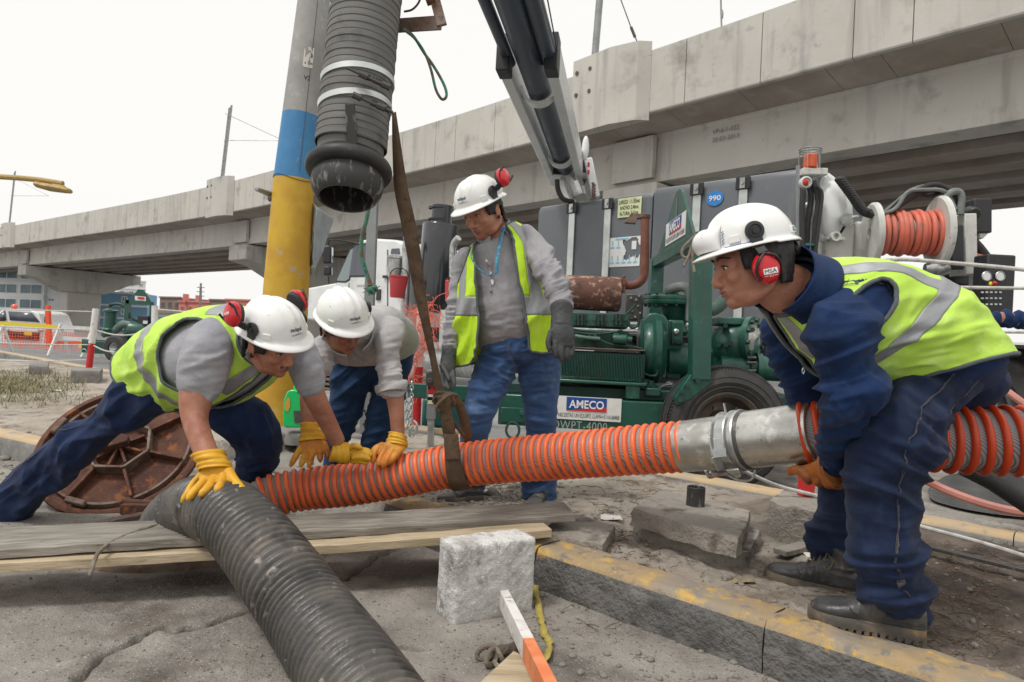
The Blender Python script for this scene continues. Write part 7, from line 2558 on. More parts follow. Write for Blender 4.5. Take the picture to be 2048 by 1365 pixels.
def helmet(person, Mx, pitch=0.0, text='sedapal', muffs=((1, True), (-1, True)), sc=.96, lift=.012):
 """pitch: how far the shell is tipped on the head (radians, + = brim down)"""
 Hx = Mx @ Matrix.Translation((0, 0, .16)) @ Matrix.Rotation(-pitch, 4, 'X') @ Matrix.Scale(sc, 4) @ Matrix.Translation((0, 0, -.16 + lift))
 def put(b, nm, m, par=None, **kw):
  b.v = [tuple(Hx @ V(p)) for p in b.v]
  return b.build(nm, m, par or person, **kw)
 na = 96
 def brim(az, k):
  c = math.cos(az)
  pk = max(0, c) ** 1.6
  out = .006 + .008 + .030 * pk
  p0 = dome(az, 0)
  d = V((math.sin(az), math.cos(az), 0))
  return p0 + d * (out * k) + V((0, 0, -.004 - (.008 + .009 * pk) * k ** 1.3 - .004 * (c < -.2) * k))
 rings = []
 for j in range(1, 29):
  el = PI / 2 * (1 - j / 28.0)
  rings.append([dome(2 * PI * i / na, max(el, 0)) for i in range(na)])
 for k in (.15, .4, .7, 1.0):
  rings.append([brim(2 * PI * i / na, k) for i in range(na)])
 lo = [[p + V((0, 0, -.0035)) for p in rings[-1]]]
 b = MB().loft([[dome(0, PI / 2)] * na] + rings + lo, True, False)
 hb = put(b, 'helmet', 'helmet_white', auto=75, solid=.0028)
 me = hb.data
 bm = bmesh.new()
 bm.from_mesh(me)
 bmesh.ops.remove_doubles(bm, verts=bm.verts, dist=.0002)
 bm.to_mesh(me)
 bm.free()
 for s_ in (-1, 1):
  for az in (.95, 2.5):
   b = MB()
   q0 = [dome(s_ * az + da, e_, o_) for o_ in (0, .0075) for da, e_ in ((-.13, .03), (.13, .03), (.11, .20), (-.11, .20))]
   b.add(q0, [(0, 1, 2, 3), (7, 6, 5, 4), (0, 4, 5, 1), (1, 5, 6, 2), (2, 6, 7, 3), (3, 7, 4, 0)])
   put(b, 'side_lug', 'helmet_white', hb, bevel=.0015)
 if text:
  vs, fs, asp = text_mesh(text, .012, .95)
  w = .060
  b = MB().add([dome(-x * w / .128, .36 + y * w / .115, .0026) for x, y in vs], fs)
  b.v = [tuple(Hx @ V(p)) for p in b.v]
  b.build('logo_text', 'ink_blue', hb, smooth=False, flipfix=False)
  b = MB()
  for k in range(3):
   e0 = .225 - k * .022
   b.loft([[dome(-(u * w + .004 * k) / .128, e0 + .016 * math.sin(u * 7 + k) + dz, .0026) for dz in (-.005 * (1 - abs(u) * 1.2), .005 * (1 - abs(u) * 1.2))] for u in np.linspace(-.5, .62, 16)], False, False)
  put(b, 'logo_wave', 'sticker_blue' if False else 'ink_blue', hb, smooth=False, flipfix=False)
 for s_, parked in muffs:
  piv = dome(s_ * 1.40, .20, .010)
  b = MB().lathe(piv - V((s_ * .012, 0, 0)), (s_, 0, 0), [(0, 0), (.026, 0), (.028, .006), (.027, .012), (.018, .015), (.016, .012), (.010, .013), (.009, .017), (0, .017)], 28)
  b.bar(piv + V((-s_ * .004, 0, -.012)), piv + V((-s_ * .002, 0, -.048)), .034, .010, V((s_, 0, 0)))
  put(b, 'muff_mount', 'black_plastic', hb)
  if parked:
   cc_ = piv + V((s_ * .018, -.062, .040))
   ax_ = V((s_, -.15, .25)).normalized()
  else:
   cc_ = V((s_ * .104, .008, .088 - lift))
   ax_ = V((s_, 0, 0.02)).normalized()
  if parked is None:
   continue
  e1, e2 = frame_of(ax_, V((0, 1, 0)) if not parked else V((0, .6, -.8)))
  def ell(r, z, k=1.22):
   r *= 1.1
   return [cc_ + ax_ * z + (e1 * math.cos(a)) * r * k * (1 if abs(e1.z) > .5 or parked else 1) + e2 * math.sin(a) * r for a in (2 * PI * i / 32 for i in range(32))]
  if abs(e2.z) > abs(e1.z):
   def ell(r, z, k=1.22):
    r *= 1.1
    return [cc_ + ax_ * z + e1 * (math.cos(a) * r) + e2 * (math.sin(a) * r * k) for a in (2 * PI * i / 32 for i in range(32))]
  b = MB().loft([ell(.0005, -.012), ell(.030, -.012), ell(.033, -.006), ell(.033, .004), ell(.030, .006), ell(.0005, .006)])
  cu = put(b, 'ear_cushion', 'black_rubber', hb)
  b = MB().loft([ell(.0005, .004), ell(.034, .004), ell(.0355, .010), ell(.034, .020), ell(.030, .030), ell(.022, .036), ell(.0005, .038)])
  cup = put(b, 'ear_muff', 'muff_red', hb, auto=60)
  b = MB()
  tgt = cc_ + ax_ * .026
  st_ = piv + (V((0, 0, -.046)) if not parked else V((s_ * .006, -.012, .004)))
  dr = (tgt - st_).normalized()
  sd = dr.cross(ax_).normalized()
  fork = st_.lerp(tgt, .35) + ax_ * .012
  b.bar(st_, fork, .026, .008, ax_)
  for k in (-1, 1):
   b.tube(vcurve([fork, fork + sd * (k * .026) + dr * .018 + ax_ * .004, tgt + sd * (k * .037) + dr * .004, tgt + sd * (k * .033) + dr * .030 - ax_ * .004], 4), .0058, 6, flat=.6)
  put(b, 'muff_arm', 'black_plastic', hb)
  if not parked:
   c3 = cc_ + ax_ * .0385 + V((0, 0, -.012))
   ex_ = V((0, -s_, 0))
   ex_ = V((0, 1, 0)) * (-1 if s_ < 0 else 1)
   tr_ = lambda v: Hx @ v
   w3 = .034
   rot = Matrix.Rotation(0, 3, 'X')
   bb = MB().box(c3, (.0012, .040, .016))
   put(bb, 'brand_plate', 'ink_white', cup)
   for tx, zz, ww, asp_, mm in (('MSA', 0, .034, .34, 'ink_black'), ('XLS', -.013, .013, .4, 'ink_white')):
    vs, fs, asp = text_mesh(tx, .0)
    b = MB().add([c3 + V((s_ * .0014, x * ww * (1 if s_ > 0 else -1), zz + y * ww * asp_ / asp)) for x, y in vs], fs)
    b.v = [tuple(Hx @ V(p)) for p in b.v]
    b.build('brand_text', mm, cup, smooth=False, flipfix=False)
   for yy in (-.014, .014):
    put(MB().box(c3 + V((0, yy, -.013)), (.001, .010, .001)), 'brand_rule', 'ink_white', cup)
  elif s_ > 0:
   c3 = cc_ + ax_ * .0392
   vs, fs, asp = text_mesh('MSA', .02)
   e1b = e2 if abs(e2.z) < abs(e1.z) else e1
   b = MB().add([c3 + e1 * (x * .03) + e2 * (y * .03) for x, y in vs], fs)
   b.v = [tuple(Hx @ V(p)) for p in b.v]
   b.build('brand_text', 'ink_white', cup, smooth=False, flipfix=False)
 return hb, Hx
def glove(person, m, cuff, palm, fingers, cuffm=None, name='glove', vox=.0035, seed=0, seams=True):
 """cuff, palm: section rows; fingers: (polyline of px, r in px)"""
 mb = MB()
 stube(mb, palm, 18, 4)
 for pts, r in fingers:
  cv = crom([tuple(p) + (r * (1.0 if i < len(pts) - 1 else .86),) for i, p in enumerate(pts)], 5)
  pp = [P(c[0], c[1], c[2]) for c in cv]
  rr = [c[3] * c[2] / FPX for c in cv]
  rr[-1] *= .75
  mb.tube(pp, rr, 14)
  mb.ball(pp[-1], rr[-1] * 1.02, 12, 8)
  mb.ball(pp[0], rr[0] * 1.1, 12, 8)
 if cuffm is None:
  stube(mb, cuff, 22, 4)
 me = remesh(mb, vox, 3, .5)
 folds(me, (), (.0022, 34.0), (.0011, 90.0), seed)
 g = link(me, name, m, person, auto=180)
 if cuffm is not None:
  S_ = Surf(cuff, 6)
  b = MB().grid(lambda u, v: S_.at(v, u * 360, .002 + .0035 * math.sin(u * 12 + v * 7) * v + .002 * math.sin(v * 20 + u * 6)), 40, 16)
  me = b.mesh('c')
  folds(me, (), (.003, 20.0), (.001, 60.0), seed)
  link(me, 'glove_cuff', cuffm, g, auto=180, solid=.003)
 return g
def boot(person, heel, toe, up=V((0, 0, 1)), wd=1.0, ht=1.0, shaft=None, name='boot', m='boot_leather'):
 x_ = (toe - heel)
 L = x_.length
 x_.normalize()
 y_ = up.cross(x_).normalized()
 z_ = x_.cross(y_)
 k = L / .30
 def lp(x, y, z):
  return heel + x_ * (x * L) + y_ * (y * k * wd) + z_ * (z * k)
 secs = ((.00, .020, .060, .03), (.03, .031, .088, .03), (.12, .037, .108, .03), (.24, .038, .118, .03), (.36, .037, .112, .03), (.48, .041, .092, .03), (.60, .046, .074, .03), (.72, .049, .064, .03), (.84, .047, .060, .03), (.93, .038, .054, .032), (.985, .022, .044, .034), (1.0, .008, .036, .034))
 rings = []
 for x, hw, top, z0 in secs:
  r = []
  for q_ in (2 * PI * j / 24 for j in range(24)):
   c_, s_ = math.cos(q_), math.sin(q_)
   zz = z0 + (top * ht - z0) * .5 * (1 + s_) if s_ > -.5 else z0 + (top * ht - z0) * .25 * (1 + s_) * 1.0
   r.append(lp(x, hw * math.copysign(abs(c_) ** .8, c_), zz - .006))
  rings.append(r)
 mb = MB().loft(rings)
 mb.tube([lp(.20, 0, .07), lp(.17, 0, .12), lp(.16, 0, .165)], [.040 * k, .042 * k, .046 * k], 20)
 me = remesh(mb, .004, 7, .5)
 folds(me, ((lp(.52, 0, .08), .04, x_, .0035, .02), (lp(.15, 0, .12), .05, z_, .004, .03)), (.0018, 30), (.0007, 100))
 bt_ = link(me, name, m, person, auto=180)
 out = [(-.01, 0), (.0, .022), (.06, .036), (.2, .037), (.4, .036), (.55, .044), (.7, .052), (.84, .050), (.95, .036), (1.01, .014), (1.02, 0)]
 pl = [(x, y) for x, y in out] + [(x, -y) for x, y in out[-2:0:-1]]
 mb = MB().loft([[lp(x, y * s_, z) for x, y in pl] for z, s_ in ((.010, .97), (.012, 1.02), (.026, 1.04), (.036, .98), (.040, .92))])
 so = mb.build('sole', 'boot_sole', bt_, auto=40)
 b = MB()
 for j in range(15):
  x = .02 + j * .068
  hw = np.interp(x, [q_[0] for q_ in out], [q_[1] for q_ in out])
  for s_ in (-1, 1):
   b.box(lp(x, s_ * (hw * 1.0 - .008), .008), (.013 * k, .020 * k, .017 * k), Matrix((x_, y_, z_)).transposed())
 b.build('tread_lugs', 'boot_sole', so, kind='stuff')
 b = MB()
 for j in range(4):
  x = .36 + j * .062
  t_ = np.interp(x, [q_[0] for q_ in secs], [q_[2] for q_ in secs])
  b.tube(vcurve([lp(x, -.026, t_ * ht - .016), lp(x + .012, 0, t_ * ht + .0005), lp(x + .03, .026, t_ * ht - .022)], 5), .0022 * k, 6)
 b.tube(vcurve([lp(.36, 0, .112 * ht), lp(.30, .03, .125), lp(.34, .048, .10), lp(.40, .03, .10)], 5), .0022 * k, 6)
 b.build('laces', 'lace', bt_)
 b = MB()
 b.tube(vcurve([lp(.02, .033, .055), lp(.2, .041, .05), lp(.5, .046, .048), lp(.62, .05, .062), lp(.66, .03, .074), lp(.66, 0, .078)], 5), .0016 * k, 5)
 b.tube(vcurve([lp(.02, -.033, .055), lp(.2, -.041, .05), lp(.5, -.046, .048), lp(.62, -.05, .062), lp(.66, -.03, .074), lp(.66, 0, .078)], 5), .0016 * k, 5)
 b.build('seam', 'black_plastic', bt_)
 return bt_
def seam(person, surf, ang, s0, s1, off=.006, r=.0022, nm='seam', wob=3.0, m='seam_thread', par=None):
 b = MB()
 for da in (-.7, .7):
  b.tube([surf.at(s0 + (s1 - s0) * k / 70, ang + da + wob * math.sin(k * .19), off) for k in range(71)], r * .42, 5)
 return b.build(nm, m, par or person, auto=180)
def snap_seam(o, garm, lift=.0042):
 """lay a seam onto the creased cloth it is sewn to"""
 from mathutils.bvhtree import BVHTree
 gb = wloc(garm)
 bv = BVHTree.FromPolygons([v.co + gb for v in garm.data.vertices], [tuple(p.vertices) for p in garm.data.polygons])
 ob = wloc(o)
 for v in o.data.vertices:
  loc, nn, _, dist = bv.find_nearest(v.co + ob)
  if loc is not None and dist < .08:
   v.co = loc + nn * (lift + .0007) - ob
 return o

# ================================================= the bending man at the right
pA = thing('person', P(1760, 1240, 1.95), 'man in navy workwear and lime vest bending over the metal coupling, red ear muff on', 'person')
T4 = [(2002, 728, 1890, 794, 1.97, .85), (1994, 706, 1774, 762, 1.97, .90), (1916, 604, 1698, 758, 1.98, .86), (1818, 550, 1645, 738, 1.98, .98), (1716, 528, 1596, 690, 1.98, 1.25), (1648, 526, 1563, 645, 1.96, 1.15), (1596, 530, 1540, 612, 1.92, .95)]
ARM4 = [(1668, 600, 1736, 596, 1.92, .8), (1630, 632, 1746, 616, 1.86, .8), (1616, 662, 1750, 652, 1.82, .82), (1638, 722, 1752, 722, 1.80, .85), (1655, 784, 1762, 790, 1.80, .9), (1646, 846, 1722, 840, 1.86, .95), (1642, 896, 1704, 886, 1.93, .95), (1643, 922, 1694, 944, 2.0, .9)]
FARM4 = [(1560, 640, 1640, 600, 2.14, .9), (1526, 660, 1610, 640, 2.16, .9), (1538, 705, 1625, 695, 2.18, .9), (1562, 750, 1652, 750, 2.20, .9), (1576, 795, 1662, 795, 2.22, .9), (1580, 840, 1650, 845, 2.28, .9), (1590, 880, 1645, 885, 2.32, .9)]
LEG4 = [(1880, 738, 2004, 744, 1.98, .8), (1806, 762, 1982, 776, 1.93, .72), (1744, 804, 1920, 828, 1.89, .72), (1706, 862, 1878, 878, 1.86, .74), (1692, 935, 1850, 940, 1.85, .78), (1692, 1025, 1840, 1018, 1.86, .80), (1698, 1095, 1843, 1085, 1.87, .80), (1712, 1150, 1856, 1165, 1.88, .80), (1722, 1182, 1864, 1216, 1.885, .80), (1732, 1192, 1860, 1240, 1.89, .72)]
FLEG4 = [(1880, 735, 2020, 760, 2.06, .8), (1760, 790, 1940, 830, 2.20, .8), (1680, 860, 1850, 880, 2.34, .8), (1648, 920, 1800, 930, 2.42, .8), (1640, 980, 1770, 985, 2.45, .8), (1634, 1030, 1755, 1035, 2.44, .85), (1614, 1075, 1745, 1092, 2.42, .85), (1628, 1108, 1728, 1150, 2.40, .8), (1642, 1122, 1722, 1172, 2.39, .7)]
Mh4 = head_matrix(1507, 539, 1.90, (-.95, -.02, -.25), (-.25, .0, .95), 1.0)
mb = MB()
head_mb(mb, Mh4)
stube(mb, [(1652, 560, 1585, 650, 1.95, .75), (1596, 530, 1532, 618, 1.91, .8), (1560, 520, 1508, 588, 1.90, .9)], 22)
for r_ in (T4, ARM4, FARM4, LEG4, FLEG4):
 stube(mb, r_, 18, 4, k=.74)
me = remesh(mb, .0042, 5, .5)
link(me, 'body', 'skin', pA, auto=180)
face_parts(pA, Mh4, lids=False, hairlen=.085)
hb, H4 = helmet(pA, Mh4, -.02, sc=.93, lift=.014, text=None, muffs=((-1, False), (1, True)))
# front lamp cover, blue marks, maker's sticker
b = MB()
b.grid(lambda u, v: dome((u - .5) * 1.25, -.02 + v * .62, .004 + .034 * math.sin(PI * u) ** .6 * math.sin(PI * min(1, v * .9 + .12)) ** .7) + V((0, .002, -.004)), 22, 18)
b.v = [tuple(H4 @ V(p)) for p in b.v]
b.build('front_cover', 'helmet_white', hb, solid=.002, auto=70)
b = MB()
for k in range(5):
 z = .05 + .07 * k
 b.tube([dome(-.66, z, .005), dome(-.70 - .02 * (k % 2), z + .05, .005)], .0012, 5)
b.tube([dome(-.70 - .08 * j, -.0, .003) + V((0, 0, -.004)) for j in range(9)], .0028, 6)
b.v = [tuple(H4 @ V(p)) for p in b.v]
b.build('blue_pen_marks', 'sign_blue', hb)
b = MB().add([dome(-2.5 + da, e_, .0088) for da, e_ in ((-.10, .06), (.10, .06), (.10, .15), (-.10, .15))], [(0, 1, 2, 3)])
b.v = [tuple(H4 @ V(p)) for p in b.v]
b.build('maker_sticker', 'msa_green', hb, smooth=False)
vs, fs, asp = text_mesh('MSA', .02)
b = MB().add([dome(-2.5 + x * -.17, .105 + y * .17, .0094) for x, y in vs], fs)
b.v = [tuple(H4 @ V(p)) for p in b.v]
b.build('maker_text', 'ink_white', hb, smooth=False, flipfix=False)
b = MB().grid(lambda u, v: (lambda a: V((-.086 * math.sin(a), -.012 - .112 * math.cos(a), .118 + .02 * v + .012 * math.cos(a))))((u - .5) * 2.2), 20, 3)
b.v = [tuple(H4 @ V(p)) for p in b.v]
b.build('suspension_strap', 'black_plastic', hb, solid=.004)
b = MB().lathe(V((0, -.128, .118)), (0, -1, .1), [(0, 0), (.022, 0), (.024, .01), (.018, .018), (0, .02)], 20)
b.v = [tuple(H4 @ V(p)) for p in b.v]
b.build('ratchet_knob', 'black_plastic', hb)
zs = (Z(1700, 620, 1.8, .14, .15, 1, .010, .09), Z(1690, 760, 1.8, .16, .5, 1, .012, .07), Z(1705, 790, 1.82, .10, .8, -.6, .010, .05), Z(1670, 880, 1.95, .09, .0, 1, .009, .035), Z(1600, 740, 2.2, .13, .4, 1, .010, .05), Z(1560, 690, 2.2, .1, .8, .6, .008, .05))
ja = garment('work_jacket', 'denim_mid', pA, [T4, ARM4, FARM4], .0065, 6, zs, (.0045, 7.0), (.0018, 26), seed=4)
zs = (Z(1820, 800, 1.82, .16, .7, .7, .010, .085), Z(1760, 880, 1.82, .17, -.35, 1, .013, .075), Z(1850, 900, 1.84, .12, -.5, 1, .014, .045), Z(1770, 980, 1.8, .13, .15, 1, .006, .10), Z(1790, 1120, 1.82, .13, .2, 1, .014, .062), Z(1800, 1190, 1.84, .12, .25, 1, .015, .048), Z(1670, 1060, 2.38, .12, .15, 1, .015, .06), Z(1670, 1130, 2.38, .1, .3, 1, .012, .04))
LEG4 = [r[:0] + (r[0] + .02 * (r[2] - r[0]), r[1], r[2] - .05 * (r[2] - r[0]), r[3]) + r[4:] for r in LEG4]
tr4 = garment('trousers', 'denim_dark', pA, [LEG4, FLEG4], .0068, 6, zs, (.0055, 6.5), (.0018, 24), seed=9)
SL = Surf(LEG4)
for nm, a, s0, s1 in (('side_seam', 84, .10, .79), ('pocket_seam', 128, .08, .27)):
 snap_seam(seam(pA, SL, a, s0, s1, par=tr4, nm=nm, wob=2), tr4)
b = MB()
for k in range(2):
 b.tube([SL.at(.975 - .012 * k, a, .004) for a in np.linspace(-10, 190, 30)], .0012, 5)
snap_seam(b.build('hem_seam', 'seam_thread', tr4), tr4)
SA = Surf(ARM4)
b = MB()
for s_ in (.085, .10, .945):
 b.tube([SA.at(s_, a, .004) for a in np.linspace(5, 175, 30)], .0011, 5)
snap_seam(b.build('shoulder_seam', 'seam_thread', ja), ja)
# collar
SCo = Surf([(1652, 520, 1578, 652, 1.94, .98), (1620, 512, 1556, 630, 1.92, .98), (1592, 500, 1536, 618, 1.90, 1.0)])
b = MB().grid(lambda u, v: SCo.at(v, -150 + 300 * u, .006 + .006 * v), 50, 10, mask=lambda u, v: True)
link(b.mesh('c'), 'collar', 'denim_mid', ja, solid=.005, auto=180)
TS = Surf(T4)
def arm_hole(s_, a, sc, sr, ac, ar):
 da = (a - ac + 180) % 360 - 180
 return ((s_ - sc) / sr) ** 2 + (da / ar) ** 2 < 1
def keep4(s_, a):
 if s_ < .13 or s_ > .955:
  return False
 if arm_hole(s_, a, .645, .125, 104, 44) or arm_hole(s_, a, .655, .125, 266, 42):
  return False
 if 172 < a < 188 and s_ > .3:
  return False
 return True
def tape4(s_, a):
 da = (a + 180) % 360 - 180
 band = .405
 if abs(s_ - band) < .030:
  return 1
 if s_ > band and (34 < a < 50 or 310 < a < 326):
  return 1
 if s_ > .60 and (150 < a < 166 or 196 < a < 212):
  return 1
 return 0
zs = (Z(1960, 690, 1.8, .18, .4, 1, .012, .10), Z(1900, 720, 1.8, .16, .2, 1, .012, .06), Z(1850, 620, 1.8, .15, .8, .6, .008, .12), Z(1740, 560, 1.85, .1, .5, 1, .006, .07), Z(1640, 730, 1.9, .1, .8, .5, .008, .06))
v4 = vest(pA, TS, keep4, tape4, 'vest_lime', .012, ns=130, na=170, zones=zs, seed=21, base=(.007, 5.5), flare=lambda s_, a: .012 * max(0, 1 - s_ * 2.2) + .004, warp=.06)
# worn green print on the back of the vest
vs, fs, asp = text_mesh('SEDAPAL', .02)
b = MB().add([TS.at(.74 - y * .30, 16 + x * 52, .036) for x, y in vs], fs)
bp_ = b.build('back_print', 'msa_green', v4, smooth=False, flipfix=False)
snap_seam(bp_, v4, .003)
b = MB()
for a, s0, s1 in ((118, .15, .37), (60, .15, .37)):
 b.tube([TS.at(s0 + (s1 - s0) * k / 20, a + 6 * math.sin(k * .3), .03) for k in range(21)], .0012, 5)
snap_seam(b.build('panel_seam', 'vest_trim', v4), v4)
b = MB().tube(vcurve([P(1606, 736, 1.83), P(1604, 742, 1.83), P(1606, 748, 1.83), P(1609, 742, 1.83), P(1606, 736, 1.83)], 4), .0015, 5)
b.build('zip_pull', 'galvanised', v4)
# gloves
glove(pA, 'leather_dirty', None, [(1672, 918, 1700, 958, 2.02, .8), (1650, 920, 1672, 960, 2.06, .8), (1625, 926, 1640, 958, 2.10, .8), (1600, 932, 1606, 956, 2.12, .8)],
      [(((1600, 942, 2.12), (1586, 940, 2.15), (1577, 944, 2.18)), 9.5), (((1622, 946, 2.09), (1612, 958, 2.12), (1612, 966, 2.16)), 8.5), (((1640, 952, 2.07), (1636, 964, 2.10), (1632, 966, 2.15)), 8.5), (((1656, 958, 2.05), (1656, 968, 2.08), (1654, 968, 2.13)), 8.5), (((1672, 962, 2.04), (1676, 970, 2.07), (1674, 968, 2.12)), 8)],
      'leather_dirty') if False else None
gl = glove(pA, 'leather_dirty', [(1640, 912, 1690, 968, 2.02, .9), (1655, 908, 1702, 962, 1.99, 1.0)], [(1656, 916, 1694, 962, 2.02, .85), (1634, 922, 1664, 960, 2.05, .85), (1612, 930, 1634, 958, 2.09, .85), (1596, 934, 1606, 956, 2.12, .85)],
           [(((1606, 944, 2.10), (1590, 940, 2.13), (1579, 945, 2.16)), 9.5), (((1622, 948, 2.08), (1613, 958, 2.09), (1618, 965, 2.15)), 8.5), (((1640, 952, 2.06), (1634, 963, 2.07), (1640, 969, 2.14)), 8.5), (((1658, 957, 2.04), (1654, 967, 2.05), (1660, 972, 2.12)), 8.5), (((1675, 960, 2.03), (1674, 970, 2.04), (1680, 974, 2.11)), 8)],
           'leather_dirty', seed=3)
glove(pA, 'leather_dirty', [(1590, 880, 1642, 884, 2.32, .9), (1590, 900, 1640, 905, 2.3, .9)], [(1594, 900, 1640, 905, 2.3, .6), (1596, 925, 1640, 930, 2.26, .6)],
      [(((1600 + 11 * k, 926, 2.26), (1600 + 11 * k, 940, 2.2), (1602 + 11 * k, 940, 2.15)), 7) for k in range(4)] + [(((1592, 905, 2.26), (1584, 890, 2.24), (1580, 880, 2.2)), 7.5)], 'leather_dirty', seed=5)
boot(pA, P(1850, 1284, 1.835), P(1618, 1236, 1.955), wd=1.15, ht=1.3)
boot(pA, P(1712, 1203, 2.30), P(1530, 1156, 2.42), up=V((0, .0, 1)), wd=1.1, ht=1.25)

# ================================================= the kneeling man at the left
pB = thing('person', P(300, 1030, 3.0), 'man in short grey sleeves and lime vest leaning a yellow glove on the black hose', 'person')
T1 = [(236, 735, 350, 812, 2.95, .85), (262, 702, 372, 806, 2.92, .92), (325, 652, 420, 804, 2.84, .92), (395, 628, 468, 800, 2.74, 1.0), (455, 620, 512, 776, 2.68, 1.12), (500, 634, 545, 742, 2.64, 1.2), (522, 650, 560, 710, 2.60, 1.0)]
ARM1 = [(404, 648, 452, 668, 2.56, .95), (378, 672, 464, 690, 2.50, .95), (364, 712, 462, 725, 2.46, .95), (357, 748, 448, 768, 2.45, .9), (355, 770, 430, 800, 2.44, .9)]
FOR1 = [(362, 765, 424, 785, 2.44, .95), (359, 795, 424, 800, 2.43, .95), (361, 830, 416, 830, 2.41, .92), (370, 864, 421, 858, 2.38, .9), (390, 916, 438, 906, 2.33, .85)]
FARM1 = [(530, 672, 590, 650, 2.72, 1.0), (560, 700, 622, 676, 2.72, 1.0), (574, 735, 640, 712, 2.72, .95), (590, 768, 648, 748, 2.72, .95), (600, 790, 650, 774, 2.72, .92)]
FFOR1 = [(598, 770, 644, 755, 2.72, .95), (606, 795, 650, 785, 2.74, .95), (625, 828, 664, 820, 2.78, .9), (648, 868, 680, 856, 2.83, .9), (662, 892, 690, 878, 2.86, .85)]
LEG1 = [(300, 725, 395, 812, 2.86, .9), (248, 744, 345, 824, 2.86, .88), (212, 793, 290, 842, 2.88, .85), (176, 832, 240, 875, 2.92, .88), (114, 870, 182, 926, 2.98, .9), (58, 918, 126, 972, 3.04, .9), (8, 962, 78, 1012, 3.08, .9), (-14, 990, 46, 1052, 3.10, .85), (-22, 1006, 26, 1062, 3.11, .75)]
RLEG1 = [(400, 760, 330, 812, 2.86, .9), (462, 782, 395, 836, 2.90, .9), (512, 798, 446, 872, 2.96, .9), (552, 832, 476, 900, 3.04, .92), (566, 868, 474, 916, 3.10, .9), (558, 905, 472, 938, 3.16, .9), (544, 948, 474, 962, 3.22, .88), (534, 990, 480, 995, 3.28, .8)]
Mh1 = head_matrix(541, 690, 2.50, (.85, -.40, -.47), (.28, -.42, .86), 1.0)
mb = MB()
head_mb(mb, Mh1)
stube(mb, [(485, 645, 540, 735, 2.66, .9), (505, 655, 545, 715, 2.60, .9), (516, 660, 548, 706, 2.55, .9)], 20)
for r_ in (T1, ARM1, FARM1, LEG1, RLEG1):
 stube(mb, r_, 18, 4, k=.74)
for r_ in (FOR1, FFOR1):
 stube(mb, r_, 24, 5)
me = remesh(mb, .0048, 5, .5)
link(me, 'body', 'skin', pB, auto=180)
face_parts(pB, Mh1, mustache=.7)
helmet(pB, Mh1, -.12)
zs = (Z(410, 770, 2.35, .10, .1, 1, .006, .035), Z(420, 700, 2.4, .12, .6, 1, .006, .07), Z(610, 745, 2.62, .10, .3, 1, .006, .05), Z(540, 745, 2.6, .08, .6, 1, .007, .04))
sh1 = garment('work_shirt', 'grey_jersey', pB, [T1, ARM1, FARM1], .0068, 6, zs, (.0045, 8.0), (.0015, 28), seed=14)
for rws in (ARM1, FARM1):
 S_ = Surf(rws)
 b = MB()
 for s_ in (.93, .955):
  b.tube([S_.at(s_, a, .004) for a in np.linspace(0, 360, 50)[:-1]], .0010, 5, closed=True)
 snap_seam(b.build('sleeve_hem', 'grey_polo', sh1), sh1)
zs = (Z(300, 800, 2.7, .20, .55, 1, .016, .11), Z(200, 860, 2.8, .20, .3, 1, .018, .09), Z(130, 920, 2.9, .16, .8, .6, .016, .10), Z(60, 980, 3.0, .14, .6, .9, .018, .07), Z(520, 860, 3.0, .13, .9, -.3, .011, .06), Z(510, 930, 3.1, .12, .1, 1, .014, .06), Z(350, 800, 2.75, .1, .2, 1, .008, .04))
tr1 = garment('trousers', 'denim_navy', pB, [LEG1, RLEG1], .0070, 6, zs, (.0055, 6.5), (.0018, 24), seed=19)
SL1 = Surf(LEG1)
snap_seam(seam(pB, SL1, 42, .14, .97, par=tr1, nm='side_seam', wob=5), tr1)
SCo = Surf([(478, 640, 552, 748, 2.66, 1.0), (500, 644, 556, 728, 2.62, 1.0), (508, 640, 556, 716, 2.58, 1.05)])
b = MB().grid(lambda u, v: SCo.at(v, -140 + 290 * u, .006 + .008 * v), 50, 10)
link(b.mesh('c'), 'collar', 'grey_polo', sh1, solid=.005, auto=180)
TS1 = Surf(T1)
def keep1(s_, a):
 if s_ < .155 or s_ > .93:
  return False
 if arm_hole(s_, a, .60, .155, 88, 50) or arm_hole(s_, a, .72, .13, 268, 46):
  return False
 if 150 < a < 168 + 20 * max(0, s_ - .6) and s_ > .45:
  return False
 return True
def tape1(s_, a):
 if abs(s_ - .365) < .026:
  return 1
 if s_ > .66 and (0 < a < 34 or a > 352):
  return 1
 if s_ > .62 and 128 < a < 146:
  return 1
 return 0
zs = (Z(330, 720, 2.7, .18, .9, .7, .012, .10), Z(300, 740, 2.75, .12, .3, 1, .010, .07), Z(380, 660, 2.65, .12, .5, 1, .006, .08), Z(480, 780, 2.5, .1, .8, .5, .009, .05))
v1_ = vest(pB, TS1, keep1, tape1, 'vest_lime', .016, ns=110, na=150, zones=zs, seed=31, base=(.006, 6), flare=lambda s_, a: .008 * max(0, 1 - s_ * 2.5) + .004)
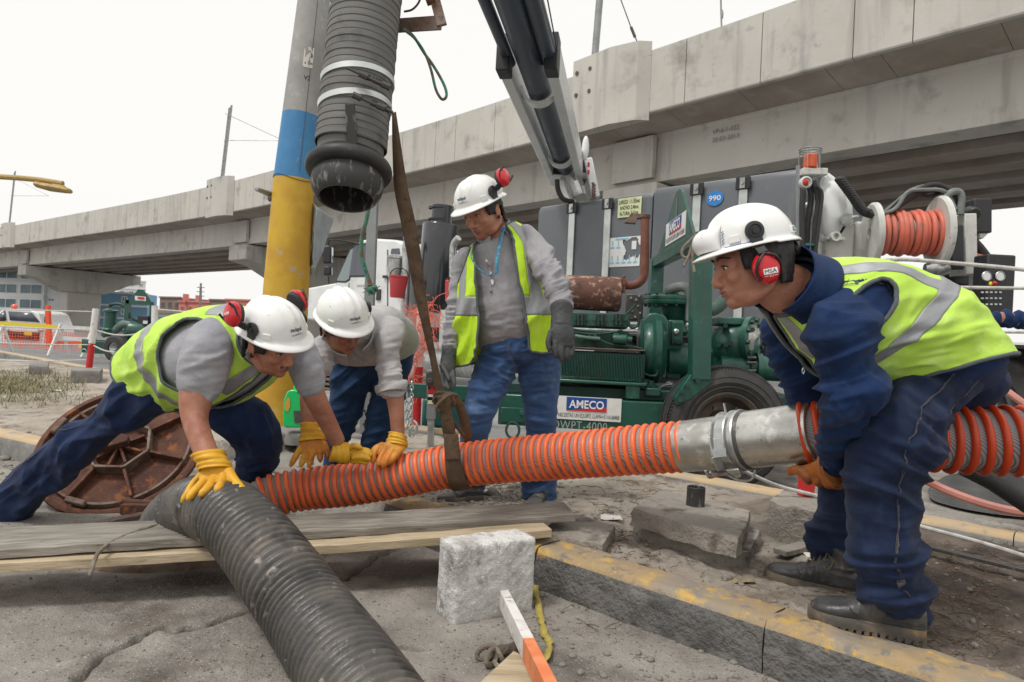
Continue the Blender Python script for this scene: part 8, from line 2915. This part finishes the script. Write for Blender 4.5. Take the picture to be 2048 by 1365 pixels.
glove(pB, 'leather_yellow', [(402, 944, 462, 936, 2.30, .9), (396, 930, 452, 918, 2.31, .95), (389, 914, 443, 899, 2.32, 1.0)], [(402, 938, 460, 930, 2.31, .62), (398, 952, 468, 944, 2.29, .45), (398, 964, 462, 958, 2.27, .34)],
      [(((402, 950, 2.30), (386, 968, 2.29), (376, 986, 2.26), (365, 1003, 2.25)), 7.2), (((414, 954, 2.28), (402, 970, 2.25), (389, 984, 2.22), (378, 997, 2.20)), 9.6), (((430, 956, 2.27), (421, 970, 2.23), (412, 981, 2.20), (403, 989, 2.18)), 9.8), (((446, 954, 2.26), (442, 968, 2.22), (437, 978, 2.20), (432, 985, 2.19)), 9.2), (((458, 946, 2.28), (468, 962, 2.25), (479, 976, 2.22), (490, 990, 2.20)), 10.2)],
      'leather_yellow', seed=7)
glove(pB, 'leather_yellow', [(697, 888, 699, 926, 2.88, 1.0), (680, 884, 682, 926, 2.87, 1.0), (666, 890, 658, 922, 2.86, 1.1)], [(684, 890, 684, 922, 2.88, .8), (700, 894, 700, 926, 2.88, .7), (716, 898, 715, 926, 2.88, .6)],
      [(((706, 900, 2.88), (722, 899, 2.88), (740, 903, 2.88)), 5.5), (((708, 908, 2.87), (726, 906, 2.87), (742, 910, 2.87)), 6.0), (((708, 915, 2.86), (724, 915, 2.86), (738, 919, 2.86)), 6.4), (((706, 921, 2.87), (720, 922, 2.87), (734, 926, 2.87)), 6.2), (((694, 897, 2.86), (708, 892, 2.86), (722, 896, 2.86)), 5.8)],
      'leather_yellow', seed=8)
boot(pB, P(22, 1062, 3.10), P(-95, 1068, 3.22))
boot(pB, P(500, 992, 3.30), P(590, 1004, 3.10))

# ================================================= the second bending man
pC = thing('person', P(730, 960, 3.6), 'man in light grey shirt without vest, bent over with two orange gloves on the hose', 'person')
T2 = [(722, 716, 838, 672, 3.70, .75), (716, 706, 832, 656, 3.58, .78), (690, 706, 822, 648, 3.42, .72), (655, 704, 812, 640, 3.26, .68), (640, 692, 800, 640, 3.14, .62), (664, 676, 762, 646, 3.06, .66), (678, 668, 728, 652, 3.0, .8)]
RARM2 = [(640, 672, 690, 690, 3.12, .9), (620, 694, 672, 712, 3.05, .9), (608, 730, 660, 742, 3.0, .9), (602, 762, 642, 768, 2.99, .9), (598, 782, 634, 784, 2.98, .9)]
RFOR2 = [(600, 770, 632, 772, 2.98, .9), (599, 800, 630, 800, 2.97, .9), (602, 830, 630, 830, 2.96, .85), (604, 852, 632, 850, 2.95, .8)]
LARM2 = [(758, 650, 812, 656, 3.12, .9), (750, 680, 808, 672, 3.07, .9), (752, 716, 800, 708, 3.04, .9), (756, 750, 798, 738, 3.02, .9), (757, 774, 808, 762, 3.01, .95), (758, 790, 810, 782, 3.0, .95)]
LFOR2 = [(768, 772, 806, 768, 3.0, .9), (772, 795, 808, 793, 3.0, .9), (779, 835, 809, 835, 2.99, .88), (782, 870, 810, 872, 2.98, .8)]
RLEG2 = [(668, 715, 762, 715, 3.66, .8), (660, 750, 756, 745, 3.66, .8), (660, 790, 738, 782, 3.68, .85), (655, 840, 718, 840, 3.70, .9), (649, 893, 696, 893, 3.74, .95), (646, 965, 694, 968, 3.80, .95)]
LLEG2 = [(748, 700, 834, 668, 3.66, .8), (748, 740, 828, 712, 3.66, .8), (742, 785, 812, 780, 3.68, .85), (732, 840, 798, 840, 3.70, .9), (722, 900, 784, 900, 3.74, .95), (718, 965, 778, 968, 3.78, .95)]
Mh2 = head_matrix(684, 655, 3.02, (.60, -.60, -.52), (.15, -.52, .84), 1.0)
mb = MB()
head_mb(mb, Mh2)
stube(mb, [(668, 690, 742, 660, 3.14, .7), (676, 676, 728, 660, 3.06, .8), (672, 668, 712, 656, 3.02, .8)], 20)
for r_ in (T2, RARM2, LARM2, RLEG2, LLEG2):
 stube(mb, r_, 18, 4, k=.74)
for r_ in (RFOR2, LFOR2):
 stube(mb, r_, 24, 5)
me = remesh(mb, .0052, 5, .5)
link(me, 'body', 'skin', pC, auto=180)
face_parts(pC, Mh2)
helmet(pC, Mh2, -.05, muffs=((-1, None),))
zs = (Z(700, 712, 3.1, .12, .6, -.9, .009, .05), Z(660, 705, 3.05, .10, .8, -.5, .008, .05), Z(775, 720, 3.0, .11, .3, 1, .009, .045), Z(785, 770, 2.98, .08, .2, 1, .011, .028), Z(740, 620, 3.3, .14, .9, .4, .007, .07), Z(630, 740, 3.0, .1, .2, 1, .008, .04))
sh2 = garment('work_shirt', 'grey_shirt', pC, [T2, RARM2, LARM2], .007, 5, zs, (.006, 7.5), (.002, 26), seed=24)
S_ = Surf(LARM2)
b = MB().grid(lambda u, v: S_.at(.80 + .2 * v, u * 360, .007 + .004 * math.sin(u * 14 + v * 4)), 50, 10)
me = b.mesh('c')
folds(me, (), (.006, 16), (.002, 40), 5)
link(me, 'rolled_cuff', 'grey_shirt', sh2, solid=.006, auto=180)
SCo = Surf([(652, 704, 752, 668, 3.12, .72), (660, 692, 742, 664, 3.06, .78), (664, 684, 738, 660, 3.03, .84)])
b = MB().grid(lambda u, v: SCo.at(v, 110 + 320 * u, .005 + .010 * v), 50, 10)
link(b.mesh('c'), 'collar', 'grey_shirt', sh2, solid=.005, auto=180)
b = MB()
for x, y in ((722, 706), (722, 716), (721, 726)):
 b.cyl(P(x, y, 3.04), P(x, y, 3.03), .005, n=10)
zs = (Z(700, 760, 3.6, .16, .6, .8, .008, .08), Z(780, 780, 3.6, .16, .4, .9, .008, .08), Z(690, 860, 3.65, .12, .2, 1, .008, .06), Z(755, 860, 3.65, .12, .2, 1, .008, .06))
tr2 = garment('jeans', 'denim_blue', pC, [RLEG2, LLEG2, [(690, 700, 830, 668, 3.66, .8), (668, 728, 830, 700, 3.66, .7), (690, 750, 810, 740, 3.66, .6)]], .0078, 6, zs, (.005, 7), (.0018, 24), seed=29)
glove(pC, 'leather_orange', [(600, 886, 650, 880, 2.94, .8), (603, 868, 642, 864, 2.95, .95), (603, 848, 632, 845, 2.96, 1.05)], [(602, 876, 646, 874, 2.94, .6), (598, 890, 652, 886, 2.93, .45), (594, 906, 650, 902, 2.92, .36)],
      [(((600, 898, 2.92), (591, 914, 2.90), (582, 931, 2.89)), 6.2), (((612, 903, 2.91), (607, 918, 2.89), (602, 931, 2.88)), 6.6), (((625, 904, 2.91), (622, 919, 2.89), (618, 932, 2.88)), 6.8), (((638, 900, 2.91), (640, 912, 2.89), (641, 922, 2.88)), 6.6), (((648, 888, 2.92), (654, 902, 2.91), (656, 915, 2.90)), 6.2)],
      'leather_yellow', seed=11)
glove(pC, 'leather_orange', [(774, 890, 814, 894, 2.95, .9), (776, 878, 813, 884, 2.96, .95), (780, 866, 811, 872, 2.97, 1.0)], [(772, 884, 812, 888, 2.95, .7), (760, 896, 810, 900, 2.93, .5), (752, 906, 800, 912, 2.91, .38)],
      [(((758, 896, 2.92), (748, 909, 2.90), (745, 924, 2.88)), 6.2), (((770, 899, 2.91), (762, 914, 2.89), (757, 929, 2.87)), 6.6), (((784, 902, 2.91), (775, 918, 2.88), (767, 933, 2.87)), 6.8), (((798, 903, 2.91), (789, 915, 2.89), (778, 926, 2.88)), 6.8), (((764, 890, 2.93), (752, 896, 2.92), (744, 906, 2.91)), 6.0)],
      'leather_yellow', seed=13)
boot(pC, P(690, 982, 3.85), P(650, 995, 3.60))
boot(pC, P(760, 982, 3.83), P(745, 998, 3.58))

# ================================================= the standing man in the middle
pD = thing('person', P(1010, 1000, 3.4), 'man in light jeans and open lime vest standing upright with dark grey gloves', 'person')
T3 = [(962, 706, 1106, 700, 3.36, .68), (955, 678, 1098, 668, 3.36, .72), (944, 635, 1084, 622, 3.33, .80), (940, 585, 1070, 575, 3.33, .78), (932, 540, 1066, 520, 3.35, .68), (920, 512, 1062, 476, 3.37, .60), (950, 492, 1040, 452, 3.37, .66), (972, 486, 1012, 452, 3.36, .8)]
LARM3 = [(918, 500, 958, 505, 3.38, .9), (904, 522, 946, 530, 3.38, .9), (900, 562, 932, 565, 3.36, .9), (893, 625, 920, 628, 3.32, .9), (888, 670, 914, 674, 3.28, .9), (886, 696, 913, 700, 3.26, .9)]
RARM3 = [(1026, 470, 1066, 456, 3.34, .9), (1040, 500, 1092, 482, 3.30, .9), (1060, 532, 1116, 522, 3.22, .9), (1082, 570, 1136, 562, 3.12, .9), (1098, 605, 1146, 602, 3.06, .9), (1102, 622, 1147, 620, 3.04, .9)]
LLEG3 = [(964, 690, 1044, 700, 3.36, .78), (951, 732, 1036, 742, 3.33, .8), (935, 780, 1010, 788, 3.28, .8), (923, 835, 985, 838, 3.26, .85), (920, 880, 976, 885, 3.31, .9), (920, 925, 978, 928, 3.38, .9), (930, 968, 972, 975, 3.42, .9)]
RLEG3 = [(1026, 695, 1118, 690, 3.36, .8), (1034, 735, 1122, 725, 3.37, .8), (1042, 785, 1118, 780, 3.38, .82), (1050, 840, 1112, 838, 3.40, .88), (1052, 895, 1109, 893, 3.42, .92), (1046, 945, 1112, 945, 3.42, .92), (1043, 990, 1112, 996, 3.44, .9)]
Mh3 = head_matrix(968, 430, 3.30, (-.50, -.72, -.48), (-.36, -.30, .88), 1.04)
mb = MB()
head_mb(mb, Mh3, 1.12)
stube(mb, [(965, 510, 1030, 462, 3.36, .75), (962, 482, 1010, 446, 3.35, .85), (958, 462, 1004, 436, 3.33, .85)], 20)
for r_ in (T3, LARM3, RARM3, LLEG3, RLEG3):
 stube(mb, r_, 18, 4, k=.74)
me = remesh(mb, .005, 5, .5)
link(me, 'body', 'skin', pD, auto=180)
face_parts(pD, Mh3)
helmet(pD, Mh3, -.02, muffs=((-1, True),))
zs = (Z(1090, 510, 3.2, .12, .9, .6, .008, .05), Z(1125, 570, 3.1, .12, .5, .9, .009, .03), Z(900, 600, 3.3, .14, .05, 1, .007, .03), Z(893, 670, 3.25, .08, .1, 1, .007, .022), Z(1050, 540, 3.3, .1, .9, -.4, .006, .06), Z(1005, 600, 3.25, .12, .2, 1, .004, .08), Z(1000, 670, 3.25, .12, 0, 1, .006, .05))
sh3 = garment('polo_shirt', 'grey_polo', pD, [T3, LARM3, RARM3], .0068, 6, zs, (.004, 8), (.0014, 28), seed=34)
zs = (Z(1030, 715, 3.25, .16, .25, 1, .006, .03), Z(985, 745, 3.25, .14, -.35, 1, .007, .035), Z(1080, 745, 3.25, .14, .2, 1, .006, .035), Z(960, 830, 3.2, .13, .3, 1, .007, .07), Z(1080, 850, 3.3, .14, .1, 1, .008, .06), Z(1080, 960, 3.35, .12, .1, 1, .012, .035), Z(950, 950, 3.35, .1, .1, 1, .010, .035))
tr3 = garment('jeans', 'denim_light', pD, [LLEG3, RLEG3, [(968, 676, 1104, 670, 3.36, .74), (962, 708, 1114, 702, 3.36, .7), (990, 726, 1094, 722, 3.36, .5)]], .0075, 6, zs, (.004, 7), (.0016, 24), seed=39)
b = MB()
for dx in (0, 3):
 b.tube(vcurve([P(1016 + dx, 686, 3.15), P(1014 + dx, 700, 3.14), P(1018 + dx, 712, 3.14), P(1024 + dx, 724, 3.14), P(1030 + dx, 745, 3.16)], 6), .0014, 5)
snap_seam(b.build('fly_seam', 'seam_thread', tr3), tr3)
S_ = Surf(RLEG3)
snap_seam(seam(pD, S_, 172, .05, .95, par=tr3, nm='side_seam', wob=2), tr3)
for sx, pts in ((-1, ((958, 496, 3.24), (968, 506, 3.2), (980, 512, 3.18), (984, 500, 3.2))), (1, ((1022, 458, 3.3), (1014, 478, 3.24), (1000, 500, 3.19), (990, 508, 3.18)))):
 pass
SCo = Surf([(950, 508, 1032, 458, 3.36, .86), (958, 496, 1020, 450, 3.35, .92), (958, 480, 1014, 440, 3.34, 1.0)])
b = MB().grid(lambda u, v: SCo.at(v, 118 + 310 * u, .006 + .010 * (1 - v)), 50, 10)
link(b.mesh('c'), 'collar', 'grey_polo', sh3, solid=.005, auto=180)
b = MB().grid(lambda u, v: P(968 + 9 * u + 4 * v, 514 + 70 * v, 3.16 + .01 * u), 4, 12)
pk = b.build('button_placket', 'grey_polo', sh3, solid=.004)
snap_seam(pk, sh3, .003)
for x, y in ((973, 522), (977, 540), (981, 558)):
 snap_seam(MB().cyl(P(x, y, 3.17), P(x, y, 3.15), .005, n=12).build('button', 'paint_white', pk), sh3, .006)
ly = MB()
ln = vcurve([P(1008, 455, 3.26), P(1000, 485, 3.20), (P(994, 520, 3.14)), P(993, 545, 3.12), P(980, 552, 3.11), P(960, 540, 3.13), P(944, 520, 3.17), P(942, 505, 3.2)], 8)
ly.tube(ln[:26], .008, 6, flat=.4)
ly.tube(ln[24:], .003, 6)
ly.build('lanyard', 'lanyard', pD)
VT3 = [(908, 738, 1112, 704, 3.36, .78), (906, 700, 1112, 690, 3.36, .78), (910, 630, 1104, 628, 3.35, .80), (916, 565, 1086, 555, 3.35, .78), (920, 520, 1074, 490, 3.36, .74), (935, 500, 1050, 458, 3.36, .76), (954, 488, 1026, 444, 3.36, .86)]
VS3 = Surf(VT3)
def keep3(s_, a):
 if s_ < .02 + .10 * (abs((a - 90) / 90) > .55 and 0) or s_ > .97:
  return False
 lo = np.interp(s_, [0, .3, .6, .85, 1], [60, 62, 56, 44, 30])
 hi = np.interp(s_, [0, .3, .6, .85, 1], [121, 116, 112, 118, 120])
 if lo < a < hi:
  return False
 r0 = s_ / .10
 if s_ < .09 and (lo - 16 * (1 - r0) < a < lo + 1 or hi - 1 < a < hi + 16 * (1 - r0)):
  return False
 return not (arm_hole(s_, a, .69, .20, 3, 40) or arm_hole(s_, a, .69, .20, 180, 38))
def tape3(s_, a):
 if abs(s_ - .37) < .040:
  return 1
 if s_ > .40 and (128 < a < 150 or 22 < a < 42):
  return 1
 return 0
zs = (Z(935, 640, 3.2, .16, .9, .2, .014, .07), Z(1085, 640, 3.2, .14, .9, .3, .010, .07), Z(930, 710, 3.2, .12, 1, .2, .014, .06))
vest(pD, VS3, keep3, tape3, 'vest_yellow', .004, ns=110, na=150, zones=zs, seed=41, base=(.006, 6))
glove(pD, 'glove_grey', [(884, 697, 914, 703, 3.25, .95), (882, 712, 912, 716, 3.24, .9), (881, 724, 912, 727, 3.23, .8)], [(881, 718, 912, 722, 3.23, .7), (880, 738, 911, 740, 3.21, .55), (882, 750, 908, 752, 3.2, .4)],
      [(((886, 745, 3.2), (885, 762, 3.18), (890, 777, 3.16)), 5.0), (((893, 748, 3.2), (893, 766, 3.18), (897, 779, 3.15)), 5.2), (((901, 748, 3.2), (901, 765, 3.17), (905, 778, 3.14)), 5.2), (((907, 745, 3.2), (907, 760, 3.17), (909, 772, 3.15)), 4.8), (((884, 732, 3.2), (892, 745, 3.15), (898, 760, 3.12)), 5.4)],
      None, seed=17)
glove(pD, 'glove_grey', [(1100, 612, 1147, 616, 3.04, 1.0), (1102, 632, 1145, 634, 3.02, .9), (1101, 652, 1145, 654, 3.0, .85)], [(1101, 650, 1145, 652, 3.0, .75), (1098, 672, 1149, 672, 2.98, .6), (1100, 692, 1149, 692, 2.97, .4)],
      [(((1102, 664, 2.97), (1096, 684, 2.95), (1099, 702, 2.94)), 5.6), (((1110, 686, 2.96), (1110, 702, 2.95), (1112, 715, 2.95)), 6.0), (((1122, 690, 2.96), (1123, 708, 2.95), (1124, 722, 2.95)), 6.0), (((1133, 690, 2.97), (1135, 708, 2.96), (1134, 720, 2.96)), 5.8), (((1144, 686, 2.98), (1145, 700, 2.97), (1141, 713, 2.96)), 5.2)],
      None, seed=18)
boot(pD, P(966, 1000, 3.36), P(876, 1006, 3.30), wd=1.1)
boot(pD, P(1085, 1008, 3.42), P(1060, 1020, 3.22), wd=1.1)

# ================================================= someone at the right edge, only the sleeve in view
pE = thing('person', P(2200, 900, 4.9), 'person at the right edge showing only a stretched blue sleeve', 'person')
mb = MB()
AR = [(2110, 640, 2112, 690, 4.9, .9), (2070, 630, 2070, 664, 4.88, .9), (2030, 624, 2028, 655, 4.85, .9), (1994, 622, 1992, 652, 4.82, .9), (1978, 630, 1977, 650, 4.8, .9)]
TE = [(2110, 800, 2220, 800, 5.0, .7), (2110, 700, 2225, 700, 5.0, .7), (2115, 630, 2220, 630, 5.0, .65), (2145, 600, 2190, 600, 5.0, .9)]
LE = [(2112, 790, 2165, 790, 5.0, .9), (2115, 880, 2158, 880, 5.0, .9), (2118, 960, 2150, 960, 5.0, .9)]
LE2 = [(2165, 790, 2218, 790, 5.0, .9), (2170, 880, 2212, 880, 5.0, .9), (2174, 960, 2206, 960, 5.0, .9)]
MhE = head_matrix(2167, 565, 5.0, (-.9, -.1, -.2), (0, 0, 1))
head_mb(mb, MhE)
stube(mb, [(2150, 620, 2186, 620, 5, .9), (2150, 580, 2184, 580, 5, .9)], 16)
for r_ in (AR, TE, LE, LE2):
 stube(mb, r_, 16, 4, k=.85)
link(remesh(mb, .010, 4, .5), 'body', 'skin', pE, auto=180)
garment('work_jacket', 'denim_mid', pE, [AR, TE], .012, 4, (Z(2030, 640, 4.8, .2, 1, .2, .012, .06),), seed=44)
garment('trousers', 'denim_dark', pE, [LE, LE2], .014, 4, (), seed=45)
helmet(pE, MhE, 0, muffs=())

# joined pieces too small to pick apart one by one
for o in list(SC.objects):
 if o.name.split('.')[0] in ('diagram_print', 'head_bolts', 'foot_bolts', 'disc_bolts', 'flange_bolts', 'chest_bolts', 'outlet_bolts', 'mount_bolts', 'panel_studs', 'switch_row', 'wheel_nuts', 'hose_ribs', 'frayed_end', 'tread_groove', 'sidewall_ridge', 'laces', 'moustache', 'dangling_chain', 'beacon_cage'):
  o['kind'] = 'stuff'
